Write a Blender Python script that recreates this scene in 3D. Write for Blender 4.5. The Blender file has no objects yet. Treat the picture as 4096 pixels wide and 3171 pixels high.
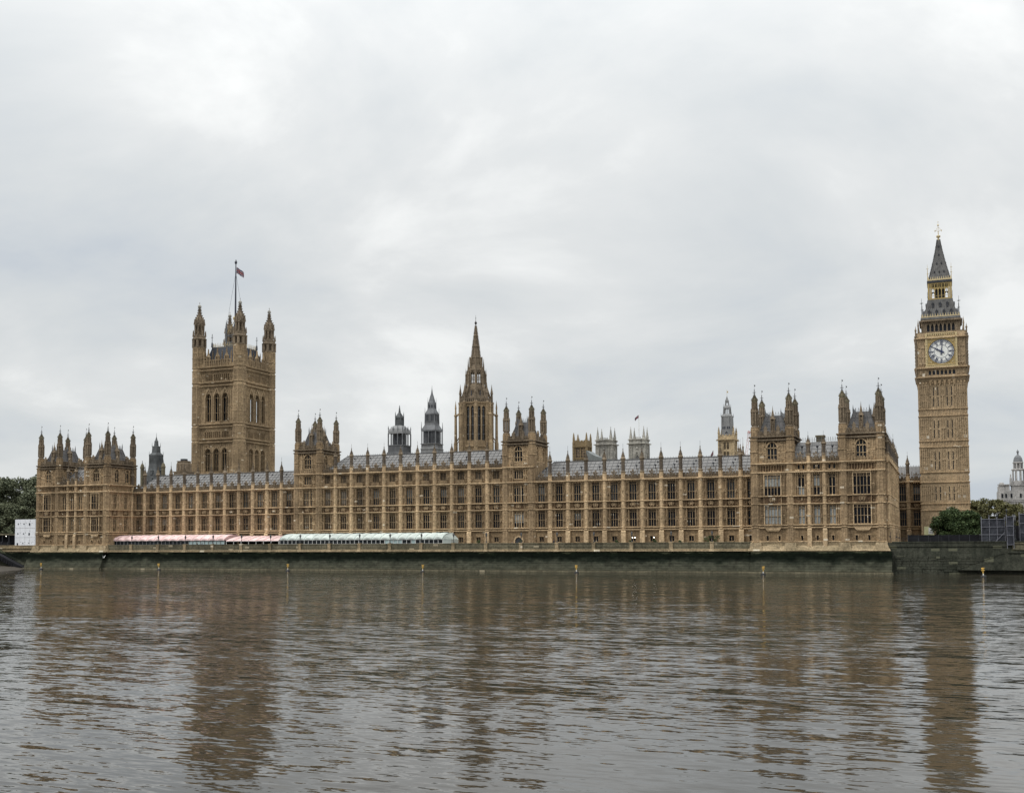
import bpy, bmesh, math, random
from mathutils import Vector, Matrix
rnd = random.Random(7)
SC = bpy.context.scene
COL = SC.collection

# ------------------------------------------------------------------ camera, sky, sun
YAW, PITCH, ROLL = -0.38349568, 0.0531966, -0.00538559
FPX, SHY, HCAM = 4315.0, 348.4138, 7.81
fwd = Vector((math.sin(YAW) * math.cos(PITCH), math.cos(YAW) * math.cos(PITCH), math.sin(PITCH)))
rgt = Vector((math.cos(YAW), -math.sin(YAW), 0))
upv = rgt.cross(fwd)
r2 = rgt * math.cos(ROLL) + upv * math.sin(ROLL)
u2 = -rgt * math.sin(ROLL) + upv * math.cos(ROLL)
cam = bpy.data.cameras.new('camera')
cam.sensor_width = 36
cam.lens = FPX / 4096 * 36
cam.shift_y = SHY / 4096
cam.clip_start = 0.5
cam.clip_end = 9000
camo = bpy.data.objects.new('camera', cam)
COL.objects.link(camo)
camo.matrix_world = Matrix(((r2.x, u2.x, -fwd.x, 0), (r2.y, u2.y, -fwd.y, 0), (r2.z, u2.z, -fwd.z, HCAM), (0, 0, 0, 1)))
SC.camera = camo
SC.view_settings.view_transform = 'Standard'
SC.view_settings.look = 'None'
SC.view_settings.gamma = 1
SC.view_settings.exposure = 0.18
SC.render.resolution_x, SC.render.resolution_y = 1024, 792

SUN_EL, SUN_AZ = math.radians(50), math.radians(222)   # azimuth clockwise from +Y
world = bpy.data.worlds.new('World')
SC.world = world
world.use_nodes = True
wn, wl = world.node_tree.nodes, world.node_tree.links
wn.clear()


def wnode(t, **k):
    n = wn.new(t)
    for a, b in k.items():
        setattr(n, a, b)
    return n


wo = wnode('ShaderNodeOutputWorld')
sky = wnode('ShaderNodeTexSky', sky_type='NISHITA', sun_disc=False, sun_elevation=SUN_EL, sun_rotation=SUN_AZ)
bg1 = wnode('ShaderNodeBackground')
bg1.inputs['Strength'].default_value = 0.08
wl.new(sky.outputs[0], bg1.inputs['Color'])
tc = wnode('ShaderNodeTexCoord')
sep = wnode('ShaderNodeSeparateXYZ')
wl.new(tc.outputs['Generated'], sep.inputs[0])
zc = wnode('ShaderNodeMath', operation='MAXIMUM')
wl.new(sep.outputs['Z'], zc.inputs[0]); zc.inputs[1].default_value = 0.0
zp = wnode('ShaderNodeMath', operation='ADD')
wl.new(zc.outputs[0], zp.inputs[0]); zp.inputs[1].default_value = 0.30
dv = wnode('ShaderNodeVectorMath', operation='DIVIDE')
wl.new(tc.outputs['Generated'], dv.inputs[0])
cb = wnode('ShaderNodeCombineXYZ')
for i in range(3):
    wl.new(zp.outputs[0], cb.inputs[i])
wl.new(cb.outputs[0], dv.inputs[1])


def wnoise(scale, detail, off, rough=0.5, dist=0.0):
    m = wnode('ShaderNodeMapping')
    m.inputs['Location'].default_value = off
    m.inputs['Scale'].default_value = (1.0, 1.0, 1.5)
    wl.new(dv.outputs[0], m.inputs[0])
    n = wnode('ShaderNodeTexNoise')
    n.inputs['Scale'].default_value = scale
    n.inputs['Detail'].default_value = detail
    n.inputs['Roughness'].default_value = rough
    n.inputs['Distortion'].default_value = dist
    wl.new(m.outputs[0], n.inputs['Vector'])
    return n


n1 = wnoise(1.5, 7, (3.1, 0.4, 0.2), 0.55, 0.35)
n2 = wnoise(0.7, 2, (7.7, 2.1, 5.2), 0.5)
mixn = wnode('ShaderNodeMath', operation='MULTIPLY_ADD')
wl.new(n1.outputs[0], mixn.inputs[0]); mixn.inputs[1].default_value = 0.66
hl = wnode('ShaderNodeMath', operation='MULTIPLY')
wl.new(n2.outputs[0], hl.inputs[0]); hl.inputs[1].default_value = 0.34
wl.new(hl.outputs[0], mixn.inputs[2])
ramp = wnode('ShaderNodeValToRGB')
er = ramp.color_ramp
er.elements[0].position = 0.37; er.elements[0].color = (0.50, 0.545, 0.60, 1)
er.elements[1].position = 0.63; er.elements[1].color = (0.83, 0.84, 0.83, 1)
e = er.elements.new(0.43); e.color = (0.565, 0.60, 0.63, 1)
e = er.elements.new(0.5); e.color = (0.625, 0.65, 0.66, 1)
e = er.elements.new(0.57); e.color = (0.70, 0.715, 0.715, 1)
wl.new(mixn.outputs[0], ramp.inputs[0])
# overcast sky is brighter overhead than near the horizon
zr = wnode('ShaderNodeMapRange')
zr.inputs['From Min'].default_value = 0.0; zr.inputs['From Max'].default_value = 1.0
zr.inputs['To Min'].default_value = 0.97; zr.inputs['To Max'].default_value = 6.0
wl.new(zc.outputs[0], zr.inputs['Value'])
zpow = wnode('ShaderNodeMath', operation='POWER')
wl.new(zc.outputs[0], zpow.inputs[0]); zpow.inputs[1].default_value = 3.6
wl.new(zpow.outputs[0], zr.inputs['Value'])
bg2 = wnode('ShaderNodeBackground')
wl.new(ramp.outputs[0], bg2.inputs['Color'])
wl.new(zr.outputs[0], bg2.inputs['Strength'])
mx = wnode('ShaderNodeMixShader')
mx.inputs[0].default_value = 0.93
wl.new(bg1.outputs[0], mx.inputs[1]); wl.new(bg2.outputs[0], mx.inputs[2])
wl.new(mx.outputs[0], wo.inputs['Surface'])

sl = bpy.data.lights.new('sun', 'SUN')
sl.energy = 1.1
sl.angle = math.radians(12)
sl.color = (1.0, 0.96, 0.90)
slo = bpy.data.objects.new('sun', sl)
COL.objects.link(slo)
sd = Vector((math.sin(SUN_AZ) * math.cos(SUN_EL), math.cos(SUN_AZ) * math.cos(SUN_EL), math.sin(SUN_EL)))
slo.rotation_euler = (-sd).to_track_quat('-Z', 'Y').to_euler()
slo.location = (0, 0, 200)


# ------------------------------------------------------------------ materials
def newmat(name):
    m = bpy.data.materials.new(name)
    m.use_nodes = True
    nt = m.node_tree
    return m, nt.nodes, nt.links, nt.nodes['Principled BSDF']


def simple(name, col, rough=0.7, metal=0.0, spec=0.3, var=0.0, scale=1.0, emit=None):
    m, n, l, b = newmat(name)
    b.inputs['Base Color'].default_value = (*col, 1)
    b.inputs['Roughness'].default_value = rough
    b.inputs['Metallic'].default_value = metal
    b.inputs['Specular IOR Level'].default_value = spec
    if var:
        g = n.new('ShaderNodeNewGeometry')
        t = n.new('ShaderNodeTexNoise'); t.inputs['Scale'].default_value = scale; t.inputs['Detail'].default_value = 4
        l.new(g.outputs['Position'], t.inputs['Vector'])
        r = n.new('ShaderNodeValToRGB')
        r.color_ramp.elements[0].position = 0.3; r.color_ramp.elements[1].position = 0.7
        r.color_ramp.elements[0].color = (*[c * (1 - var) for c in col], 1)
        r.color_ramp.elements[1].color = (*[min(1, c * (1 + var)) for c in col], 1)
        l.new(t.outputs[0], r.inputs[0]); l.new(r.outputs[0], b.inputs['Base Color'])
    if emit:
        b.inputs['Emission Color'].default_value = (*emit[0], 1)
        b.inputs['Emission Strength'].default_value = emit[1]
    return m


def stone(name, base, dark, light=None, patch=0.985, streak=0.5, block=(1.0, 1.0, 0.42), soot=0.45, bump=0.03):
    """weathered ashlar: block-to-block tone, large stains, vertical rain streaks, a few replaced pale blocks"""
    if 'limestone' in name:
        base, dark = [(c[0] * 1.13, c[1] * 1.065, c[2] * 1.01) for c in (base, dark)]
    m, n, l, b = newmat(name)
    b.inputs['Roughness'].default_value = 0.9
    b.inputs['Specular IOR Level'].default_value = 0.15
    g = n.new('ShaderNodeNewGeometry')
    P = g.outputs['Position']

    def noise(scale, sc3, det=4, rough=0.6):
        mp = n.new('ShaderNodeMapping'); mp.inputs['Scale'].default_value = sc3
        l.new(P, mp.inputs[0])
        t = n.new('ShaderNodeTexNoise'); t.inputs['Scale'].default_value = scale
        t.inputs['Detail'].default_value = det; t.inputs['Roughness'].default_value = rough
        l.new(mp.outputs[0], t.inputs['Vector'])
        return t.outputs[0]

    def mr(v, a, c, d, e_):
        r = n.new('ShaderNodeMapRange')
        r.inputs['From Min'].default_value = a; r.inputs['From Max'].default_value = c
        r.inputs['To Min'].default_value = d; r.inputs['To Max'].default_value = e_
        l.new(v, r.inputs['Value'])
        return r.outputs[0]

    def mix(f, a, c, mode='MIX'):
        x = n.new('ShaderNodeMix'); x.data_type = 'RGBA'; x.blend_type = mode
        if isinstance(f, float): x.inputs[0].default_value = f
        else: l.new(f, x.inputs[0])
        for i, v in ((6, a), (7, c)):
            if isinstance(v, tuple): x.inputs[i].default_value = (*v, 1)
            else: l.new(v, x.inputs[i])
        return x.outputs[2]
    big = noise(0.11, (1, 1, 0.7), 5)
    stre = noise(1.0, (0.9, 0.9, 0.09), 4, 0.65)
    fine = noise(2.6, (1, 1, 1), 3, 0.7)
    c0 = mix(mr(big, 0.40, 0.62, 0.0, 1.0), base, tuple(0.42 * p + 0.58 * q for p, q in zip(base, dark)))
    c1 = mix(mr(stre, 0.48, 0.72, 0.0, streak), c0, dark)
    so = noise(0.33, (1.0, 1.0, 0.45), 5, 0.7)
    c2 = mix(mr(so, 0.55, 0.75, 0.0, soot), c1, tuple(q * 0.62 for q in dark))
    sn = n.new('ShaderNodeVectorMath'); sn.operation = 'SNAP'
    sn.inputs[1].default_value = block
    l.new(P, sn.inputs[0])
    wnz = n.new('ShaderNodeTexWhiteNoise'); l.new(sn.outputs[0], wnz.inputs['Vector'])
    tone = mr(wnz.outputs['Value'], 0, 1, 0.84, 1.13)
    vm = n.new('ShaderNodeVectorMath'); vm.operation = 'SCALE'
    l.new(c2, vm.inputs[0]); l.new(tone, vm.inputs['Scale'])
    fm = mr(fine, 0.3, 0.7, 0.6, 1.36)
    vm2 = n.new('ShaderNodeVectorMath'); vm2.operation = 'SCALE'
    l.new(vm.outputs[0], vm2.inputs[0]); l.new(fm, vm2.inputs['Scale'])
    out = vm2.outputs[0]
    if light:
        gt = n.new('ShaderNodeMath'); gt.operation = 'GREATER_THAN'; gt.inputs[1].default_value = patch
        l.new(wnz.outputs['Value'], gt.inputs[0])
        out = mix(gt.outputs[0], out, light)
    l.new(out, b.inputs['Base Color'])
    if bump:
        bp = n.new('ShaderNodeBump'); bp.inputs['Distance'].default_value = bump
        l.new(fine, bp.inputs['Height']); l.new(bp.outputs[0], b.inputs['Normal'])
    return m


M = {}
M['stone'] = stone('sooty_honey_limestone', (0.255, 0.190, 0.115), (0.078, 0.057, 0.037), (0.56, 0.47, 0.35), 0.992, streak=0.7, soot=0.6)
M['stone_mid'] = stone('honey_limestone', (0.35, 0.268, 0.17), (0.12, 0.09, 0.058), (0.60, 0.52, 0.40), 0.992)
M['stone_top'] = stone('sooty_limestone', (0.20, 0.165, 0.12), (0.066, 0.054, 0.041), None, streak=0.5)
M['stone_light'] = stone('pale_limestone', (0.50, 0.39, 0.25), (0.22, 0.165, 0.105), (0.66, 0.58, 0.45), 0.992, streak=0.35, soot=0.25)
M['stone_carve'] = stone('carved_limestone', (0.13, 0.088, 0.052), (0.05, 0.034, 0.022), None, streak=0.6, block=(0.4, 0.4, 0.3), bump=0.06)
M['stone_tower'] = stone('tower_limestone', (0.33, 0.258, 0.165), (0.12, 0.092, 0.06), (0.55, 0.47, 0.35), 0.994)
M['stone_clock'] = stone('clock_limestone', (0.40, 0.318, 0.21), (0.19, 0.15, 0.10), (0.62, 0.56, 0.46), 0.988, streak=0.45, soot=0.3, block=(0.7, 0.7, 0.8))
M['stone_gold'] = stone('ochre_limestone', (0.36, 0.295, 0.19), (0.2, 0.165, 0.11), None, streak=0.35, soot=0.2)
M['stone_white'] = stone('portland_stone', (0.40, 0.38, 0.335), (0.14, 0.135, 0.12), None, streak=0.9, soot=0.75)
M['stone_pale'] = stone('grey_portland_stone', (0.37, 0.355, 0.34), (0.16, 0.155, 0.15), None, streak=0.6, soot=0.4)
M['stone_church'] = stone('brown_church_stone', (0.24, 0.175, 0.095), (0.13, 0.10, 0.06), None, streak=0.5)
M['plinth'] = stone('plinth_stone', (0.36, 0.275, 0.17), (0.14, 0.115, 0.07), (0.55, 0.48, 0.36), 0.985, streak=0.6, soot=0.5, block=(1.6, 1.6, 0.5))
M['parapet'] = stone('terrace_granite', (0.17, 0.15, 0.10), (0.07, 0.065, 0.044), (0.34, 0.29, 0.2), 0.975, streak=0.8, soot=0.6, block=(1.5, 1.5, 0.6))
M['dome_stone'] = stone('lichened_stone', (0.17, 0.145, 0.095), (0.09, 0.08, 0.055), None, streak=0.5)
M['finial'] = simple('blackened_finial', (0.035, 0.03, 0.03), 0.7, var=0.2)
M['gilt'] = simple('gilding', (0.36, 0.26, 0.10), 0.42, 0.35, 0.5, var=0.25, scale=3)
M['gilt_pale'] = simple('pale_gilding', (0.50, 0.40, 0.22), 0.55, 0.1, 0.5, var=0.2, scale=3)
M['iron'] = simple('grey_iron', (0.135, 0.138, 0.142), 0.7, 0.0, 0.2, var=0.25, scale=0.6)
M['iron_light'] = simple('grey_zinc_paint', (0.19, 0.19, 0.188), 0.7, 0.0, 0.2, var=0.2, scale=0.7)
M['iron_dark'] = simple('dark_iron', (0.032, 0.034, 0.04), 0.5, 0.2, 0.4, var=0.3, scale=0.8)
M['iron_green'] = simple('weathered_green_iron', (0.08, 0.084, 0.085), 0.7, 0.0, 0.2, var=0.3, scale=0.6)
M['louvre'] = simple('louvre_blue_black', (0.02, 0.024, 0.035), 0.5, 0, 0.4)
M['opal'] = simple('opal_glass', (0.72, 0.72, 0.68), 0.35, 0, 0.5, var=0.06, scale=2)
M['prussian'] = simple('prussian_blue_paint', (0.012, 0.022, 0.075), 0.45, 0, 0.5)
M['white'] = simple('white_cladding', (0.66, 0.67, 0.70), 0.5, 0, 0.4, var=0.05, scale=0.5)
M['white_paint'] = simple('white_frame_paint', (0.62, 0.62, 0.60), 0.5)
M['black'] = simple('black_paint', (0.018, 0.018, 0.02), 0.45, 0, 0.5)
M['pole'] = simple('blue_black_pole', (0.018, 0.02, 0.035), 0.4, 0, 0.5)
M['pink'] = simple('pink_canvas', (0.60, 0.43, 0.41), 0.75, var=0.25, scale=0.35)
M['green_canvas'] = simple('pale_green_canvas', (0.45, 0.49, 0.455), 0.75, var=0.2, scale=0.35)
M['pink_seam'] = simple('pink_seam', (0.36, 0.2, 0.19), 0.8)
M['green_seam'] = simple('green_seam', (0.2, 0.26, 0.23), 0.8)
M['clear_pvc'] = simple('tinted_panel', (0.33, 0.42, 0.42), 0.3, 0, 0.5, var=0.2, scale=0.4)
M['buoy_yellow'] = simple('yellow_marker_paint', (0.55, 0.34, 0.07), 0.6, 0, 0.5)
M['buoy_white'] = simple('white_marker_paint', (0.75, 0.72, 0.68), 0.5)
M['lamp_glass'] = simple('lamp_glass', (0.22, 0.22, 0.21), 0.2, 0, 0.6)
M['lit'] = simple('lit_lamp', (1, 0.95, 0.8), 0.5, emit=((1, 0.93, 0.78), 5))
M['mesh_net'] = simple('debris_netting', (0.042, 0.044, 0.052), 0.85, 0, 0.1, var=0.45, scale=0.7)
M['steel'] = simple('galvanised_tube', (0.22, 0.22, 0.25), 0.5, 0.3, 0.4)
M['hoarding'] = simple('dark_hoarding', (0.012, 0.012, 0.014), 0.8, 0, 0.1, var=0.3, scale=0.5)
M['cream'] = simple('cream_board', (0.48, 0.47, 0.27), 0.7, var=0.08)
M['skin'] = simple('skin', (0.45, 0.28, 0.2), 0.6)
M['cloth_dark'] = simple('dark_clothing', (0.02, 0.02, 0.026), 0.85, var=0.3, scale=5)
M['cloth_blue'] = simple('grey_clothing', (0.10, 0.11, 0.14), 0.85, var=0.3, scale=5)
M['cloth_white'] = simple('white_shirt', (0.6, 0.6, 0.6), 0.85)
M['red'] = simple('red_paint', (0.45, 0.03, 0.03), 0.6)
M['flag_blue'] = simple('flag_blue', (0.012, 0.016, 0.06), 0.8)
M['flag_red'] = simple('flag_red', (0.16, 0.018, 0.025), 0.8)
M['flag_white'] = simple('flag_white', (0.24, 0.22, 0.22), 0.8)
M['bark'] = simple('bark', (0.055, 0.045, 0.035), 0.9, var=0.3, scale=3)
M['mud'] = simple('river_mud', (0.035, 0.028, 0.02), 0.8, 0, 0.2, var=0.35, scale=0.6)
M['ground'] = simple('paving', (0.17, 0.16, 0.145), 0.9, var=0.2, scale=0.3)
M['copper_roof'] = simple('lead_roof', (0.13, 0.14, 0.135), 0.6, var=0.3, scale=0.5)
M['crane_red'] = simple('crane_lattice', (0.50, 0.33, 0.32), 0.5)
M['curtain'] = simple('grey_curtain', (0.10, 0.10, 0.095), 0.9, var=0.3, scale=1.5)
M['blind'] = simple('drawn_blind', (0.27, 0.28, 0.27), 0.9, var=0.15, scale=1.5)


def glass(name, col, rough=0.3, spec=0.2):
    m, n, l, b = newmat(name)
    b.inputs['Roughness'].default_value = rough
    b.inputs['Specular IOR Level'].default_value = spec
    g = n.new('ShaderNodeNewGeometry')
    sn = n.new('ShaderNodeVectorMath'); sn.operation = 'SNAP'; sn.inputs[1].default_value = (0.62, 0.62, 1.15)
    l.new(g.outputs['Position'], sn.inputs[0])
    w = n.new('ShaderNodeTexWhiteNoise'); l.new(sn.outputs[0], w.inputs['Vector'])
    r = n.new('ShaderNodeValToRGB')
    r.color_ramp.elements[0].color = (*[c * 0.5 for c in col], 1)
    r.color_ramp.elements[1].color = (*[c * 1.7 for c in col], 1)
    l.new(w.outputs['Value'], r.inputs[0]); l.new(r.outputs[0], b.inputs['Base Color'])
    t = n.new('ShaderNodeTexNoise'); t.inputs['Scale'].default_value = 2.5
    l.new(g.outputs['Position'], t.inputs['Vector'])
    bp = n.new('ShaderNodeBump'); bp.inputs['Distance'].default_value = 0.02; bp.inputs['Strength'].default_value = 0.5
    l.new(t.outputs[0], bp.inputs['Height']); l.new(bp.outputs[0], b.inputs['Normal'])
    return m


M['glass_dark'] = glass('dark_leaded_glass', (0.006, 0.008, 0.011), 0.35, 0.12)
M['glass_mid'] = glass('dim_leaded_glass', (0.012, 0.015, 0.018), 0.35, 0.15)
M['glass_grey'] = glass('curtained_glass', (0.035, 0.037, 0.037), 0.4, 0.2)
GL = [M['glass_dark'], M['glass_mid'], M['glass_grey']]


def roofmat(name, base, sx=1.35, sz=1.0):
    m, n, l, b = newmat(name)
    b.inputs['Roughness'].default_value = 0.6
    b.inputs['Specular IOR Level'].default_value = 0.25
    g = n.new('ShaderNodeNewGeometry')
    sn = n.new('ShaderNodeVectorMath'); sn.operation = 'SNAP'; sn.inputs[1].default_value = (sx, 100, sz)
    l.new(g.outputs['Position'], sn.inputs[0])
    w = n.new('ShaderNodeTexWhiteNoise'); l.new(sn.outputs[0], w.inputs['Vector'])
    t = n.new('ShaderNodeTexNoise'); t.inputs['Scale'].default_value = 0.35; t.inputs['Detail'].default_value = 5
    l.new(g.outputs['Position'], t.inputs['Vector'])
    ma = n.new('ShaderNodeMath'); ma.operation = 'MULTIPLY_ADD'; ma.inputs[1].default_value = 0.14
    l.new(w.outputs['Value'], ma.inputs[0]); l.new(t.outputs[0], ma.inputs[2])
    r = n.new('ShaderNodeValToRGB')
    r.color_ramp.elements[0].position = 0.35; r.color_ramp.elements[1].position = 0.95
    r.color_ramp.elements[0].color = (*[c * 0.75 for c in base], 1)
    r.color_ramp.elements[1].color = (*[c * 1.3 for c in base], 1)
    l.new(ma.outputs[0], r.inputs[0]); l.new(r.outputs[0], b.inputs['Base Color'])
    return m


M['roof'] = roofmat('cast_iron_roof_tiles', (0.142, 0.137, 0.132))
M['roof_steep'] = roofmat('steep_tower_roof', (0.105, 0.10, 0.098))
M['spire_iron'] = simple('grey_brown_spire_iron', (0.115, 0.112, 0.108), 0.75, 0, 0.12, var=0.25, scale=0.9)
M['roof_seam'] = simple('roof_seam', (0.075, 0.075, 0.077), 0.6, 0, 0.3)
M['roof_dark'] = roofmat('dark_roof', (0.035, 0.04, 0.05))


def wallmat():
    """river wall: dark weed near the high-water line, green-grey granite below, pale toe"""
    m, n, l, b = newmat('river_wall_granite')
    b.inputs['Specular IOR Level'].default_value = 0.04
    b.inputs['Roughness'].default_value = 0.85
    g = n.new('ShaderNodeNewGeometry')
    sp = n.new('ShaderNodeSeparateXYZ'); l.new(g.outputs['Position'], sp.inputs[0])
    t = n.new('ShaderNodeTexNoise'); t.inputs['Scale'].default_value = 0.22; t.inputs['Detail'].default_value = 8; t.inputs['Roughness'].default_value = 0.68
    mp = n.new('ShaderNodeMapping'); mp.inputs['Scale'].default_value = (1, 1, 2.2)
    l.new(g.outputs['Position'], mp.inputs[0]); l.new(mp.outputs[0], t.inputs['Vector'])
    a = n.new('ShaderNodeMath'); a.operation = 'MULTIPLY_ADD'; a.inputs[1].default_value = 4.2
    l.new(t.outputs[0], a.inputs[0]); l.new(sp.outputs['Z'], a.inputs[2])
    r = n.new('ShaderNodeValToRGB')
    cr = r.color_ramp
    mrn = n.new('ShaderNodeMapRange'); mrn.inputs['From Min'].default_value = 0.65; mrn.inputs['From Max'].default_value = 8.65
    l.new(a.outputs[0], mrn.inputs['Value']); l.new(mrn.outputs[0], r.inputs[0])
    cols = [(0.0, (0.045, 0.040, 0.027)), (0.20, (0.060, 0.059, 0.041)), (0.34, (0.050, 0.051, 0.037)), (0.44, (0.040, 0.042, 0.030)),
            (0.50, (0.017, 0.020, 0.014)), (0.62, (0.004, 0.006, 0.004)), (0.775, (0.006, 0.009, 0.005)), (0.81, (0.035, 0.038, 0.022)), (0.9, (0.07, 0.065, 0.042))]
    cr.elements[0].position = 0.0; cr.elements[0].color = (*cols[0][1], 1)
    cr.elements[1].position = cols[-1][0]; cr.elements[1].color = (*cols[-1][1], 1)
    for p_, c_ in cols[1:-1]:
        ee = cr.elements.new(p_); ee.color = (*c_, 1)
    sn = n.new('ShaderNodeVectorMath'); sn.operation = 'SNAP'; sn.inputs[1].default_value = (1.7, 1.7, 0.55)
    l.new(g.outputs['Position'], sn.inputs[0])
    w = n.new('ShaderNodeTexWhiteNoise'); l.new(sn.outputs[0], w.inputs['Vector'])
    f = n.new('ShaderNodeTexNoise'); f.inputs['Scale'].default_value = 1.0; f.inputs['Detail'].default_value = 5; f.inputs['Roughness'].default_value = 0.7
    mp2 = n.new('ShaderNodeMapping'); mp2.inputs['Scale'].default_value = (0.7, 0.7, 0.9)
    l.new(g.outputs['Position'], mp2.inputs[0]); l.new(mp2.outputs[0], f.inputs['Vector'])
    m1 = n.new('ShaderNodeMapRange'); m1.inputs['From Min'].default_value = 0.3; m1.inputs['From Max'].default_value = 0.7; m1.inputs['To Min'].default_value = 0.55; m1.inputs['To Max'].default_value = 1.5
    l.new(f.outputs[0], m1.inputs['Value'])
    m2 = n.new('ShaderNodeMapRange'); m2.inputs['To Min'].default_value = 0.86; m2.inputs['To Max'].default_value = 1.14
    l.new(w.outputs['Value'], m2.inputs['Value'])
    jm = n.new('ShaderNodeMath'); jm.operation = 'WRAP'; jm.inputs[1].default_value = 0.62; jm.inputs[2].default_value = 0.0
    l.new(sp.outputs['Z'], jm.inputs[0])
    jg = n.new('ShaderNodeMath'); jg.operation = 'LESS_THAN'; jg.inputs[1].default_value = 0.09; l.new(jm.outputs[0], jg.inputs[0])
    jr = n.new('ShaderNodeMapRange'); jr.inputs['To Min'].default_value = 1.0; jr.inputs['To Max'].default_value = 0.55; l.new(jg.outputs[0], jr.inputs['Value'])
    mj = n.new('ShaderNodeMath'); mj.operation = 'MULTIPLY'; l.new(jr.outputs[0], mj.inputs[0]); l.new(m2.outputs[0], mj.inputs[1]); m2 = mj
    mu = n.new('ShaderNodeMath'); mu.operation = 'MULTIPLY'; l.new(m1.outputs[0], mu.inputs[0]); l.new(m2.outputs[0], mu.inputs[1])
    vm = n.new('ShaderNodeVectorMath'); vm.operation = 'SCALE'; l.new(r.outputs[0], vm.inputs[0]); l.new(mu.outputs[0], vm.inputs['Scale'])
    l.new(vm.outputs[0], b.inputs['Base Color'])
    bp = n.new('ShaderNodeBump'); bp.inputs['Distance'].default_value = 0.05
    l.new(f.outputs[0], bp.inputs['Height']); l.new(bp.outputs[0], b.inputs['Normal'])
    return m


M['river_wall'] = wallmat()
M['old_granite'] = stone('mossy_old_granite', (0.065, 0.066, 0.05), (0.022, 0.025, 0.018), (0.11, 0.11, 0.075), 0.93, streak=0.8, soot=0.9, block=(1.9, 1.9, 0.62))


def leafmat(name, dark, light, scale=0.25):
    m, n, l, b = newmat(name)
    b.inputs['Roughness'].default_value = 0.7
    b.inputs['Specular IOR Level'].default_value = 0.2
    g = n.new('ShaderNodeNewGeometry')
    t = n.new('ShaderNodeTexNoise'); t.inputs['Scale'].default_value = scale; t.inputs['Detail'].default_value = 4
    l.new(g.outputs['Position'], t.inputs['Vector'])
    ma = n.new('ShaderNodeMath'); ma.operation = 'MULTIPLY_ADD'; ma.inputs[1].default_value = 0.35
    l.new(g.outputs['Random Per Island'], ma.inputs[0]); l.new(t.outputs[0], ma.inputs[2])
    r = n.new('ShaderNodeValToRGB')
    r.color_ramp.elements[0].position = 0.42; r.color_ramp.elements[1].position = 0.92
    r.color_ramp.elements[0].color = (*dark, 1); r.color_ramp.elements[1].color = (*light, 1)
    l.new(ma.outputs[0], r.inputs[0]); l.new(r.outputs[0], b.inputs['Base Color'])
    b.inputs['Subsurface Weight'].default_value = 0.0
    return m


M['leaf_left'] = leafmat('plane_tree_leaves', (0.052, 0.062, 0.036), (0.135, 0.145, 0.085))
M['leaf_yellow'] = leafmat('yellowing_leaves', (0.07, 0.07, 0.02), (0.17, 0.14, 0.04))
M['leaf_bush'] = leafmat('glossy_bush_leaves', (0.022, 0.040, 0.014), (0.072, 0.10, 0.036), 0.6)
M['leaf_back'] = leafmat('autumn_leaves', (0.07, 0.07, 0.03), (0.15, 0.14, 0.06))


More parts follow.
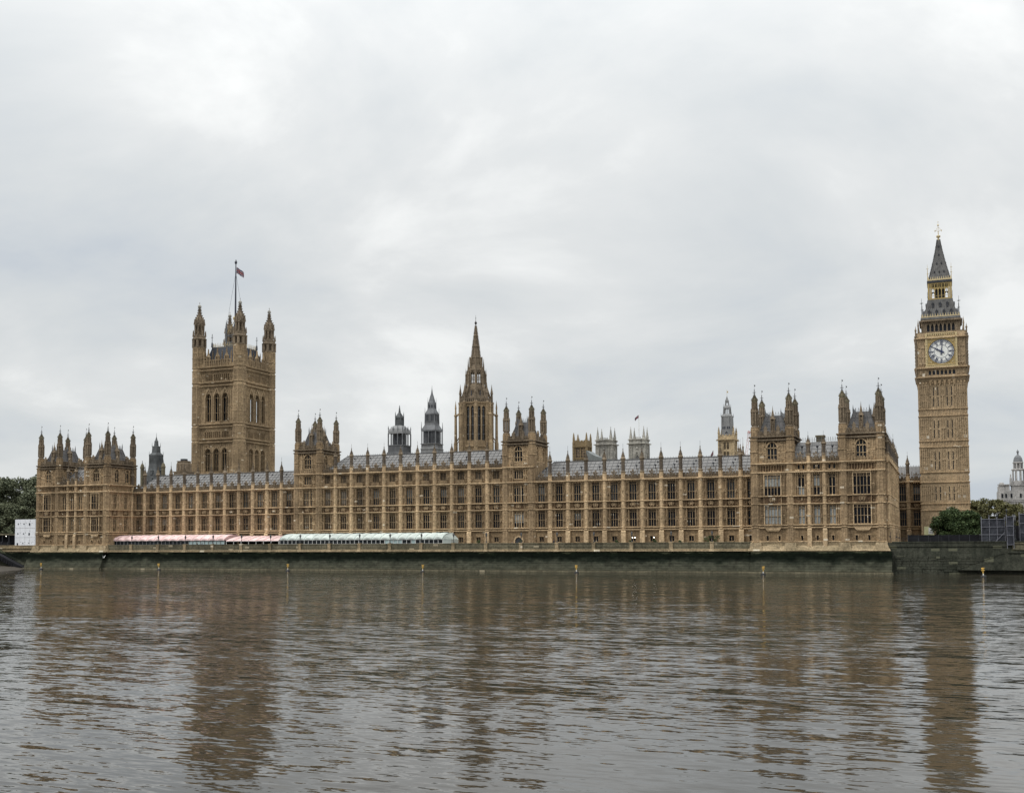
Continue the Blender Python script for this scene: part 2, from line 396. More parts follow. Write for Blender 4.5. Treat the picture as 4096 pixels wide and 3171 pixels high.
def watermat():
    m, n, l, b = newmat('river_water')
    b.inputs['Roughness'].default_value = 0.04
    b.inputs['IOR'].default_value = 1.48
    b.inputs['Specular IOR Level'].default_value = 0.5
    g = n.new('ShaderNodeNewGeometry')

    def noise(scale, sc3, det, rough, rot=0.0, dist=0.0):
        mp = n.new('ShaderNodeMapping'); mp.inputs['Scale'].default_value = sc3
        mp.inputs['Rotation'].default_value = (0, 0, rot)
        l.new(g.outputs['Position'], mp.inputs[0])
        t = n.new('ShaderNodeTexNoise'); t.inputs['Scale'].default_value = scale
        t.inputs['Detail'].default_value = det; t.inputs['Roughness'].default_value = rough
        t.inputs['Distortion'].default_value = dist
        l.new(mp.outputs[0], t.inputs['Vector'])
        return t.outputs[0]
    cp = noise(1.0, (0.012, 0.045, 1), 3, 0.55, 0.35)         # calm and ruffled patches
    mr = n.new('ShaderNodeMapRange')
    mr.inputs['From Min'].default_value = 0.36; mr.inputs['From Max'].default_value = 0.62
    mr.inputs['To Min'].default_value = 0.5; mr.inputs['To Max'].default_value = 1.25
    l.new(cp, mr.inputs['Value'])
    acc = None
    for sc3, det, rot, ax, ay in (((0.60, 2.5, 1), 3, 0.22, 0.10, 0.27), ((0.17, 0.7, 1), 2, 0.42, 0.06, 0.17), ((2.0, 6.5, 1), 2, 0.1, 0.07, 0.13), ((0.04, 0.15, 1), 1, 0.3, 0.02, 0.05)):
        mp = n.new('ShaderNodeMapping'); mp.inputs['Scale'].default_value = sc3; mp.inputs['Rotation'].default_value = (0, 0, rot)
        l.new(g.outputs['Position'], mp.inputs[0])
        t = n.new('ShaderNodeTexNoise'); t.inputs['Scale'].default_value = 1.0; t.inputs['Detail'].default_value = det; t.inputs['Roughness'].default_value = 0.5
        t.inputs['Distortion'].default_value = 0.3
        l.new(mp.outputs[0], t.inputs['Vector'])
        sb = n.new('ShaderNodeVectorMath'); sb.operation = 'SUBTRACT'; sb.inputs[1].default_value = (0.5, 0.5, 0.5); l.new(t.outputs['Color'], sb.inputs[0])
        ml = n.new('ShaderNodeVectorMath'); ml.operation = 'MULTIPLY'; ml.inputs[1].default_value = (ax * 1.75, ay * 1.85, 0); l.new(sb.outputs[0], ml.inputs[0])
        if acc is None: acc = ml
        else:
            ad = n.new('ShaderNodeVectorMath'); ad.operation = 'ADD'; l.new(acc.outputs[0], ad.inputs[0]); l.new(ml.outputs[0], ad.inputs[1]); acc = ad
    scn = n.new('ShaderNodeVectorMath'); scn.operation = 'SCALE'; l.new(acc.outputs[0], scn.inputs[0]); l.new(mr.outputs[0], scn.inputs['Scale'])
    up_ = n.new('ShaderNodeVectorMath'); up_.operation = 'ADD'; up_.inputs[1].default_value = (0, 0, 1); l.new(scn.outputs[0], up_.inputs[0])
    nm = n.new('ShaderNodeVectorMath'); nm.operation = 'NORMALIZE'; l.new(up_.outputs[0], nm.inputs[0])
    l.new(nm.outputs[0], b.inputs['Normal'])
    tn = noise(1.0, (0.006, 0.02, 1), 4, 0.6, 0.2)
    r = n.new('ShaderNodeValToRGB')
    r.color_ramp.elements[0].position = 0.35; r.color_ramp.elements[0].color = (0.017, 0.0145, 0.0095, 1)
    r.color_ramp.elements[1].position = 0.65; r.color_ramp.elements[1].color = (0.028, 0.0235, 0.016, 1)
    l.new(tn, r.inputs[0]); l.new(r.outputs[0], b.inputs['Base Color'])
    return m


M['water'] = watermat()


# ------------------------------------------------------------------ mesh helpers
def ident(u, d, z):
    return (u, d, z)


class Frame:
    """a wall frame: u runs along the wall, d outward from it, z up"""
    ROT = {'S': 0.0, 'E': math.pi / 2, 'N': math.pi, 'W': -math.pi / 2}

    def __init__(s, ox, oy, side, oz=0.0):
        s.ox, s.oy, s.side, s.oz = ox, oy, side, oz
        s.uv, s.nv = {'S': ((1, 0), (0, -1)), 'E': ((0, 1), (1, 0)), 'N': ((-1, 0), (0, 1)), 'W': ((0, -1), (-1, 0))}[side]
        s.rot = s.ROT[side]

    def __call__(s, u, d, z):
        return (s.ox + s.uv[0] * u + s.nv[0] * d, s.oy + s.uv[1] * u + s.nv[1] * d, s.oz + z)


class MB:
    def __init__(s, f=ident):
        s.v, s.fc, s.f, s.mi, s.cur = [], [], f, [], 0

    def pt(s, u, d, z):
        s.v.append(s.f(u, d, z))
        return len(s.v) - 1

    def face(s, ids):
        s.fc.append(ids); s.mi.append(s.cur)

    def quad(s, a, b, c, d):
        i = [s.pt(*p) for p in (a, b, c, d)]
        s.face(i)

    def tri(s, a, b, c):
        s.face([s.pt(*p) for p in (a, b, c)])

    def box(s, u0, u1, d0, d1, z0, z1):
        i = [s.pt(u, d, z) for z in (z0, z1) for d in (d0, d1) for u in (u0, u1)]
        for q in ((0, 1, 3, 2), (4, 6, 7, 5), (0, 4, 5, 1), (2, 3, 7, 6), (0, 2, 6, 4), (1, 5, 7, 3)):
            s.face([i[k] for k in q])

    def taper(s, cu, cd, z0, z1, a0, b0, a1, b1, cap=True):
        """square frustum: half sizes a (u), b (d) at bottom and top"""
        i = [s.pt(cu + x * a, cd + y * b, z) for z, a, b in ((z0, a0, b0), (z1, a1, b1)) for x, y in ((-1, -1), (1, -1), (1, 1), (-1, 1))]
        for k in range(4):
            s.face([i[k], i[(k + 1) % 4], i[4 + (k + 1) % 4], i[4 + k]])
        if cap:
            s.face(i[4:8]); s.face(i[0:4][::-1])

    def lathe(s, cu, cd, prof, n=8, rot=None, cap=True, a0=0.0, a1=None):
        rot = math.pi / n if rot is None else rot
        rings = []
        for r, z in prof:
            if r < 1e-4:
                rings.append([s.pt(cu, cd, z)] * n)
            else:
                rings.append([s.pt(cu + r * math.cos(rot + 2 * math.pi * k / n), cd + r * math.sin(rot + 2 * math.pi * k / n), z) for k in range(n)])
        for A, B in zip(rings, rings[1:]):
            for k in range(n):
                q = [A[k], A[(k + 1) % n], B[(k + 1) % n], B[k]]
                q2 = []
                for x in q:
                    if x not in q2: q2.append(x)
                if len(q2) > 2: s.face(q2)
        if cap:
            if prof[-1][0] > 1e-4: s.face(rings[-1])
            if prof[0][0] > 1e-4: s.face(rings[0][::-1])

    def bar(s, p, q, w, w2=None):
        """square bar between two points"""
        p, q = Vector(p), Vector(q)
        dx = (q - p)
        if dx.length < 1e-6: return
        dx.normalize()
        up = Vector((0, 0, 1)) if abs(dx.z) < 0.95 else Vector((0, 1, 0))
        a = dx.cross(up).normalized(); b = dx.cross(a).normalized()
        w2 = w if w2 is None else w2
        i = []
        for c, ww in ((p, w), (q, w2)):
            for x, y in ((-1, -1), (1, -1), (1, 1), (-1, 1)):
                t = c + a * (x * ww / 2) + b * (y * ww / 2)
                i.append(s.pt(*t))
        for k in range(4):
            s.face([i[k], i[(k + 1) % 4], i[4 + (k + 1) % 4], i[4 + k]])
        s.face(i[4:8]); s.face(i[0:4][::-1])

    def extrude(s, poly, d0, d1):
        """poly of (u,z) between depths d0 and d1"""
        n = len(poly)
        A = [s.pt(u, d0, z) for u, z in poly]; B = [s.pt(u, d1, z) for u, z in poly]
        s.face(A); s.face(B[::-1])
        for k in range(n):
            s.face([A[k], B[k], B[(k + 1) % n], A[(k + 1) % n]])

    def ball(s, cu, cd, z, r, n=8, m=5, sz=1.0):
        s.lathe(cu, cd, [(max(0.0, r * math.sin(math.pi * k / m)) if 0 < k < m else 0.0, z - sz * r * math.cos(math.pi * k / m)) for k in range(m + 1)], n, cap=False)

    def mesh(s, name, mats, off=(0, 0, 0), smooth=False):
        me = bpy.data.meshes.new(name)
        ox, oy, oz = off
        me.from_pydata([(x - ox, y - oy, z - oz) for x, y, z in s.v], [], s.fc)
        if not isinstance(mats, (list, tuple)): mats = [mats]
        for m in mats: me.materials.append(m)
        if len(mats) > 1: me.polygons.foreach_set('material_index', s.mi)
        if smooth: me.polygons.foreach_set('use_smooth', [True] * len(s.fc))
        me.update()
        return me


def tag(o, label=None, cat=None, group=None, kind=None):
    if label: o['label'] = label
    if cat: o['category'] = cat
    if group: o['group'] = group
    if kind: o['kind'] = kind
    return o


def thing(name, label, cat, loc=(0, 0, 0), group=None):
    o = bpy.data.objects.new(name, None)
    COL.objects.link(o)
    o.location = loc
    o.empty_display_size = 0.3
    return tag(o, label, cat, group)


def link(name, mesh, parent=None, loc=(0, 0, 0), rot=0.0):
    o = bpy.data.objects.new(name, mesh)
    COL.objects.link(o)
    o.location = loc
    o.rotation_euler = (0, 0, rot)
    if parent: o.parent = parent
    return o


def part(name, mb, mats, parent, smooth=False):
    """mesh written in world coordinates, re-based on its thing's origin"""
    off = tuple(parent.location) if parent else (0, 0, 0)
    return link(name, mb.mesh(name, mats, off, smooth), parent)


def place(name, mesh, parent, world, rot=0.0):
    p = parent.location
    return link(name, mesh, parent, (world[0] - p[0], world[1] - p[1], world[2] - p[2]), rot)


def solo(name, mb, mats, label, cat, group=None, kind=None, smooth=False, off=(0, 0, 0)):
    o = link(name, mb.mesh(name, mats, off, smooth), None, off)
    if kind == 'structure':
        o['kind'] = 'structure'
        if label: o['label'] = label
    else:
        tag(o, label, cat, group, kind)
    return o


# ------------------------------------------------------------------ windows
CACHE = {}


def arch_pts(a, hs, rise, n=7):
    """right half of a pointed arch from springing to apex, half width a"""
    return [(a * (1 - (k / n) ** 2.1), hs + rise * (k / n) ** 0.85) for k in range(n + 1)]


def win_meshes(w, h, lights, transoms=(), head='flat', rec=0.42, mull=0.11, thick=(), trac=True, gi=0, hood=True, frame_mat='stone_light'):
    key = (w, h, lights, transoms, head, rec, mull, thick, trac, gi, hood, frame_mat)
    if key in CACHE: return CACHE[key]
    mb = MB()
    a = w / 2
    y0, y1 = rec * 0.35, rec * 0.8
    lw = w / lights
    rise = min(a * 1.25, h * 0.4) if head == 'arch' else 0
    hs = h - rise
    for k in range(1, lights):
        x = -a + k * lw
        t = mull * (1.7 if k in thick else 1)
        zt = h
        if head == 'arch':
            for (ax, az) in arch_pts(a, hs, rise, 12):
                if ax >= abs(x): zt = az
        mb.box(x - t / 2, x + t / 2, y0 if k not in thick else -0.02, y1, 0, zt)
    for tz in transoms:
        mb.box(-a, a, y0 - 0.015, y1 + 0.01, tz - 0.05, tz + 0.05)
    # frame
    mb.box(-a, -a + 0.04, y0 + 0.02, y1 + 0.02, 0, h); mb.box(a - 0.04, a, y0 + 0.02, y1 + 0.02, 0, h)
    mb.box(-a - 0.1, a + 0.1, -0.12, rec, -0.14, 0.02)
    if head == 'flat':
        mb.box(-a, a, y0 + 0.01, y1 + 0.03, h - 0.09, h)
    if trac and head == 'flat' and h > 2.5:
        zt = h - (0.7 if h > 4 else 0.45)
        for k in range(lights):
            xa, xb = -a + k * lw, -a + (k + 1) * lw
            xm = (xa + xb) / 2
            for x0, x1 in ((xa, xm), (xb, xm)):
                mb.extrude([(x0, zt - 0.26), (x0, zt + 0.05), (x1, zt + 0.05), (x1, zt), (x0 * 0.7 + x1 * 0.3, zt - 0.06)], y0, y0 + 0.12)
            mb.box(xm - 0.025, xm + 0.025, y0, y0 + 0.12, zt + 0.04, h)
    if head == 'arch':
        pts = arch_pts(a, hs, rise)
        for sgn in (-1, 1):
            for (xa, za), (xb, zb) in zip(pts, pts[1:]):
                for yy in (-0.005,):
                    mb.quad((sgn * xa, yy, za), (sgn * a, yy, za), (sgn * a, yy, zb), (sgn * xb, yy, zb))
                mb.quad((sgn * xa, 0, za), (sgn * xb, 0, zb), (sgn * xb, rec, zb), (sgn * xa, rec, za))
            if hood:
                for (xa, za), (xb, zb) in zip(pts, pts[1:]):
                    mb.extrude([(sgn * (xa + 0.06), za), (sgn * (xa + 0.24), za + 0.1), (sgn * (xb + (0.24 if xb > 0.01 else 0)), zb + 0.25), (sgn * (xb + (0.06 if xb > .01 else 0)), zb + 0.03)], -0.13, 0.0)
        if trac and lights > 1:
            zt = hs - 0.05
            for k in range(lights):
                xa, xb = -a + k * lw, -a + (k + 1) * lw
                xm = (xa + xb) / 2
                for x0, x1 in ((xa, xm), (xb, xm)):
                    mb.extrude([(x0, zt - 0.4), (x0, zt + 0.15), (x1, zt + 0.15), (x1, zt + 0.02), (x0 * 0.62 + x1 * 0.38, zt - 0.14)], y0, y0 + 0.12)
    elif hood and h < 3:
        mb.box(-a - 0.2, a + 0.2, -0.16, 0.0, h + 0.08, h + 0.2)
        mb.box(-a - 0.2, -a - 0.08, -0.14, 0.0, h - 0.5, h + 0.08)
        mb.box(a + 0.08, a + 0.2, -0.14, 0.0, h - 0.5, h + 0.08)
        if h > 1.3: mb.box(a + 0.08, a + 0.18, -0.1, 0, 0, h); mb.box(-a - 0.18, -a - 0.08, -0.1, 0, 0, h)
    fm = mb.mesh('window', M[frame_mat])
    g = MB(); g.quad((-a, rec - 0.04, 0), (a, rec - 0.04, 0), (a, rec - 0.04, h), (-a, rec - 0.04, h))
    gm = g.mesh('pane', GL[gi])
    CACHE[key] = (fm, gm)
    return CACHE[key]


def blind_mesh(w, h, z0, z1, rec, mat='blind'):
    k = ('blind', w, h, z0, z1, rec, mat)
    if k not in CACHE:
        g = MB(); g.box(-w / 2 + 0.09, w / 2 - 0.09, rec - 0.075, rec - 0.05, z0, z1)
        CACHE[k] = g.mesh('blind', M[mat])
    return CACHE[k]


def put_window(parent, fr, u, z, w, h, lights, blind=None, gi=None, **k):
    if gi is None: gi = rnd.choice([0, 0, 0, 1])
    k['gi'] = gi
    fm, gm = win_meshes(w, h, lights, **k)
    o = place('window', fm, parent, fr(u, 0, z), fr.rot)
    link('pane', gm, o)
    if blind:
        link('blind', blind_mesh(w, h, blind[0] * h, blind[1] * h, k.get('rec', 0.42), 'curtain' if len(blind) > 2 else 'blind'), o)
    return o


# ------------------------------------------------------------------ wall with openings
def wallgrid(mb, u0, u1, z0, z1, ops, rec=0.42, d=0.0):
    ops = [o for o in ops if o[0] < u1 and o[1] > u0 and o[2] < z1 and o[3] > z0]
    us = sorted({u0, u1, *[x for o in ops for x in (o[0], o[1])]})
    zs = sorted({z0, z1, *[x for o in ops for x in (o[2], o[3])]})
    # merge horizontally per z band
    for za, zb in zip(zs, zs[1:]):
        zm = (za + zb) / 2
        run = None
        for ua, ub in zip(us, us[1:]):
            um = (ua + ub) / 2
            hole = any(o[0] < um < o[1] and o[2] < zm < o[3] for o in ops)
            if hole:
                if run is not None: mb.quad((run, d, za), (ua, d, za), (ua, d, zb), (run, d, zb)); run = None
            elif run is None: run = ua
        if run is not None: mb.quad((run, d, za), (us[-1], d, za), (us[-1], d, zb), (run, d, zb))
    for a, b, c, e in ops:
        for p, q in (((a, c), (a, e)), ((b, c), (b, e)), ((a, c), (b, c)), ((a, e), (b, e))):
            mb.quad((p[0], d, p[1]), (q[0], d, q[1]), (q[0], d - rec, q[1]), (p[0], d - rec, p[1]))


def op(u, w, z, h):
    return (u - w / 2, u + w / 2, z, z + h)


def ribs(mb, ua, ub, z0, z1, n=2, dep=0.28, w=0.12, mid=True, heads=True):
    """blind panelling between ua and ub"""
    if ub - ua < 0.3: return
    keep, mb.cur = mb.cur, 1
    for k in range(n + 1):
        u = ua + (ub - ua) * k / n
        mb.box(u - w / 2, u + w / 2, 0, dep, z0, z1)
    sp = (ub - ua) / n
    if mid:
        zm = z0 + (z1 - z0) * 0.42
        mb.box(ua, ub, 0.002, dep - 0.03, zm - 0.09, zm + 0.09)
        for k in range(n):
            u = ua + sp * (k + 0.5)
            mb.box(u - 0.15, u + 0.15, 0.004, dep + 0.12, zm + 0.1, zm + 0.34)
    if heads and sp > 0.25:
        for k in range(n):
            a, b = ua + sp * k, ua + sp * (k + 1); m_ = (a + b) / 2
            for zt in ([z1] + ([z0 + (z1 - z0) * 0.42 - 0.1] if mid else [])):
                mb.extrude([(a, zt - 0.5), (a, zt - 0.05), (m_, zt - 0.05), (m_, zt - 0.12)], 0.006, dep - 0.02)
                mb.extrude([(b, zt - 0.5), (b, zt - 0.05), (m_, zt - 0.05), (m_, zt - 0.12)], 0.006, dep - 0.02)
    mb.cur = keep


def string(mb, u0, u1, z, h=0.2, d=0.34, e=0.0):
    d = d * 1.6
    mb.box(u0 - e, u1 + e, -0.05, d, z - h / 2, z + h / 2)
    mb.box(u0 - e, u1 + e, -0.05, d * 0.55, z - h / 2 - 0.12, z - h / 2 + 0.001)


def dentils(mb, u0, u1, z, step=0.42, h=0.26, d=0.26):
    n = max(1, int((u1 - u0) / step))
    s_ = (u1 - u0) / n
    for k in range(n):
        mb.box(u0 + s_ * (k + 0.22), u0 + s_ * (k + 0.72), 0.003, d, z - h, z)


def carved(mb, u0, u1, z0, z1, seed=0, dep=0.22):
    """low-relief foliage carving: irregular lumps on a panel"""
    r_ = random.Random(seed)
    n = int((u1 - u0) * (z1 - z0) * 5)
    for _ in range(n):
        u = r_.uniform(u0 + 0.1, u1 - 0.1); z = r_.uniform(z0 + 0.1, z1 - 0.1); s_ = r_.uniform(0.07, 0.17)
        mb.taper(u, 0, z - s_, z + s_, s_, dep * r_.uniform(0.5, 1), s_ * 0.5, dep * 0.3)


def arms_mesh(w, h):
    """royal arms relief: crowned shield between two rearing supporters on a dark panel"""
    k = ('arms', w, h)
    if k in CACHE: return CACHE[k]
    mb = MB(lambda u, d, z: (u, -d, z))
    mb.box(-w / 2, w / 2, 0.0, 0.05, 0, h)
    for s in (-1, 1):
        mb.box(s * w / 2 - 0.05, s * w / 2 + 0.05, 0.0, 0.22, 0, h)
    mb.cur = 1
    mb.extrude([(-0.28, h * .62), (0.28, h * .62), (0.28, h * .38), (0, h * .2), (-0.28, h * .38)], 0.05, 0.24)
    mb.extrude([(-0.24, h * .66), (0.24, h * .66), (0.3, h * .84), (0.12, h * .78), (0, h * .92), (-0.12, h * .78), (-0.3, h * .84)], 0.05, 0.22)
    for s in (-1, 1):
        mb.bar((s * 0.40, 0.15, h * .14), (s * 0.58, 0.15, h * .52), 0.17, 0.2)
        mb.bar((s * 0.58, 0.15, h * .50), (s * 0.48, 0.15, h * .76), 0.2, 0.13)
        mb.ball(s * 0.44, 0.16, h * .80, 0.13, 6, 4)
        mb.bar((s * 0.54, 0.15, h * .56), (s * 0.30, 0.17, h * .60), 0.09)
        mb.bar((s * 0.56, 0.15, h * .3), (s * 0.30, 0.17, h * .30), 0.09)
        mb.bar((s * 0.62, 0.12, h * .3), (s * 0.82, 0.12, h * .55), 0.07)
        mb.bar((s * 0.82, 0.12, h * .55), (s * 0.74, 0.12, h * .85), 0.07)
    mb.cur = 0
    mb.box(-0.7, 0.7, 0.05, 0.14, h * .04, h * .13)
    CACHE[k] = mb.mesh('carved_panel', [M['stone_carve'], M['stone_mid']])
    return CACHE[k]


# ------------------------------------------------------------------ buttress, pinnacle, turret
def finial_mb(mb, cu, cd, z, s=1.0, vane=True):
    """crocketed stem with cross arms and a vane rod"""
    mb.lathe(cu, cd, [(0.13 * s, z), (0.09 * s, z + 0.4 * s), (0.22 * s, z + 0.5 * s), (0.09 * s, z + 0.62 * s), (0.07 * s, z + 1.0 * s), (0.2 * s, z + 1.1 * s), (0.06 * s, z + 1.24 * s), (0.0, z + 1.6 * s)], 6)
    for a in (0, math.pi / 2):
        c, s_ = math.cos(a) * 0.3 * s, math.sin(a) * 0.3 * s
        mb.bar((cu - c, cd - s_, z + 0.56 * s), (cu + c, cd + s_, z + 0.56 * s), 0.09 * s)
    if vane:
        mb.bar((cu, cd, z + 1.5 * s), (cu, cd, z + 2.7 * s), 0.045)


def crockets(mb, cu, cd, prof, n=8, s=0.12, step=0.45):
    (r0, z0), (r1, z1) = prof
    L = math.hypot(r1 - r0, z1 - z0)
    m = max(1, int(L / step))
    for k in range(m):
        t = (k + 0.5) / m
        r, z = r0 + (r1 - r0) * t, z0 + (z1 - z0) * t
        for j in range(n):
            a = math.pi / n + 2 * math.pi * j / n
            mb.taper(cu + (r + s * 0.4) * math.cos(a), cd + (r + s * 0.4) * math.sin(a), z - s * 0.5, z + s * 0.9, s * 0.5, s * 0.5, s * 0.8, s * 0.8)


def buttress_meshes(z0, z1, ztop, rings, foot=None, R=0.63):
    """octagonal half-shaft against the wall, crowned by a pinnacle; local origin on the wall face"""
    key = ('butt', z0, z1, ztop, tuple(rings), foot, R)
    if key in CACHE: return CACHE[key]
    mb = MB(lambda u, d, z: (u, -d, z))
    cd = 0.02
    prof = []
    zz = z0
    if foot:
        mb.box(-R - 0.02, R + 0.02, 0, 0.72, z0, foot - 0.35)
        mb.taper(0, 0.0, foot - 0.35, foot, R + 0.02, 0.72, R - 0.06, 0.5)
        mb.box(-R - 0.12, R + 0.12, 0, 0.85, z0, z0 + 0.5)
        zz = foot - 0.02
    prof.append((R, zz))
    for r in rings:
        prof += [(R, r - 0.2), (R + 0.13, r - 0.1), (R + 0.16, r + 0.06), (R - 0.03, r + 0.18)]
    prof.append((R - 0.04, z1))
    mb.lathe(0, cd, prof, 8)
    # narrow panel ribs on the front faces, with gablets halfway
    segs = [zz] + list(rings) + [z1]
    for a, b in zip(segs, segs[1:]):
        if b - a > 2.2:
            for k in (-1, 1):
                mb.box(k * 0.22 - 0.035, k * 0.22 + 0.035, cd + R * 0.85, cd + R * 0.98, a + 0.3, b - 0.3)
            zm = a + (b - a) * 0.45
            mb.box(-0.3, 0.3, cd + R * 0.6, cd + R + 0.10, zm, zm + 0.14)
            mb.box(-0.24, 0.24, cd + R * 0.6, cd + R + 0.04, b - 0.75, b - 0.62)
    bm_ = mb.mesh('buttress', M['stone_light'])
    # pinnacle: open-panelled shaft, cap, ogee, finial
    p = MB(lambda u, d, z: (u, -d, z))
    L = ztop - z1
    r = 0.5
    p.lathe(0, 0.1, [(R - 0.04, z1), (R + 0.08, z1 + 0.08), (R + 0.08, z1 + 0.2), (r, z1 + 0.34), (r, z1 + L * 0.44), (r + 0.2, z1 + L * 0.465), (r + 0.2, z1 + L * 0.495), (r * 0.98, z1 + L * 0.55),
                     (r * 0.72, z1 + L * 0.63), (r * 0.3, z1 + L * 0.70), (0.13, z1 + L * 0.76), (0.0, z1 + L * 0.9)], 8)
    p.cur = 1
    for j in range(8):
        a = 2 * math.pi * j / 8
        rr = r * math.cos(math.pi / 8) + 0.004
        c, s_ = math.cos(a), math.sin(a)
        zc_, zd_ = z1 + 0.55, z1 + L * 0.40
        tu, td = -s_ * 0.085, c * 0.085
        x, y = rr * c, 0.1 + rr * s_
        p.quad((x - tu, y - td, zc_), (x + tu, y + td, zc_), (x + tu, y + td, zd_), (x - tu, y - td, zd_))
    p.cur = 0
    crockets(p, 0, 0.1, ((r * 0.95, z1 + L * 0.56), (r * 0.3, z1 + L * 0.70)), 8, 0.11, 0.3)
    pm = p.mesh('pinnacle', [M['stone_top'], M['finial']])
    f = MB(lambda u, d, z: (u, -d, z))
    zt = z1 + L * 0.70
    f.lathe(0, 0.1, [(0.12, zt), (0.22, zt + 0.18), (0.09, zt + 0.3), (0.08, zt + L * 0.1), (0.17, zt + L * 0.115), (0.05, zt + L * 0.14), (0.0, zt + L * 0.19)], 6)
    f.bar((0, 0.1, zt + L * 0.15), (0, 0.1, zt + L * 0.32), 0.045)
    fm = f.mesh('finial', M['finial'])
    CACHE[key] = (bm_, pm, fm)
    return CACHE[key]


def put_buttress(parent, fr, u, *a, **k):
    b, p, f = buttress_meshes(*a, **k)
    o = place('buttress', b, parent, fr(u, 0, 0), fr.rot)
    link('pinnacle', p, o); link('finial', f, o)
    return o


def turret_meshes(z0, zs, h, R, rings=(), slot=True, dome='dome_stone'):
    """octagonal corner turret. z0 base, zs top of solid shaft, h total height above zs"""
    key = ('tur', z0, zs, h, R, tuple(rings), slot)
    if key in CACHE: return CACHE[key]
    mb = MB()
    Ru = R * 0.84
    zsw = rings[-1] if rings else z0
    prof = [(R, z0)]
    for r in rings:
        prof += [(R, r - 0.22), (R + 0.2, r - 0.1), (R + 0.22, r + 0.08), (R if r < zsw else Ru, r + 0.22)]
    prof += [(Ru, zs)]
    mb.lathe(0, 0, prof, 8)
    segs = [z0] + list(rings) + [zs]
    ap = R * math.cos(math.pi / 8)
    for a, b in zip(segs, segs[1:]):
        if b - a > 1.6:
            ap = (R if a < zsw else Ru) * math.cos(math.pi / 8)
            for j in range(8):
                an = 2 * math.pi * j / 8
                c, s_ = math.cos(an), math.sin(an)
                for off in (-0.55, 0.0, 0.55):
                    x, y = ap * c - s_ * off * R * 0.55, ap * s_ + c * off * R * 0.55
                    mb.bar((x, y, a + 0.25), (x, y, b - 0.25), 0.2)
                m_ = a + (b - a) * 0.5
                hw = R * 0.3
                mb.bar((ap * c - s_ * hw, ap * s_ + c * hw, m_), (ap * c + s_ * hw, ap * s_ - c * hw, m_), 0.13)
                hh = b - 0.4
                mb.bar((ap * c - s_ * hw, ap * s_ + c * hw, hh), (ap * c + s_ * hw, ap * s_ - c * hw, hh), 0.11)
    body = mb.mesh('turret', M['stone_mid'])
    t = MB()
    R = Ru
    z1 = zs + h * 0.36     # top of first open tier
    z2 = z1 + h * 0.04
    z3 = z2 + h * 0.175    # top of second tier
    r1, r2_ = R * 0.84, R * 0.64

    def cage(za, zb, r, post):
        t.lathe(0, 0, [(r * 0.2, za), (r * 0.2, zb)], 8, cap=False)
        for j in range(8):
            a = math.pi / 8 + 2 * math.pi * j / 8
            t.bar((r * math.cos(a), r * math.sin(a), za), (r * math.cos(a), r * math.sin(a), zb), post)
            a2 = a + math.pi / 8
            rr = r * math.cos(math.pi / 8)
            t.bar((rr * math.cos(a2), rr * math.sin(a2), za), (rr * math.cos(a2), rr * math.sin(a2), zb), post * 0.4)
    t.lathe(0, 0, [(R, zs), (R + 0.1, zs + 0.1), (r1 + 0.05, zs + 0.3), (r1, zs + 0.35), (r1, zs + h * 0.06), (r1 + 0.05, zs + h * 0.07)], 8)
    cage(zs + h * 0.06, z1 - 0.1, r1, 0.30 * R)
    t.lathe(0, 0, [(r1 + 0.02, z1 - 0.25), (r1 + 0.24, z1 - 0.08), (r1 + 0.26, z1 + 0.06), (r1 + 0.05, z1 + 0.14), (r1 + 0.05, z2), (r2_, z2 + 0.05)], 8)
    for j in range(8):
        a = math.pi / 8 + 2 * math.pi * j / 8
        t.taper((r1 + 0.08) * math.cos(a), (r1 + 0.08) * math.sin(a), z1 + 0.1, z2 + 0.5, 0.12, 0.12, 0.03, 0.03)
    cage(z2, z3, r2_, 0.27 * R)
    t.lathe(0, 0, [(r2_, z3 - 0.3), (r2_ + 0.16, z3 - 0.1), (r2_ + 0.18, z3 + 0.05), (r2_ * 1.02, z3 + 0.12)], 8)
    lan = t.mesh('turret_lantern', M['stone_top'])
    d = MB()
    zd = z3 + 0.1
    H = h * 0.155
    pr = [(r2_ * 1.15, zd), (r2_ * 1.22, zd + H * 0.2), (r2_ * 1.12, zd + H * 0.4), (r2_ * 0.82, zd + H * 0.58), (r2_ * 0.46, zd + H * 0.72), (r2_ * 0.32, zd + H * 0.88), (r2_ * 0.22, zd + H)]
    d.lathe(0, 0, pr, 8)
    for A, B in zip(pr[1:], pr[2:]):
        crockets(d, 0, 0, (A, B), 8, 0.15 * R, 0.45 * R)
    dm = d.mesh('turret_cap', M[dome])
    f = MB()
    zf = zd + H - 0.05
    hf = h * 0.165
    f.lathe(0, 0, [(.16, zf), (.1, zf + hf * .14), (.36, zf + hf * .2), (.09, zf + hf * .27), (.09, zf + hf * .42), (.3, zf + hf * .48), (.08, zf + hf * .55), (.07, zf + hf * .72), (.17, zf + hf * .78), (.05, zf + hf * .86), (0, zf + hf)], 6)
    f.bar((-.42, 0, zf + hf * .47), (.42, 0, zf + hf * .47), .1); f.bar((0, -.42, zf + hf * .47), (0, .42, zf + hf * .47), .1)
    f.bar((0, 0, zf + hf * .9), (0, 0, zf + hf + h * 0.10), 0.04)
    f.box(0.02, 0.26, -0.01, 0.01, zf + hf + h * 0.055, zf + hf + h * 0.085)
    fm = f.mesh('finial', M['finial'])
    CACHE[key] = (body, lan, dm, fm)
    return CACHE[key]


def put_turret(parent, x, y, *a, **k):
    b, l_, d, f = turret_meshes(*a, **k)
    o = place('turret', b, parent, (x, y, 0))
    link('turret_lantern', l_, o); link('turret_cap', d, o); link('finial', f, o)
    return o


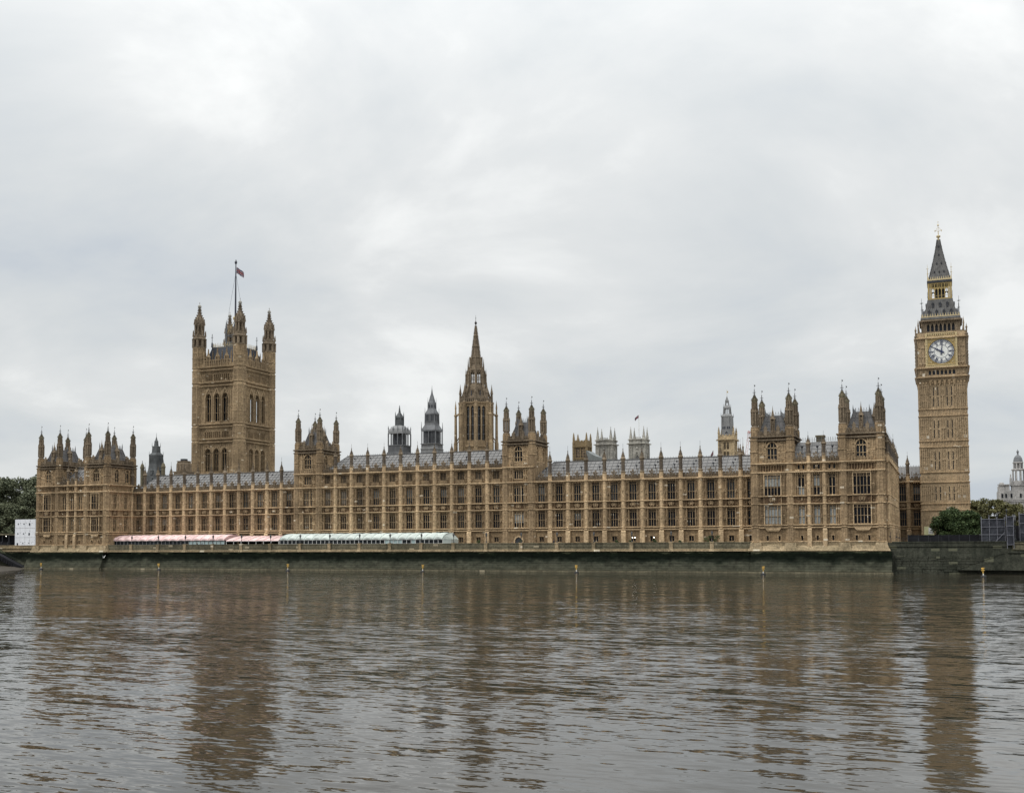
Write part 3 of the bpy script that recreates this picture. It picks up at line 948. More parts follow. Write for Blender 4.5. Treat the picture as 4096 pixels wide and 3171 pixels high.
# ------------------------------------------------------------------ parapet, roofs
def parapet_bay(mb, ua, ub, z0, rich=True, gable=True):
    """pierced battlement between two buttresses"""
    mb.box(ua, ub, -0.35, 0.02, z0, z0 + 0.85)
    mb.box(ua, ub, -0.38, 0.12, z0 + 0.8, z0 + 0.93)
    n = max(2, int((ub - ua) / 0.72))
    s_ = (ub - ua) / n
    for k in range(n):
        a = ua + s_ * k
        mb.box(a + s_ * 0.12, a + s_ * 0.76, -0.3, 0.0, z0 + 0.9, z0 + 1.25)
        mb.box(a + s_ * 0.08, a + s_ * 0.80, -0.34, 0.09, z0 + 1.22, z0 + 1.34)
        if rich:
            mb.box(a + s_ * 0.34, a + s_ * 0.60, 0.0, 0.24, z0 + 0.3, z0 + 0.66)
            mb.box(a + s_ * 0.02, a + s_ * 0.11, 0.0, 0.24, z0, z0 + 0.8)
    if gable:
        c = (ua + ub) / 2
        for s in (-1, 1): mb.box(c + s * 0.3 - 0.08, c + s * 0.3 + 0.08, -0.3, 0.2, z0 + 0.2, z0 + 1.95)
        mb.ball(c, 0.05, z0 + 1.65, 0.14, 6, 4); mb.taper(c, 0.04, z0 + 0.85, z0 + 1.55, 0.15, 0.12, 0.1, 0.1)
        mb.extrude([(c - 0.42, z0 + 1.95), (c + 0.42, z0 + 1.95), (c + 0.2, z0 + 2.2), (c, z0 + 2.75), (c - 0.2, z0 + 2.2)], -0.3, 0.22)
        mb.taper(c - 0.62, -0.1, z0 + 1.6, z0 + 2.1, 0.1, 0.1, 0.17, 0.1); mb.ball(c - 0.68, -0.1, z0 + 2.2, 0.12, 6, 4)
        mb.taper(c + 0.65, -0.1, z0 + 1.6, z0 + 2.05, 0.1, 0.1, 0.15, 0.1)
        for s in (-1, 1):
            mb.box(c + s * 1.3 - 0.05, c + s * 1.3 + 0.05, -0.2, -0.1, z0 + 1.5, z0 + 2.6)
            mb.taper(c + s * 1.3, -0.15, z0 + 2.55, z0 + 2.8, 0.11, 0.1, 0.04, 0.04)


def cresting(mb, p, q, h=0.55, step=0.9, w=0.06):
    p, q = Vector(p), Vector(q)
    n = max(1, int((q - p).length / step))
    for k in range(n + 1):
        c = p.lerp(q, k / n)
        mb.bar(c, c + Vector((0, 0, h)), w)
        mb.box(c.x - 0.1, c.x + 0.1, c.y - 0.02, c.y + 0.02, c.z + h * 0.62, c.z + h * 0.72)
    mb.bar(p + Vector((0, 0, h * 0.3)), q + Vector((0, 0, h * 0.3)), w * 0.8)


def long_roof(parent, x0, x1, yf, yr, ze, zr, hip0=0.0, hip1=0.0, bay=5.279, u_first=None, vents=True, h_crest=0.45):
    """cast iron roof: front and back slopes, standing rolls, small ventilators, ridge cresting"""
    mb = MB()
    yb = 2 * yr - yf
    a, b = (x0 + hip0, yr, zr), (x1 - hip1, yr, zr)
    mb.quad((x0, yf, ze), (x1, yf, ze), b, a)
    mb.quad((x0, yb, ze), (x1, yb, ze), b, a)
    mb.tri((x0, yf, ze), (x0, yb, ze), a); mb.tri((x1, yf, ze), (x1, yb, ze), b)
    r = part('roof', mb, M['roof'], parent)
    s = MB()
    sl = Vector((0, yr - yf, zr - ze)); L = sl.length
    nrm = Vector((0, -(zr - ze), (yr - yf))).normalized() * 0.04
    nx = int(round((x1 - x0) / (bay / 4)))
    for k in range(1, nx):
        x = x0 + (x1 - x0) * k / nx
        t = 1.0
        if hip0 and x < x0 + hip0: t = (x - x0) / hip0
        if hip1 and x > x1 - hip1: t = (x1 - x) / hip1
        s.bar(Vector((x, yf, ze)) + nrm, Vector((x, yf, ze)) + sl * t + nrm, 0.09)
    for k in range(1, 6):
        t = k / 6
        xa, xb = x0 + hip0 * t, x1 - hip1 * t
        s.bar(Vector((xa, yf, ze)) + sl * t + nrm, Vector((xb, yf, ze)) + sl * t + nrm, 0.07)
    s.bar((a[0], yr, zr + 0.08), (b[0], yr, zr + 0.08), 0.22)
    for c, d_ in (((x0, yf, ze), a), ((x1, yf, ze), b)):
        s.bar(c, d_, 0.2)
    link('roof_rolls', s.mesh('roof_rolls', M['roof_seam'], tuple(parent.location)), r)
    c = MB(); cresting(c, (a[0], yr, zr + 0.15), (b[0], yr, zr + 0.15), h_crest, 0.75, 0.055)
    link('cresting', c.mesh('cresting', M['iron_light'], tuple(parent.location)), r)
    if vents:
        u = u_first if u_first is not None else x0 + bay / 2
        while u < x1 - 1:
            v = MB()
            for fx, tt, big in ((0.0, 0.46, 1), (bay * 0.02, 0.80, 0)):
                p0 = Vector((u + fx, yf, ze)) + sl * tt
                if big:
                    v.bar(p0, p0 + Vector((0, 0, 0.9)), 0.14)
                    v.lathe(p0.x, p0.y, [(0.1, p0.z + 0.75), (0.26, p0.z + 0.95), (0.26, p0.z + 1.15), (0.0, p0.z + 1.4)], 8)
                else:
                    v.box(p0.x - 0.13, p0.x + 0.13, p0.y - 0.16, p0.y + 0.1, p0.z - 0.05, p0.z + 0.42)
            link('roof_vent', v.mesh('roof_vent', M['iron_dark'], tuple(parent.location)), r)
            u += bay
    return r


def mansard(parent, xl, xr, yf, yb, z0, z1, inset, mat='roof_steep', crest=True, niche=True):
    mb = MB()
    A = [(xl, yf, z0), (xr, yf, z0), (xr, yb, z0), (xl, yb, z0)]
    i = inset
    B = [(xl + i, yf + i, z1), (xr - i, yf + i, z1), (xr - i, yb - i, z1), (xl + i, yb - i, z1)]
    for k in range(4):
        mb.quad(A[k], A[(k + 1) % 4], B[(k + 1) % 4], B[k])
    mb.quad(*B)
    r = part('roof', mb, M[mat], parent)
    s = MB()
    for k in range(4):
        a0, a1, b0, b1 = Vector(A[k]), Vector(A[(k + 1) % 4]), Vector(B[k]), Vector(B[(k + 1) % 4])
        for t in (0.0, 0.2, 0.4, 0.6, 0.8):
            s.bar(a0.lerp(a1, t), b0.lerp(b1, t), 0.11)
        for t in (0.35, 0.7):
            s.bar(a0.lerp(b0, t), a1.lerp(b1, t), 0.08)
    link('roof_rolls', s.mesh('roof_rolls', M['roof_seam'], tuple(parent.location)), r)
    if crest:
        c = MB()
        for k in range(4):
            cresting(c, B[k], B[(k + 1) % 4], 1.0, 0.62, 0.07)
            c.lathe(B[k][0], B[k][1], [(0.16, B[k][2]), (0.13, B[k][2] + 0.9), (0.0, B[k][2] + 1.9)], 6)
        link('cresting', c.mesh('cresting', M['iron'], tuple(parent.location)), r)
    # stone dormer niches with a spirelet on the front and right faces
    if niche:
        for fr, c_, dep in ((Frame((xl + xr) / 2, yf, 'S'), 0, 0), (Frame(xr, (yf + yb) / 2, 'E'), 0, 0)):
            d = MB(fr)
            d.box(-0.5, -0.3, -1.6, -0.05, z0 - 0.2, z0 + (z1 - z0) * 0.8); d.box(0.3, 0.5, -1.6, -0.05, z0 - 0.2, z0 + (z1 - z0) * 0.8)
            d.box(-0.3, 0.3, -1.6, -0.35, z0 - 0.2, z0 + (z1 - z0) * 0.75)
            d.taper(0, -0.25, z0 + 0.6, z0 + (z1 - z0) * 0.55, 0.2, 0.16, 0.12, 0.1); d.ball(0, -0.25, z0 + (z1 - z0) * 0.6, 0.2, 6, 4)
            d.taper(0, -0.7, z0 + (z1 - z0) * 0.8, z0 + (z1 - z0) * 0.92, 0.62, 0.62, 0.42, 0.42)
            d.lathe(0, -0.7, [(0.42, z0 + (z1 - z0) * 0.92), (0.3, z1 + 0.5), (0.1, z1 + 1.4), (0.0, z1 + 2.6)], 6)
            o = part('dormer', d, M['stone_top'], parent)
    return r


def courses(t, fr, name, mat, u0, u1, levels, extra=None):
    """each string course is an object of its own"""
    for z, h, d in levels:
        m = MB(fr); string(m, u0, u1, z, h, d)
        for (zz, kind) in (extra or {}).get(z, []):
            if kind == 'd': dentils(m, u0, u1, zz, 0.5, 0.26, 0.32)
            else: carved(m, u0, u1, zz - .32, zz, 5, 0.2)
        part(name, m, M[mat], t)


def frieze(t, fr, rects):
    """dark carved bands behind the ribs and just below the cornices"""
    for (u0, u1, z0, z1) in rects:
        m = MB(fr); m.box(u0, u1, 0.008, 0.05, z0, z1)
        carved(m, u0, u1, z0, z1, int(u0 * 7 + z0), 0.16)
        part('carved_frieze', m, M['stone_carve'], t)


def split_levels(t, name, mb, mat, cuts):
    """cut one gathered mesh into an object per level"""
    groups = {}
    for f in mb.fc:
        z = sum(mb.v[i][2] for i in f) / len(f)
        groups.setdefault(sum(z > c for c in cuts), []).append(f)
    for k in sorted(groups):
        m = MB(); idx = {}
        for f in groups[k]:
            for i in f:
                if i not in idx: idx[i] = len(m.v); m.v.append(mb.v[i])
            m.fc.append([idx[i] for i in f]); m.mi.append(0)
        part(name, m, M[mat], t)


# ------------------------------------------------------------------ the palace
YM, YF = 282.4, 271.8                       # main wall plane, river-wall plane
LV = dict(base=6.3, g0=7.55, g1=9.0, s1=10.9, s1b=11.42, w1=11.62, w1t=16.2, s2=16.62, s3=18.55, w2=18.72, w2t=23.75, corn=24.35)
BAY = 5.279
PLV = [(LV['s1'] - .1, .22, .3), (LV['s1b'], .2, .36), (LV['s2'], .2, .34), (LV['s3'], .2, .34), (LV['corn'] + .1, .3, .45), (26.65, .32, .5)]
PEX = {LV['corn'] + .1: [(LV['corn'] - .2, 'd'), (LV['corn'] + .6, 'c')], 26.65: [(26.4, 'd')]}


def range_walls(t, fr, u0, u1, centers, bw, top, extra=False, z0=6.3, depth=12.0, arms=True, ground=True, gi_fn=None, ww=1.95):
    """one storeyed range: wall with openings, panelling, string courses, windows, parapet"""
    wall = MB(fr); strg = MB(fr); par = MB(fr)
    ops = []
    win = []
    for i, c in enumerate(centers):
        win.append((c, ww, LV['w1'], LV['w1t'] - LV['w1'], 3, (1.95,), 'flat', i))
        win.append((c, ww, LV['w2'], LV['w2t'] - LV['w2'], 3, (2.0,), 'flat', i))
        if extra: win.append((c, ww, 25.35, 2.75, 4, (), 'flat', i))
        if ground: win.append((c, 1.25, LV['g0'], LV['g1'] - LV['g0'], 2, (), 'flat', i))
    for c, w_, z, h, *_ in win: ops.append(op(c, w_, z, h))
    wallgrid(wall, u0, u1, z0, top + 0.9, ops)
    # back and ends so the range is a closed body
    wall.quad((u0, -depth, z0), (u1, -depth, z0), (u1, -depth, top + .6), (u0, -depth, top + .6))
    for u in (u0, u1): wall.quad((u, 0, z0), (u, -depth, z0), (u, -depth, top + .6), (u, 0, top + .6))
    wall.quad((u0, -0.9, top + .6), (u1, -0.9, top + .6), (u1, -depth, top + .6), (u0, -depth, top + .6))
    edges = [c - bw / 2 for c in centers] + [centers[-1] + bw / 2]
    hb = 0.70
    a_ = ww / 2
    for c in centers:
        for sgn in (-1, 1):
            ua, ub = sorted((c + sgn * (a_ + 0.22), c + sgn * (bw / 2 - hb - 0.06)))
            ribs(wall, ua, ub, LV['s1b'] + 0.15, LV['s2'] - 0.15, 1)
            ribs(wall, ua, ub, LV['s3'] + 0.15, LV['corn'] - 0.55, 1)
            carved(wall, ua, ub, LV['s2'] + 0.1, LV['s3'] - 0.1, int(c * 10) + sgn)
            wall.box(ua, ua + 0.1, 0, 0.2, LV['s2'], LV['s3']); wall.box(ub - 0.1, ub, 0, 0.2, LV['s2'], LV['s3'])
            if extra:
                ribs(wall, ua, ub, 24.8, 28.2, 2, mid=True)
        if extra:
            wall.box(c - 1.5, c + 1.5, 0.0, 0.55, 24.55, 24.75)
            wall.box(c - 1.35, c + 1.35, 0.35, 0.5, 24.75, 25.5)
    lv = [(LV['s1'] - 0.1, 0.22, 0.3), (LV['s1b'], 0.2, 0.36), (LV['s2'], .2, .34), (LV['s3'], .2, .34)] + ([(LV['corn'], .3, .42)] if extra else []) + [(top, .34, .52)]
    courses(t, fr, 'string_course', 'stone_light', u0, u1, lv, {LV['corn']: [(LV['corn'] - .25, 'd')], top: [(top - .28, 'd'), (top - .3, 'c')]})
    strg.box(u0, u1, 0, 0.5, z0, z0 + 0.75)
    part('wall', wall, [M['stone'], M['stone_mid']], t)
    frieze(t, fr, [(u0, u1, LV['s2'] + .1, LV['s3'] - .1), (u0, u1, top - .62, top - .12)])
    part('plinth', strg, M['stone_light'], t)
    for i, (c, w_, z, h, n_, tr, hd, k) in enumerate(win):
        small = h < 2
        g = gi_fn(c, z) if gi_fn else rnd.choice([0, 0, 0, 0, 1] if z < 17 else [0, 1, 1, 2])
        bl = None
        if 18 < z < 24 and rnd.random() < .4: bl = (rnd.choice([.1, .42, .42]), rnd.choice([.8, .86]), 1)
        elif 10 < z < 18 and rnd.random() < .1: bl = (.42, .85, 1)
        put_window(t, fr, c, z, w_, h, n_, blind=bl, transoms=tr, head=hd, gi=g if not small else 0, mull=0.10, frame_mat='stone_mid')
    if arms:
        am = arms_mesh(2.0, LV['s3'] - LV['s2'] - 0.35)
        for c in centers:
            place('carved_panel', am, t, fr(c, 0.0, LV['s2'] + 0.17), fr.rot)
    for a, b in zip(edges, edges[1:]):
        parapet_bay(par, a + 0.5, b - 0.5, top + 0.1)
    part('parapet', par, M['stone_top'], t)
    return edges


def build_wing(name, label, xs, bw, top, extra, zr, hips, marquee_side, butt_skip=()):
    x0, x1 = xs[0] - bw / 2 - marquee_side[0], xs[-1] + bw / 2 + marquee_side[1]
    t = thing(name, label, 'palace wing', ((x0 + x1) / 2, YM, 6.3))
    fr = Frame(0, YM, 'S')
    edges = range_walls(t, fr, x0, x1, xs, bw, top, extra)
    rings = [LV['s1'], LV['s1b'], LV['s2'], LV['s3']] + ([LV['corn']] if extra else []) + [top]
    ztop = top + (9.6 if not extra else 8.6)
    for k, e in enumerate(edges):
        if k in butt_skip: continue
        put_buttress(t, fr, e, 6.3, top + 1.9, ztop, rings, foot=LV['s1'] - 0.3)
    long_roof(t, x0, x1, YM + 0.9, 290.2, top + 0.45, zr, hips[0], hips[1], bw, xs[0])
    return t


WX = [-246.21 + BAY * i for i in range(12)]
CX = [-174.29 + 5.554 * i for i in range(11)]
NX = [-105.10 + BAY * i for i in range(12)]
build_wing('palace_wing', 'long two-storey palace wing behind the pink marquees', WX, BAY, 24.35, False, 30.1, (4.2, 0.0), (0.0, 1.2))
build_wing('palace_wing', 'taller middle range of the palace with an extra row of small windows', CX, 5.554, 28.5, True, 34.2, (4.5, 3.0), (-0.55, -0.45), (0, 11))
NWING = build_wing('palace_wing', 'long two-storey palace wing above the open terrace, left of the right end pavilion', NX, BAY, 24.35, False, 30.2, (4.6, 0.0), (1.0, 0.8), ())


def oriel(t, fr, c, w, gi, blinds=None, n=5, thick=(1, 4)):
    """shallow canted bay carrying the big window of a tower on both storeys"""
    mb = MB(fr)
    D = 0.55
    a = w / 2 + 0.22
    mb.box(-a + c, a + c, 0.0, D, LV['s1b'] - 0.35, LV['w1'])
    mb.box(-a + c, a + c, 0.0, D, LV['w1t'], LV['w2'])
    mb.box(-a + c, a + c, 0.0, D, LV['w2t'], LV['corn'] + 0.2)
    for z0, z1 in ((LV['w1'], LV['w1t']), (LV['w2'], LV['w2t'])):
        for s in (-1, 1):
            mb.box(c + s * (a - 0.11) - 0.11, c + s * (a - 0.11) + 0.11, 0.0, D - 0.002, z0, z1)
    mb.extrude([(c - a, LV['s1b'] - 0.35), (c + a, LV['s1b'] - 0.35), (c + a * 0.62, LV['s1b'] - 1.55), (c - a * 0.62, LV['s1b'] - 1.55)], 0.0, D - 0.12)
    mb.extrude([(c - a * .9, LV['s1b'] - 0.75), (c + a * .9, LV['s1b'] - 0.75), (c + a * 0.7, LV['s1b'] - 1.3), (c - a * 0.7, LV['s1b'] - 1.3)], 0.0, D)
    for z in (LV['s1b'], LV['s2'], LV['s3'], LV['corn']):
        mb.box(c - a - 0.1, c + a + 0.1, 0.0, D + 0.3, z - 0.1, z + 0.1)
    for z0, z1 in ((LV['s2'], LV['s3']), (LV['w2t'] + .2, LV['corn'])):
        carved(mb, c - a, c + a, z0, z1, int(c), 0.2)
    mb2 = MB(lambda u, d, z: fr(u, d + D, z))
    mb2.box(c - a + .1, c + a - .1, .005, .05, LV['s2'] + .12, LV['s3'] - .12)
    carved(mb2, c - a + .2, c + a - .2, LV['s2'] + .15, LV['s3'] - .15, 3, 0.2)
    place('carved_panel', arms_mesh(2.0, LV['s3'] - LV['s2'] - 0.35), t, fr(c, D + .05, LV['s2'] + 0.17), fr.rot)
    part('oriel', mb, M['stone_light'], t)
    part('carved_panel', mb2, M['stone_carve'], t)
    fr2 = Frame(fr.ox + fr.nv[0] * (D - 0.02), fr.oy + fr.nv[1] * (D - 0.02), fr.side)
    for (z, h, tz, g, b) in ((LV['w1'], LV['w1t'] - LV['w1'], 1.95, gi[0], (blinds or (None, None))[0]), (LV['w2'], LV['w2t'] - LV['w2'], 2.0, gi[1], (blinds or (None, None))[1])):
        put_window(t, fr2, c, z, w, h, n, blind=b, gi=g, transoms=(tz,), mull=0.11, thick=thick, rec=0.4, hood=False, frame_mat='stone_mid')


def square_tower(t, xl, xr, yf, yb, zc1, zc2, zt_roof, z0, faces, yr=None, wz=(27.5, 4.5), s_low=26.6, par_top=2.4, turh=10.9, plan_R=1.22):
    """upper storey of a tower with corner turrets. zc1/zc2 cornice strings"""
    pl = 0.75
    X0, X1, Y0, Y1 = xl - pl, xr + pl, yf - 0.6, yb + 0.6
    wallm, st, pr = MB(), MB(), MB()
    for side, ox, oy, L in (('S', (X0 + X1) / 2, Y0, X1 - X0), ('E', X1, (Y0 + Y1) / 2, Y1 - Y0), ('N', (X0 + X1) / 2, Y1, X1 - X0), ('W', X0, (Y0 + Y1) / 2, Y1 - Y0)):
        fr = Frame(ox, oy, side)
        w_, s_, p_ = MB(fr), MB(fr), MB(fr)
        det = side in faces
        wins = []
        if det:
            if side == 'S': wins = [(0.0, 2.3, wz[0], wz[1], 3)]
            else: wins = [(-2.4, 1.7, wz[0], wz[1] * 0.96, 2), (2.4, 1.7, wz[0], wz[1] * 0.96, 2)]
        wallgrid(w_, -L / 2, L / 2, z0, zc2 + 0.2, [op(a, b, c, d) for a, b, c, d, _ in wins])
        a0 = L / 2 - 1.55
        if det:
            for (u, w, z, h, n) in wins:
                put_window(t, fr, u, z, w, h, n, transoms=(h * 0.27,), head='arch', gi=rnd.choice([0, 1]), mull=0.13)
            if side == 'S':
                for s in (-1, 1):
                    ribs(w_, *sorted((s * 1.5, s * 2.05)), s_low + 0.5, zc1 - 0.4, 1, heads=False)
                    for kz in range(4):
                        zz = s_low + 1.1 + kz * 1.1
                        w_.taper(s * 1.78, 0.1, zz, zz + 0.7, 0.16, 0.14, 0.1, 0.1); w_.box(s * 1.78 - 0.24, s * 1.78 + 0.24, 0, 0.34, zz - 0.18, zz - 0.02)
                    ribs(w_, *sorted((s * 2.3, s * a0)), s_low + 0.3, zc1 - 0.4, 3, dep=0.12)
                w_.box(-2.3, 2.3, 0, 0.62, s_low + 0.12, s_low + 0.32)
                for k in range(7):
                    u = -2.2 + 4.4 * k / 6
                    w_.box(u - 0.13, u + 0.13, 0.38, 0.6, s_low + 0.3, s_low + 1.15)
                w_.box(-2.3, 2.3, 0.4, 0.58, s_low + 0.55, s_low + 0.8)
            else:
                for (p, q) in ((-a0, -3.5), (-1.3, 1.3), (3.5, a0)):
                    if q - p > 0.5: ribs(w_, p, q, s_low + 0.3, zc1 - 0.4, max(1, int((q - p) / 0.55)), dep=0.12)
        string(s_, -L / 2, L / 2, zc1, 0.28, 0.4); string(s_, -L / 2, L / 2, zc2, 0.3, 0.5)
        dentils(s_, -L / 2, L / 2, zc1 - 0.22); carved(s_, -L / 2 + 1.2, L / 2 - 1.2, zc1 + 0.1, zc2 - 0.2, int(xl), 0.2)
        wd = L - 2.2
        parapet_bay(p_, -wd / 2, -wd / 6, zc2 + 0.1, gable=False); parapet_bay(p_, -wd / 6, wd / 6, zc2 + 0.1, gable=False); parapet_bay(p_, wd / 6, wd / 2, zc2 + 0.1, gable=False)
        for c in (-wd / 5, wd / 5):
            p_.box(c - 0.4, c + 0.4, -0.3, 0.2, zc2 + 0.3, zc2 + 2.1)
            p_.extrude([(c - 0.5, zc2 + 2.1), (c + 0.5, zc2 + 2.1), (c + 0.15, zc2 + 2.55), (c, zc2 + 3.0), (c - 0.15, zc2 + 2.55)], -0.3, 0.22)
        for src, dst in ((w_, wallm), (s_, st), (p_, pr)):
            o = len(dst.v); dst.v += src.v; dst.fc += [[i + o for i in f] for f in src.fc]; dst.mi += src.mi
    wallm.quad((X0, Y0, zc2 + .1), (X1, Y0, zc2 + .1), (X1, Y1, zc2 + .1), (X0, Y1, zc2 + .1))
    for k_, fr_ in enumerate((Frame((X0 + X1) / 2, Y0, 'S'), Frame(X1, (Y0 + Y1) / 2, 'E'))):
        L_ = ((X1 - X0), (Y1 - Y0))[k_]
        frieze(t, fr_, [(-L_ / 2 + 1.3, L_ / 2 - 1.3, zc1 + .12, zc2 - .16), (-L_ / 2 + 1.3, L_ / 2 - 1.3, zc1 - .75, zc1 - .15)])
    part('tower_wall', wallm, [M['stone_mid'], M['stone_light']], t); part('tower_cornice', st, M['stone_top'], t); part('tower_parapet', pr, M['stone_top'], t)
    mansard(t, X0 + 1.5, X1 - 1.5, Y0 + 1.5, Y1 - 1.5, zc2 + 0.4, zt_roof, 1.55)
    return X0, X1, Y0, Y1


def pavilion(name, label, TW, mid, winmid, zc1, zc2, south):
    """end pavilion: two square turreted towers joined by a three-window range"""
    X0 = TW[0][0] - 1.0; X1 = TW[1][1] + 1.1
    yf, yb = 272.4, 284.0
    t = thing(name, label, 'palace pavilion', ((X0 + X1) / 2, 278.0, 6.0))
    fr = Frame(0, YF, 'S')
    wall, st, pl = MB(fr), MB(fr), MB(fr)
    z0 = 5.2
    ops = []
    oc = [(a + b) / 2 for a, b in TW]
    small = []
    for c in oc: small += [c - 1.45, c + 1.45]
    small += winmid
    for c in small: ops.append(op(c, 0.5, 7.55, 1.25))
    wm = 1.35 if south else 1.45
    for c in winmid:
        ops.append(op(c, wm, LV['w1'], LV['w1t'] - LV['w1'])); ops.append(op(c, wm, LV['w2'], LV['w2t'] - LV['w2']))
        for s in (-1, 1): ops.append(op(c + s * 0.55, 0.55, 25.0, 1.25))
    ow = 3.9 if not south else 3.1
    for c in oc:
        ops.append(op(c, ow, LV['w1'], LV['w1t'] - LV['w1'])); ops.append(op(c, ow, LV['w2'], LV['w2t'] - LV['w2']))
    wallgrid(wall, X0, X1, z0, 26.75, ops)
    for c in small: put_window(t, fr, c, 7.55, 0.5, 1.25, 1, head='flat', gi=0, hood=True)
    for i, c in enumerate(winmid):
        bl = None
        if not south:
            put_window(t, fr, c, LV['w1'], wm, LV['w1t'] - LV['w1'], 2, transoms=(1.95,), gi=1, blind=(0.02, 0.93), mull=0.16)
            put_window(t, fr, c, LV['w2'], wm, LV['w2t'] - LV['w2'], 2, transoms=(2.0,), gi=0, blind=[(0.02, .4), (.45, .93), None][i], mull=0.16)
        else:
            put_window(t, fr, c, LV['w1'], wm, LV['w1t'] - LV['w1'], 2, transoms=(1.95,), gi=2, mull=0.16)
            put_window(t, fr, c, LV['w2'], wm, LV['w2t'] - LV['w2'], 2, transoms=(2.0,), gi=1, mull=0.16)
        for s in (-1, 1): put_window(t, fr, c + s * 0.55, 25.0, 0.55, 1.25, 1, gi=1, hood=False)
    oriel(t, fr, oc[0], ow, (0, 0) if south else (1, 0), None if south else ((0.02, 0.95), (0.45, 0.95)), 4 if south else 5, (3,) if south else (1, 4))
    oriel(t, fr, oc[1], ow, (0, 0), None, 4 if south else 5, (3,) if south else (1, 4))
    # panelling
    xs = sorted([TW[0][0] - .3, TW[0][0] + 1.5, TW[0][1] - 1.5, TW[0][1] + 1.3] + [TW[1][0] - 1.3, TW[1][0] + 1.5, TW[1][1] - 1.5])
    hz = ((LV['s1b'] + .15, LV['s2'] - .15), (LV['s3'] + .15, LV['corn'] - .35))
    for c, (a, b) in zip(oc, TW):
        for s in (-1, 1):
            ua, ub = sorted((c + s * (ow / 2 + 0.4), c + s * ((b - a) / 2 - 1.25)))
            for za, zb in hz: ribs(wall, ua, ub, za, zb, 1 if south else 2)
            carved(wall, ua, ub, LV['s2'] + .1, LV['s3'] - .1, int(c) + s)
    m0, m1 = TW[0][1] + 1.25, TW[1][0] - 1.25
    stepm = winmid[1] - winmid[0]
    for c in winmid:
        for s in (-1, 1):
            ua, ub = sorted((c + s * (wm / 2 + 0.2), c + s * (stepm / 2 - 0.5)))
            if ub - ua > 0.25:
                for za, zb in hz: ribs(wall, ua, ub, za, zb, 1)
        carved(wall, c - 1.0, c + 1.0, LV['s2'] + .15, LV['s3'] - .15, int(c))
    ribs(wall, TW[0][0] + 1.3, TW[0][1] - 1.3, LV['corn'] + .3, 26.4, 9, mid=False)
    ribs(wall, TW[1][0] + 1.3, TW[1][1] - 1.3, LV['corn'] + .3, 26.4, 9, mid=False)
    courses(t, fr, 'string_course', 'stone_light', X0, X1, PLV + [(7.35, .22, .3)], PEX)
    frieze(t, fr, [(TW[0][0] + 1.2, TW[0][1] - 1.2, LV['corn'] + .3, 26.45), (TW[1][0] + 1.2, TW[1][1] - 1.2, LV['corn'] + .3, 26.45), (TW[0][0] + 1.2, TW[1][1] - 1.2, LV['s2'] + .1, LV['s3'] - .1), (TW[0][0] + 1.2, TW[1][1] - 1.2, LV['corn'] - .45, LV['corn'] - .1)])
    # moulded plinth stepping out over the river wall
    pl.box(X0 - .2, X1 + .2, -1, 0.35, 6.35, 7.2); pl.taper((X0 + X1) / 2, -0.3, 5.1, 6.35, (X1 - X0) / 2 + 0.9, 1.95, (X1 - X0) / 2 + 0.3, 0.8)
    pl.box(X0 - .9, X1 + .9, -1.6, 1.35, 4.86, 5.12)
    for c, hw in ((oc[0], ow / 2), (oc[1], ow / 2)):
        pl.taper(c, 0.0, 5.12, 6.6, hw + 0.6, 1.5, hw * 0.7, 0.7)
    for a, b in TW:
        for c in (a, b): pl.taper(c, 0.2, 5.12, 7.1, 1.6, 1.35, 1.3, 0.85)
    part('wall', wall, [M['stone'], M['stone_mid']], t); part('plinth', pl, M['plinth'], t)
    # buttresses of the middle range
    for c in [winmid[0] + stepm * (k + .5) for k in range(len(winmid) - 1)]:
        put_buttress(t, fr, c, 5.3, 28.4, 34.2, [7.3, LV['s1'], LV['s1b'], LV['s2'], LV['s3'], LV['corn'], 26.65], foot=LV['s1'] - .3, R=0.5)
    p = MB(fr)
    es = [m0 - .6] + [winmid[0] + stepm * (k + .5) for k in range(len(winmid) - 1)] + [m1 + .6]
    for a, b in zip(es, es[1:]): parapet_bay(p, a + .35, b - .35, 26.8)
    part('parapet', p, M['stone_top'], t)
    # body behind and roof between towers
    bm_ = MB(); bm_.box(X0 + .7, X1 - 1.0, YF + .9, 285.5, 6.0, 26.7)
    part('rear_body', bm_, M['stone'], t)
    r = MB(); ra, rb = TW[0][1] + .2, TW[1][0] - .2
    r.quad((ra, YF + .9, 27.2), (rb, YF + .9, 27.2), (rb, 279.2, 32.3), (ra, 279.2, 32.3)); r.quad((ra, 286.5, 27.2), (rb, 286.5, 27.2), (rb, 279.2, 32.3), (ra, 279.2, 32.3))
    for xx in (ra, rb): r.tri((xx, YF + .9, 27.2), (xx, 286.5, 27.2), (xx, 279.2, 32.3))
    ro = part('roof', r, M['roof'], t)
    s_ = MB()
    for k in range(9):
        x = ra + (rb - ra) * k / 8
        s_.bar((x, YF + .9, 27.24), (x, 279.2, 32.34), 0.09)
    for k in range(1, 5):
        tt = k / 5; s_.bar((ra, YF + .9 + (279.2 - YF - .9) * tt, 27.24 + 5.1 * tt), (rb, YF + .9 + (279.2 - YF - .9) * tt, 27.24 + 5.1 * tt), 0.07)
    link('roof_rolls', s_.mesh('roof_rolls', M['roof_seam'], tuple(t.location)), ro)
    cr = MB(); cresting(cr, (ra, 279.2, 32.4), (rb, 279.2, 32.4), 1.1, 0.55, 0.08)
    link('cresting', cr.mesh('cresting', M['iron_light'], tuple(t.location)), ro)
    for c in winmid:
        v = MB(); v.bar((c, 274.6, 29.0), (c, 274.6, 30.6), 0.14); v.lathe(c, 274.6, [(0.1, 30.4), (0.27, 30.65), (0.27, 30.9), (0, 31.2)], 8)
        link('roof_vent', v.mesh('roof_vent', M['iron_dark'], tuple(t.location)), ro)
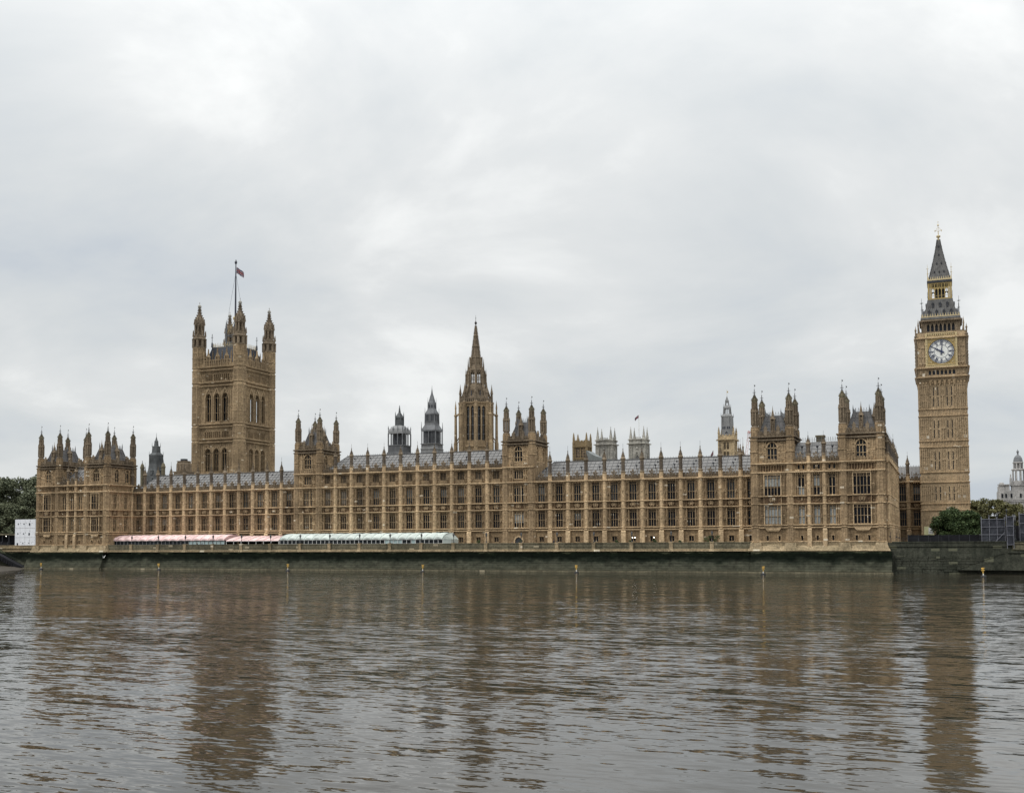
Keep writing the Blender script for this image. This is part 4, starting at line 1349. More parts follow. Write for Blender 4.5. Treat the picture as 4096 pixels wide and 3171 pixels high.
    if not south:
        ch = MB(); cx_ = ra + (rb - ra) * 0.52
        ch.box(cx_ - 1.0, cx_ + 1.0, 279.4, 281.0, 30.0, 33.5); ch.box(cx_ - 1.15, cx_ + 1.15, 279.25, 281.15, 33.5, 33.95)
        part('chimney', ch, M['dome_stone'], t)
    # tower upper storeys and turrets
    rings = [7.3, LV['s1'], LV['s1b'], LV['s2'], LV['s3'], LV['corn'] + .1, 26.65]
    for i, (xl, xr) in enumerate(TW):
        square_tower(t, xl, xr, yf, yb, zc1, zc2, 38.9, 26.7, 'SE' if (south or i == 1) else 'S', s_low=26.7)
        for x in (xl, xr):
            put_turret(t, x, yf, 5.2, zc2 + 2.4, 11.0, 1.18, rings + [29.6, zc1, zc2])
            put_turret(t, x, yb, 26.0, zc2 + 2.4, 11.0, 1.18, [29.6, zc1, zc2])
    return t, X0, X1


TWS = [(-278.2, -270.2), (-258.1, -250.2)]
TWN = [(-44.2, -35.8), (-23.1, -14.7)]
pavS, SX0, SX1 = pavilion('palace_pavilion', 'left end pavilion of the palace with two turreted towers, beside the white cabin block', TWS, None, [-267.4, -264.1, -260.8], 32.5, 33.35, True)
pavN, NX0, NX1 = pavilion('palace_pavilion', 'right end pavilion of the palace with two turreted towers and white window blinds', TWN, None, [-33.1, -29.45, -25.8], 32.5, 33.35, False)

# side walls of the two pavilions (the left one shows its return above the terrace)
for t, xe, y1, wins in ((pavS, SX1, YM, (274.6, 279.6)),):
    fr = Frame(xe, 0, 'E')
    w, s_ = MB(fr), MB(fr)
    ops = []
    for u in wins: ops += [op(u, 1.7, LV['w1'], 4.4), op(u, 1.7, LV['w2'], 4.8)]
    ops.append(op(275.2, 0.95, 7.4, 1.6))
    wallgrid(w, YF, y1, 6.0, 26.6, ops)
    for u in wins:
        put_window(t, fr, u, LV['w1'], 1.7, 4.4, 3, transoms=(1.95,), gi=0); put_window(t, fr, u, LV['w2'], 1.7, 4.8, 3, transoms=(2.0,), gi=0)
        for s in (-1, 1):
            ua, ub = sorted((u + s * 1.05, u + s * 1.75))
            for za, zb in ((LV['s1b'] + .15, LV['s2'] - .15), (LV['s3'] + .15, LV['corn'] - .35)): ribs(w, ua, ub, za, zb, 1)
        ribs(w, u - 1.6, u + 1.6, LV['corn'] + .3, 26.4, 6, mid=False)
        place('carved_panel', arms_mesh(2.0, LV['s3'] - LV['s2'] - 0.35), t, fr(u, 0.0, LV['s2'] + 0.17), fr.rot)
    put_window(t, fr, 275.2, 7.4, 0.95, 1.6, 2, gi=0)
    courses(t, fr, 'string_course', 'stone_light', YF, y1 + 2, PLV, PEX)
    part('side_wall', w, [M['stone_mid'], M['stone_light']], t)

# lit lamps seen through two ground-floor windows of the right wing
for x in (NX[5] - .35, NX[5] + .35, NX[6] + .35):
    b = MB(); b.ball(x, YM + .22, 8.62, .15, 8, 5)
    part('lamp', b, M['lit'], NWING)

# the two single square towers of the main front
for lab, xl, xr in (('single square palace tower behind the left end of the green marquee', -184.9, -177.2), ('single square palace tower with an arched door, just right of the central spire', -115.6, -107.9)):
    t = thing('palace_tower', lab, 'palace tower', ((xl + xr) / 2, 287, 6.3), 'single square towers of the palace front')
    fr = Frame((xl + xr) / 2, YM - 0.45, 'S')
    w, s_ = MB(fr), MB(fr)
    hw = (xr - xl) / 2 + 0.85
    ops = [op(0, 2.9, LV['w1'], 4.43), op(0, 2.9, LV['w2'], 4.83), op(0, 2.6, 25.3, 2.7)]
    second = xl > -150
    if not second: ops += [op(-1.2, 0.9, 7.55, 1.4), op(1.2, 0.9, 7.55, 1.4)]
    wallgrid(w, -hw, hw, 6.3, 30.2, ops)
    for s in (-1, 1):
        w.quad((s * hw, 0, 6.3), (s * hw, -11, 6.3), (s * hw, -11, 30.2), (s * hw, 0, 30.2))
        ua, ub = sorted((s * 1.75, s * 2.75))
        for za, zb in ((LV['s1b'] + .15, LV['s2'] - .15), (LV['s3'] + .15, LV['corn'] - .35), (LV['corn'] + .3, 28.1)): ribs(w, ua, ub, za, zb, 2)
        carved(w, ua, ub, LV['s2'] + .1, LV['s3'] - .1, 4)
    for z, h, n, tr in ((LV['w1'], 4.43, 4, (1.95,)), (LV['w2'], 4.83, 4, (2.0,)), (25.3, 2.7, 4, ())):
        put_window(t, fr, 0, z, 2.9 if z < 25 else 2.6, h, n, transoms=tr, gi=(1 if z > 18 else 0), mull=0.13, thick=(3,) if z < 25 else (), blind=((0.3, 0.9) if second and z < 12 else None))
    if not second:
        for c in (-1.2, 1.2): put_window(t, fr, c, 7.55, 0.9, 1.4, 2, gi=0)
    else:
        dm = MB(fr); dm.box(-1.1, 1.1, 0.02, 0.06, 6.3, 8.0)
        dm.extrude([(-1.1, 8.0), (1.1, 8.0), (0.7, 8.6), (0, 8.9), (-0.7, 8.6)], 0.02, 0.06)
        part('doorway', dm, M['iron_dark'], t)
        da = MB(fr)
        for s in (-1, 1):
            da.box(s * 1.3 - 0.2, s * 1.3 + 0.2, 0, 0.3, 6.3, 8.0)
            da.extrude([(s * 1.1, 8.0), (s * 1.5, 8.0), (s * 1.1, 8.9), (0, 9.4), (0, 8.95), (s * 0.75, 8.6)], 0, 0.3)
        part('door_arch', da, M['stone_light'], t)
    place('carved_panel', arms_mesh(2.6, LV['s3'] - LV['s2'] - 0.35), t, fr(0, 0.0, LV['s2'] + 0.17), 0)
    courses(t, fr, 'string_course', 'stone_light', -hw, hw, PLV[:4] + [(LV['corn'], .3, .45), (28.6, .32, .5)], {LV['corn']: [(LV['corn'] - .25, 'd')], 28.6: [(28.3, 'd')]})
    s_.box(-hw, hw, 0, 0.5, 6.3, 7.05)
    part('wall', w, [M['stone'], M['stone_light']], t); part('plinth', s_, M['stone_light'], t)
    square_tower(t, xl, xr, 282.5, 292.0, 35.1, 36.0, 41.6, 28.6, 'SE' if second else 'SE', wz=(30.2, 4.4), s_low=28.7)
    rr = [LV['s1'], LV['s1b'], LV['s2'], LV['s3'], LV['corn'], 28.6, 32.0, 35.1, 36.0]
    for x in (xl, xr):
        put_turret(t, x, 282.5, 6.3, 38.2, 10.4, 1.14, rr)
        put_turret(t, x, 292.0, 28.6, 38.2, 10.4, 1.14, [32.0, 35.1, 36.0])

# north return: long side range running back from the river, seen edge-on
t = thing('palace_return', 'palace side range running back from the right end pavilion, seen edge-on', 'palace wing', (-19.5, 308, 6.3))
frE = Frame(-13.35, 0, 'E')
rb = [287.6 + 4.9 * k for k in range(9)]
range_walls(t, frE, YF + 1.2, 331.8, rb, 4.9, 26.65, False, arms=False, ground=False, ww=1.6, depth=10)
rings = [LV['s1'], LV['s1b'], LV['s2'], LV['s3'], 26.65]
for k in range(12):
    put_buttress(t, frE, 275.3 + 4.9 * k, 6.3, 28.4, 34.4 if k != 7 else 36.2, rings, foot=LV['s1'] - .3)
r = MB(); r.quad((-14.2, 285.8, 27.2), (-14.2, 331.8, 27.2), (-19.5, 331.8, 31.0), (-19.5, 285.8, 31.0)); r.quad((-24.8, 285.8, 27.2), (-24.8, 331.8, 27.2), (-19.5, 331.8, 31.0), (-19.5, 285.8, 31.0))
for yy in (285.8, 331.8): r.tri((-14.2, yy, 27.2), (-24.8, yy, 27.2), (-19.5, yy, 31))
part('roof', r, M['roof'], t)

# link range between the return and the clock tower
t = thing('palace_link', 'narrow shaded palace range squeezed between the side range and the foot of the clock tower', 'palace wing', (-10, 336, 6.3))
frL = Frame(0, 332.0, 'S')
range_walls(t, frL, -13.3, -6.0, [-11.9, -8.1], 3.9, 24.35, False, depth=9, ground=False, ww=1.8, gi_fn=lambda c, z: 1)
put_buttress(t, frL, -10.4, 6.3, 26.2, 33.0, [LV['s1'], LV['s1b'], LV['s2'], LV['s3'], 24.35], foot=LV['s1'] - .3)
r = MB(); r.quad((-13.3, 332.6, 24.9), (-6, 332.6, 24.9), (-6, 337.5, 29.0), (-13.3, 337.5, 29.0)); r.quad((-13.3, 342, 24.9), (-6, 342, 24.9), (-6, 337.5, 29.0), (-13.3, 337.5, 29.0))
ro = part('roof', r, M['roof'], t)
s_ = MB(); cresting(s_, (-13.3, 337.5, 29.0), (-6, 337.5, 29.0), 0.5, 0.7, 0.06)
for k in range(8): s_.bar((-13.3 + k, 332.6, 24.95), (-13.3 + k, 337.5, 29.05), 0.07)
link('roof_rolls', s_.mesh('roof_rolls', M['roof_seam'], tuple(t.location)), ro)


def merge(dst, src):
    o = len(dst.v); dst.v += src.v; dst.fc += [[i + o for i in f] for f in src.fc]; dst.mi += src.mi


def four(xl, xr, yf, yb):
    return [Frame((xl + xr) / 2, yf, 'S'), Frame(xr, (yf + yb) / 2, 'E'), Frame((xl + xr) / 2, yb, 'N'), Frame(xl, (yf + yb) / 2, 'W')]


def flag_cloth(w, h, wave, droop, seed=0):
    """waving cross-and-saltire flag, modelled as a fine grid with per-face colours"""
    nx, nz = 36, 20
    mb = MB()
    ids = []
    for i in range(nx + 1):
        for j in range(nz + 1):
            a, b = i / nx, j / nz
            x = a * w * (1 - 0.25 * droop)
            y = wave * math.sin(a * 7 + b * 2 + seed) * (0.2 + a)
            z = b * h * (1 - .1 * a) - droop * h * (a ** 1.3) + 0.1 * math.sin(a * 9 + seed) * a
            ids.append(mb.pt(x, y, z))
    for i in range(nx):
        for j in range(nz):
            u, v = (i + .5) / nx * 2 - 1, (j + .5) / nz - .5     # u -1..1 , v -.5..5
            d = min(abs(v - u * .5), abs(v + u * .5)) * 0.894
            if abs(u) < 0.10 or abs(v) < 0.10: m = 1
            elif abs(u) < 0.17 or abs(v) < 0.17: m = 2
            elif d < 0.035: m = 1
            elif d < 0.1: m = 2
            else: m = 0
            mb.cur = m
            q = [i * (nz + 1) + j, (i + 1) * (nz + 1) + j, (i + 1) * (nz + 1) + j + 1, i * (nz + 1) + j + 1]
            mb.face([ids[k] for k in q])
    return mb


def union_flag(name, lab, pos, w, h, wave, droop, mirror=1, seed=0):
    mb = flag_cloth(w, h, wave, droop, seed)
    mb.v = [(x * mirror, y, z) for x, y, z in mb.v]
    o = link(name, mb.mesh(name, [M['flag_blue'], M['flag_red'], M['flag_white']], smooth=True), None, pos)
    tag(o, lab, 'flag')
    return o


# ------------------------------------------------------------------ great square flag tower
FT = thing('flag_tower', 'massive square sandstone tower with four domed turrets and a flagpole behind the left wing', 'tower', (-267.8, 362.3, 6.3))
fl, frr, ff, fb = -277.6, -258.0, 352.4, 372.2
wall, st = MB(), MB()
mould = MB()
for fr in four(fl - 1.2, frr + 1.2, ff - 1.2, fb + 1.2):
    w, s_, m_ = MB(fr), MB(fr), MB(fr)
    L = 11.0
    ops = []
    det = fr.side in 'SE'
    cs = (-4.0, 0.0, 4.0)
    for c in cs:
        ops.append(op(c, 3.0, 55.9, 11.2)); ops.append(op(c, 3.0, 36.0, 9.0))
        for k in range(4):
            for z, h in ((72.1, 2.6), (49.3, 2.5)):
                ops.append(op(c + (k - 1.5) * 0.92, 0.5, z, h))
    wallgrid(w, -L, L, 6.3, 79.0, ops, rec=1.0)
    for c in cs:
        for z, h in ((55.9, 11.2), (36.0, 9.0)):
            tall = h > 10
            if det:
                put_window(FT, fr, c, z, 3.0, h, 2 if tall else 3, transoms=(h * 0.30,) if tall else (h * .22,), head='arch', rec=1.3 if tall else 1.0, mull=0.15, gi=0, frame_mat='stone_tower')
            # deep splayed jambs and hood gable
            for s in (-1, 1):
                m_.box(c + s * 1.62 - 0.16, c + s * 1.62 + 0.16, 0.0, 0.35, z - 0.4, z + h * 0.8)
            if tall:
                for s in (-1, 1):
                    m_.extrude([(c + s * 1.95, z + h - 2.2), (c + s * 1.55, z + h - 2.2), (c + s * 1.0, z + h - 0.3), (c, z + h + 1.6), (c, z + h + 2.6), (c + s * 1.3, z + h)], 0.0, 0.3)
                m_.taper(c, .15, z + h + 2.2, z + h + 3.3, .25, .15, .08, .1)
            else:
                for s in (-1, 1):
                    m_.extrude([(c + s * 1.95, z + h - 1.6), (c + s * 1.55, z + h - 1.6), (c + s * 1.1, z + h - 0.3), (c, z + h + .35), (c, z + h + .75), (c + s * 1.3, z + h)], 0.0, 0.3)
        for z, h in ((72.1, 2.6), (49.3, 2.5)):
            for k in range(4):
                u = c + (k - 1.5) * 0.92
                w.quad((u - .25, -0.98, z), (u + .25, -0.98, z), (u + .25, -0.98, z + h), (u - .25, -0.98, z + h))
                m_.box(u + 0.4, u + 0.52, 0, 0.16, z - .6, z + h + .5)
    for za, zb in ((67.6, 69.6), (45.6, 47.3)):
        carved(m_, -6.0, 6.0, za, zb, int(za) + ord(fr.side), 0.3)
    for u0, u1 in ((-7.6, -6.0), (6.0, 7.6)):
        for za, zb in ((36, 47), (56, 69), (49, 53), (72, 76)):
            ribs(m_, u0, u1, za, zb, 2, dep=0.2)
    for z in (36.0 - 1.0, 47.6, 48.8, 53.6, 54.8, 70.0, 71.4, 76.3, 77.6):
        string(s_, -L, L, z, 0.36, 0.5)
    dentils(s_, -L, L, 76.0, 0.7, 0.5, 0.4); dentils(s_, -L, L, 71.2, 0.7, 0.4, 0.3); dentils(s_, -L, L, 54.5, 0.7, 0.5, 0.3); dentils(s_, -L, L, 48.5, 0.7, 0.4, 0.3)
    # pierced parapet with gabled niches
    for k in range(3):
        c = (k - 1) * 4.4
        for q in range(5):
            u = c - 1.7 + q * 0.85
            s_.box(u - 0.2, u + 0.2, -0.35, 0.1, 77.6, 80.3)
            s_.box(u - 0.42, u + 0.42, -0.3, 0.0, 78.5, 78.75)
        s_.box(c - 2.1, c + 2.1, -0.35, 0.15, 80.2, 80.5)
        s_.box(c - 0.95, c - 0.6, -0.4, 0.25, 77.6, 81.8); s_.box(c + 0.6, c + 0.95, -0.4, 0.25, 77.6, 81.8); s_.box(c - 0.14, c + .14, -0.3, 0.2, 77.6, 81.8)
        s_.extrude([(c - 1.05, 81.7), (c + 1.05, 81.7), (c + 0.5, 82.3), (c + 0.15, 83.3), (c, 85.0), (c - 0.15, 83.3), (c - 0.5, 82.3)], -0.4, 0.25)
        for s in (-2.2, 2.2):
            s_.taper(c + s, -0.1, 77.6, 82.6, 0.22, 0.22, 0.16, 0.16); s_.taper(c + s, -0.1, 82.6, 84.6, 0.2, 0.2, 0.02, 0.02)
    merge(wall, w); merge(st, s_); merge(mould, m_)
part('wall', wall, M['stone_tower'], FT); split_levels(FT, 'string_course', st, 'stone_tower', (42, 48.0, 51, 53.95, 60, 70.7, 74, 77.0)); part('panelling', mould, M['stone_tower'], FT)


def big_turret():
    R = 2.55
    mb = MB()
    rings = [35.0, 47.6, 48.8, 53.6, 54.8, 70.0, 71.4, 76.3, 77.6, 81.6]
    prof = [(R, 6.3)]
    for r in rings: prof += [(R, r - .3), (R + .28, r - .12), (R + .3, r + .12), (R, r + .3)]
    prof += [(R, 86.0)]
    mb.lathe(0, 0, prof, 8)
    ap = R * math.cos(math.pi / 8)
    segs = [28.0] + rings + [86.0]
    for a, b in zip(segs, segs[1:]):
        if b - a < 2: continue
        n = max(1, round((b - a) / 2.5))
        for j in range(8):
            an = 2 * math.pi * j / 8; c, s = math.cos(an), math.sin(an)
            for off in (-0.95, -0.32, 0.32, 0.95):
                x, y = ap * c - s * off * 0.92, ap * s + c * off * 0.92
                mb.bar((x, y, a + .3), (x, y, b - .3), 0.27)
            for k in range(n):
                z = a + (b - a) * (k + .9) / n
                if z > b - .35: z = b - .4
                mb.bar((ap * c - s * .9, ap * s + c * .9, z), (ap * c + s * .9, ap * s - c * .9, z), 0.34)
    body = mb.mesh('turret', M['stone_tower'])
    t = MB()

    def cage(za, zb, r, post, core):
        t.lathe(0, 0, [(core, za), (core, zb)], 8, cap=False)
        for j in range(8):
            a = math.pi / 8 + 2 * math.pi * j / 8
            t.bar((r * math.cos(a), r * math.sin(a), za), (r * math.cos(a), r * math.sin(a), zb), post)
    cage(86.0, 89.4, R - .25, 0.85, 0.3)
    t.lathe(0, 0, [(R - .1, 88.8), (R + .45, 89.3), (R + .45, 89.6), (R, 89.8), (R, 90.9), (1.8, 91.0), (1.8, 91.5)], 8)
    t.lathe(0, 0, [(R, 85.8), (R, 86.4), (R - .3, 86.5)], 8)
    for j in range(8):
        a = math.pi / 8 + 2 * math.pi * j / 8
        t.taper((R) * math.cos(a), R * math.sin(a), 90.5, 93.0, .2, .2, .05, .05)
    cage(91.4, 94.9, 1.65, 0.55, 0.2)
    t.lathe(0, 0, [(1.7, 94.4), (2.1, 94.8), (2.1, 95.1), (1.9, 95.3)], 8)
    lan = t.mesh('turret_lantern', M['stone_top'])
    d = MB()
    pr = [(1.9, 95.2), (2.0, 96.0), (1.95, 96.9), (1.7, 97.7), (1.15, 98.6), (0.75, 99.6), (0.5, 100.6), (0.36, 101.9)]
    d.lathe(0, 0, pr, 8)
    for A, B in zip(pr[2:], pr[3:]): crockets(d, 0, 0, (A, B), 8, 0.26, 0.6)
    for j in range(8):
        a = 2 * math.pi * j / 8
        d.taper(1.95 * math.cos(a), 1.95 * math.sin(a), 95.3, 97.4, .28, .28, .05, .05)
    dm = d.mesh('turret_cap', M['stone_top'])
    f = MB()
    f.lathe(0, 0, [(0.35, 101.8), (0.3, 102.0), (0.68, 102.35), (0.72, 102.75), (0.62, 103.1), (0.4, 103.4), (0.1, 103.6)], 10)
    f.bar((0, 0, 103.4), (0, 0, 104.6), 0.12); f.bar((-.25, 0, 104.2), (.25, 0, 104.2), .1)
    for k in range(5):
        a = 2 * math.pi * k / 5; f.ball(.62 * math.cos(a), .62 * math.sin(a), 103.0, .16, 5, 4)
    fm = f.mesh('crown_finial', M['stone_white'])
    return body, lan, dm, fm


bt = big_turret()
for x, y in ((fl, ff), (frr, ff), (frr, fb), (fl, fb)):
    o = place('turret', bt[0], FT, (x, y, 0)); link('turret_lantern', bt[1], o); link('turret_cap', bt[2], o); link('crown_finial', bt[3], o)
r = MB()
r.taper(-267.8, 362.3, 78.5, 86.6, 8.6, 8.6, 6.2, 6.2)
part('roof', r, M['roof_dark'], FT)
c = MB()
for sgn in (-1, 1):
    for a, b in (((-6.3, sgn * 6.3), (6.3, sgn * 6.3)), ((sgn * 6.3, -6.3), (sgn * 6.3, 6.3))):
        P, Q = Vector((-267.8 + a[0], 362.3 + a[1], 86.7)), Vector((-267.8 + b[0], 362.3 + b[1], 86.7))
        cresting(c, P, Q, 1.5, 0.8, 0.1)
        for k in range(14):
            p = P.lerp(Q, k / 13); c.bar(p - Vector((0, 0, 1.3)), p, 0.12)
part('cresting', c, M['gilt_pale'], FT)
c = MB()
for x, y in ((-6.3, -6.3), (6.3, -6.3), (6.3, 6.3), (-6.3, 6.3)):
    c.bar((-267.8 + x, 362.3 + y, 86.6), (-267.8 + x, 362.3 + y, 92.0), 0.16)
    c.bar((-267.8 + x - .5, 362.3 + y, 90.6), (-267.8 + x + .5, 362.3 + y, 90.6), 0.13)
    c.lathe(-267.8 + x, 362.3 + y, [(0.4, 86.6), (0.3, 88.2), (0.1, 88.8)], 6)
part('corner_finial', c, M['iron_dark'], FT)
# iron crown that steadies the pole
c, g = MB(), MB()
c.box(-267.8 - 2.6, -267.8 + 2.6, 359.7, 364.9, 86.6, 88.2)
for a in range(4):
    ca, sa = math.cos(math.pi / 4 + a * math.pi / 2), math.sin(math.pi / 4 + a * math.pi / 2)
    bx, by = -267.5 + 3.6 * ca, 362.3 + 3.6 * sa
    c.bar((bx, by, 86.6), (bx, by, 92.6), 0.55); c.lathe(bx, by, [(0.45, 92.4), (0.36, 95.2), (0.42, 95.3), (0.12, 97.4), (0, 98.4)], 6)
    c.bar((bx, by, 91.8), (-267.5 + 3.6 * math.cos(math.pi / 4 + (a + 1) * math.pi / 2), 362.3 + 3.6 * math.sin(math.pi / 4 + (a + 1) * math.pi / 2), 91.8), 0.3)
    c.bar((bx, by, 88.9), (-267.5 + 3.6 * math.cos(math.pi / 4 + (a + 1) * math.pi / 2), 362.3 + 3.6 * math.sin(math.pi / 4 + (a + 1) * math.pi / 2), 88.9), 0.3)
    for k in range(6):
        t0, t1 = k / 6, (k + 1) / 6
        f_ = lambda t: Vector((bx + (-267.5 - bx) * t, by + (362.3 - by) * t, 92.4 + 6.4 * (t ** 1.15)))
        g.bar(f_(t0), f_(t1), 0.24)
g.lathe(-267.5, 362.3, [(0.75, 98.4), (0.95, 98.8), (0.95, 99.5), (0.5, 99.9)], 8)
part('pole_cradle', c, M['iron'], FT); part('gilded_ribs', g, M['gilt'], FT)
p = MB(); p.lathe(-267.5, 362.3, [(0.42, 88), (0.4, 99), (0.30, 112), (0.2, 121.3), (0.2, 121.5)], 10); p.lathe(-267.5, 362.3, [(0.2, 121.4), (0.5, 121.9), (0.55, 122.4), (0.3, 122.9), (0.05, 123.5)], 8)
for s in (-1, 1):
    p.bar((-267.5 + s * 5.2, 362.3, 92.0), (-267.5, 362.3, 118), 0.06)
part('flagpole', p, M['pole'], FT)
union_flag('national_flag', 'red, white and blue flag drooping from the tall pole on the massive square tower', (-267.1, 362.2, 117.6), 4.3, 2.6, 0.35, 0.85, 1)

# ------------------------------------------------------------------ octagonal spire tower
SX, SY = -146.9, 332.0
T = thing('spire_tower', 'octagonal sandstone tower with tall windows and a slender spire behind the middle range', 'tower', (SX, SY, 25))
PH = -math.pi / 2 + math.radians(22.5)
w = MB()
w.lathe(SX, SY, [(5.6, 20), (5.6, 39.0), (5.9, 39.2), (5.9, 39.6), (5.35, 39.8), (5.35, 41.0)], 8)
w.lathe(SX, SY, [(5.35, 53.4), (5.35, 53.7), (5.75, 53.9), (5.75, 54.2), (5.4, 54.4), (5.4, 55.3), (4.6, 55.35), (3.5, 58.2), (3.1, 60.2), (2.75, 60.6), (2.75, 61.0)], 8)
w.lathe(SX, SY, [(4.55, 40), (4.55, 54)], 8)
w.lathe(SX, SY, [(2.75, 65.0), (2.95, 65.3), (2.95, 65.7), (2.45, 65.9), (2.2, 67.2), (2.0, 67.3), (2.0, 69.5), (2.15, 69.6), (2.15, 69.9), (1.5, 70.0)], 8)
for j in range(8):
    a0 = math.pi / 8 + 2 * math.pi * j / 8
    ca, sa = math.cos(a0), math.sin(a0)
    rad = lambda r, z: (SX + r * ca, SY + r * sa, z)
    # corner shafts of the main stage and their pinnacles
    w.lathe(SX + 5.3 * ca, SY + 5.3 * sa, [(0.62, 22), (0.62, 54.0), (0.75, 54.1), (0.75, 54.5), (0.42, 54.8), (0.36, 57.3), (0.5, 57.4), (0.14, 59.6), (0.0, 61.0)], 8)
    # flying piers
    w.lathe(SX + 6.9 * ca, SY + 6.9 * sa, [(0.68, 22), (0.68, 40.6), (0.5, 41.4), (0.42, 49.8), (0.56, 50.0), (0.56, 50.3), (0.3, 50.6), (0.24, 52.4), (0.34, 52.5), (0.1, 54.4), (0.0, 55.4)], 8)
    w.bar(rad(6.9, 49.6), rad(5.3, 51.0), 0.32); w.bar(rad(6.9, 50.2), rad(5.3, 51.2), 0.25)
    w.bar(rad(6.9, 41.0), rad(5.3, 43.4), 0.35); w.bar(rad(6.9, 40.2), rad(5.3, 42.2), 0.25)
    # upper stage
    w.bar(rad(2.75, 60.6), rad(2.7, 65.4), 0.75)
    w.lathe(SX + 3.4 * ca, SY + 3.4 * sa, [(0.35, 57.0), (0.28, 60.6), (0.2, 63.6), (0.3, 63.8), (0.16, 64.4), (0.0, 66.4)], 6)
    w.bar(rad(3.4, 63.5), rad(2.7, 64.4), 0.18); w.bar(rad(3.4, 60.9), rad(2.7, 61.4), 0.18)
    w.lathe(SX + 2.6 * ca, SY + 2.6 * sa, [(0.3, 65.4), (0.24, 67.0), (0.1, 68.6), (0.0, 69.9)], 6)
    w.lathe(SX + 2.05 * ca, SY + 2.05 * sa, [(0.22, 67.2), (0.22, 69.8), (0.1, 70.2)], 6)
    # ribs of the sloping stage
    w.bar(rad(5.2, 54.6), rad(3.3, 60.5), 0.55)
    # panels of windows
    am = a0 + math.pi / 8
    cm, sm = math.cos(am), math.sin(am)
    ap = 5.3 * math.cos(math.pi / 8)
    def fm(u, d, z, cm=cm, sm=sm, ap=ap): return (SX + (ap + d) * cm - sm * u, SY + (ap + d) * sm + cm * u, z)
    pm = MB(fm)
    for u in (-1.62, 0.0, 1.62): pm.box(u - 0.27, u + 0.27, -0.9, 0.05, 41, 53.4)
    pm.box(-2.1, 2.1, -0.8, 0.03, 40.9, 41.5); pm.box(-2.1, 2.1, -0.8, 0.03, 53.0, 53.5)
    for sgn in (-0.81, 0.81):
        pts = arch_pts(0.55, 52.0, 1.0, 5)
        for s2_ in (-1, 1):
            for (xa, za), (xb, zb) in zip(pts, pts[1:]):
                pm.quad((sgn + s2_ * xa, -0.05, za), (sgn + s2_ * 0.6, -0.05, za), (sgn + s2_ * 0.6, -0.05, zb), (sgn + s2_ * xb, -0.05, zb))
    # parapet
    for k in range(6):
        u = -1.75 + k * 0.7
        pm.box(u - 0.2, u + 0.2, 0.2, 0.4, 54.3, 55.6)
    pm.box(-2.1, 2.1, 0.2, 0.38, 55.4, 55.65)
    # small lucarne
    pm.box(-0.35, 0.35, -2.2, -1.1, 56.2, 58.4); pm.extrude([(-0.45, 58.4), (0.45, 58.4), (0, 59.2)], -2.2, -1.0)
    merge(w, pm)
    tr, gl = MB(fm), MB(fm)
    for sgn in (-0.81, 0.81):
        tr.box(sgn - 0.05, sgn + 0.05, -0.5, -0.34, 41.4, 53.0)
        for z in (43.6, 46.6, 49.5, 52.0): tr.box(sgn - .55, sgn + .55, -0.5, -0.36, z - .08, z + .08)
        gl.quad((sgn - .6, -0.52, 41.4), (sgn + .6, -.52, 41.4), (sgn + .6, -.52, 53.1), (sgn - .6, -.52, 53.1))
    gw = part('window', tr, M['iron_light'], T)
    link('pane', gl.mesh('pane', M['glass_dark'], (SX, SY, 25)), gw)
    ut = MB(lambda u, d, z, cm=cm, sm=sm: (SX + (2.5 + d) * cm - sm * u, SY + (2.5 + d) * sm + cm * u, z))
    for u in (0.0,): ut.box(u - 0.12, u + 0.12, -0.1, 0.1, 60.8, 65.2)
    ut.box(-0.9, 0.9, -0.08, 0.08, 62.7, 62.95); ut.box(-0.9, 0.9, -.1, .1, 64.6, 65.3); ut.box(-0.9, 0.9, -.1, .1, 60.6, 61.0)
    merge(w, ut)
    lu = MB(fm); lu.box(-0.18, 0.18, -1.1, -1.08, 56.5, 58.2)
    part('lucarne_opening', lu, M['louvre'], T)
w.mi = [1 if sum(w.v[i][2] for i in f) / len(f) > 54.6 else 0 for f in w.fc]
part('body', w, [M['stone_tower'], M['stone_top']], T)
sp = MB()
pr = [(1.62, 69.8), (1.2, 73.4), (1.35, 73.5), (1.35, 73.9), (1.13, 74.1), (0.72, 77.1), (0.85, 77.2), (0.85, 77.5), (0.66, 77.7), (0.24, 80.8)]
sp.lathe(SX, SY, pr, 8)
for A, B in ((pr[0], pr[1]), (pr[4], pr[5]), (pr[8], pr[9])): crockets(sp, SX, SY, (A, B), 8, 0.15, 0.42)
part('spire', sp, M['stone_top'], T)
f = MB(); f.lathe(SX, SY, [(0.22, 80.7), (0.12, 81.1), (0.42, 81.6), (0.38, 82.0), (0.1, 82.3), (0.05, 83.2), (0.16, 83.4), (0.0, 83.7)], 8); f.bar((SX, SY, 83), (SX, SY, 84.4), 0.06)
part('finial', f, M['finial'], T)

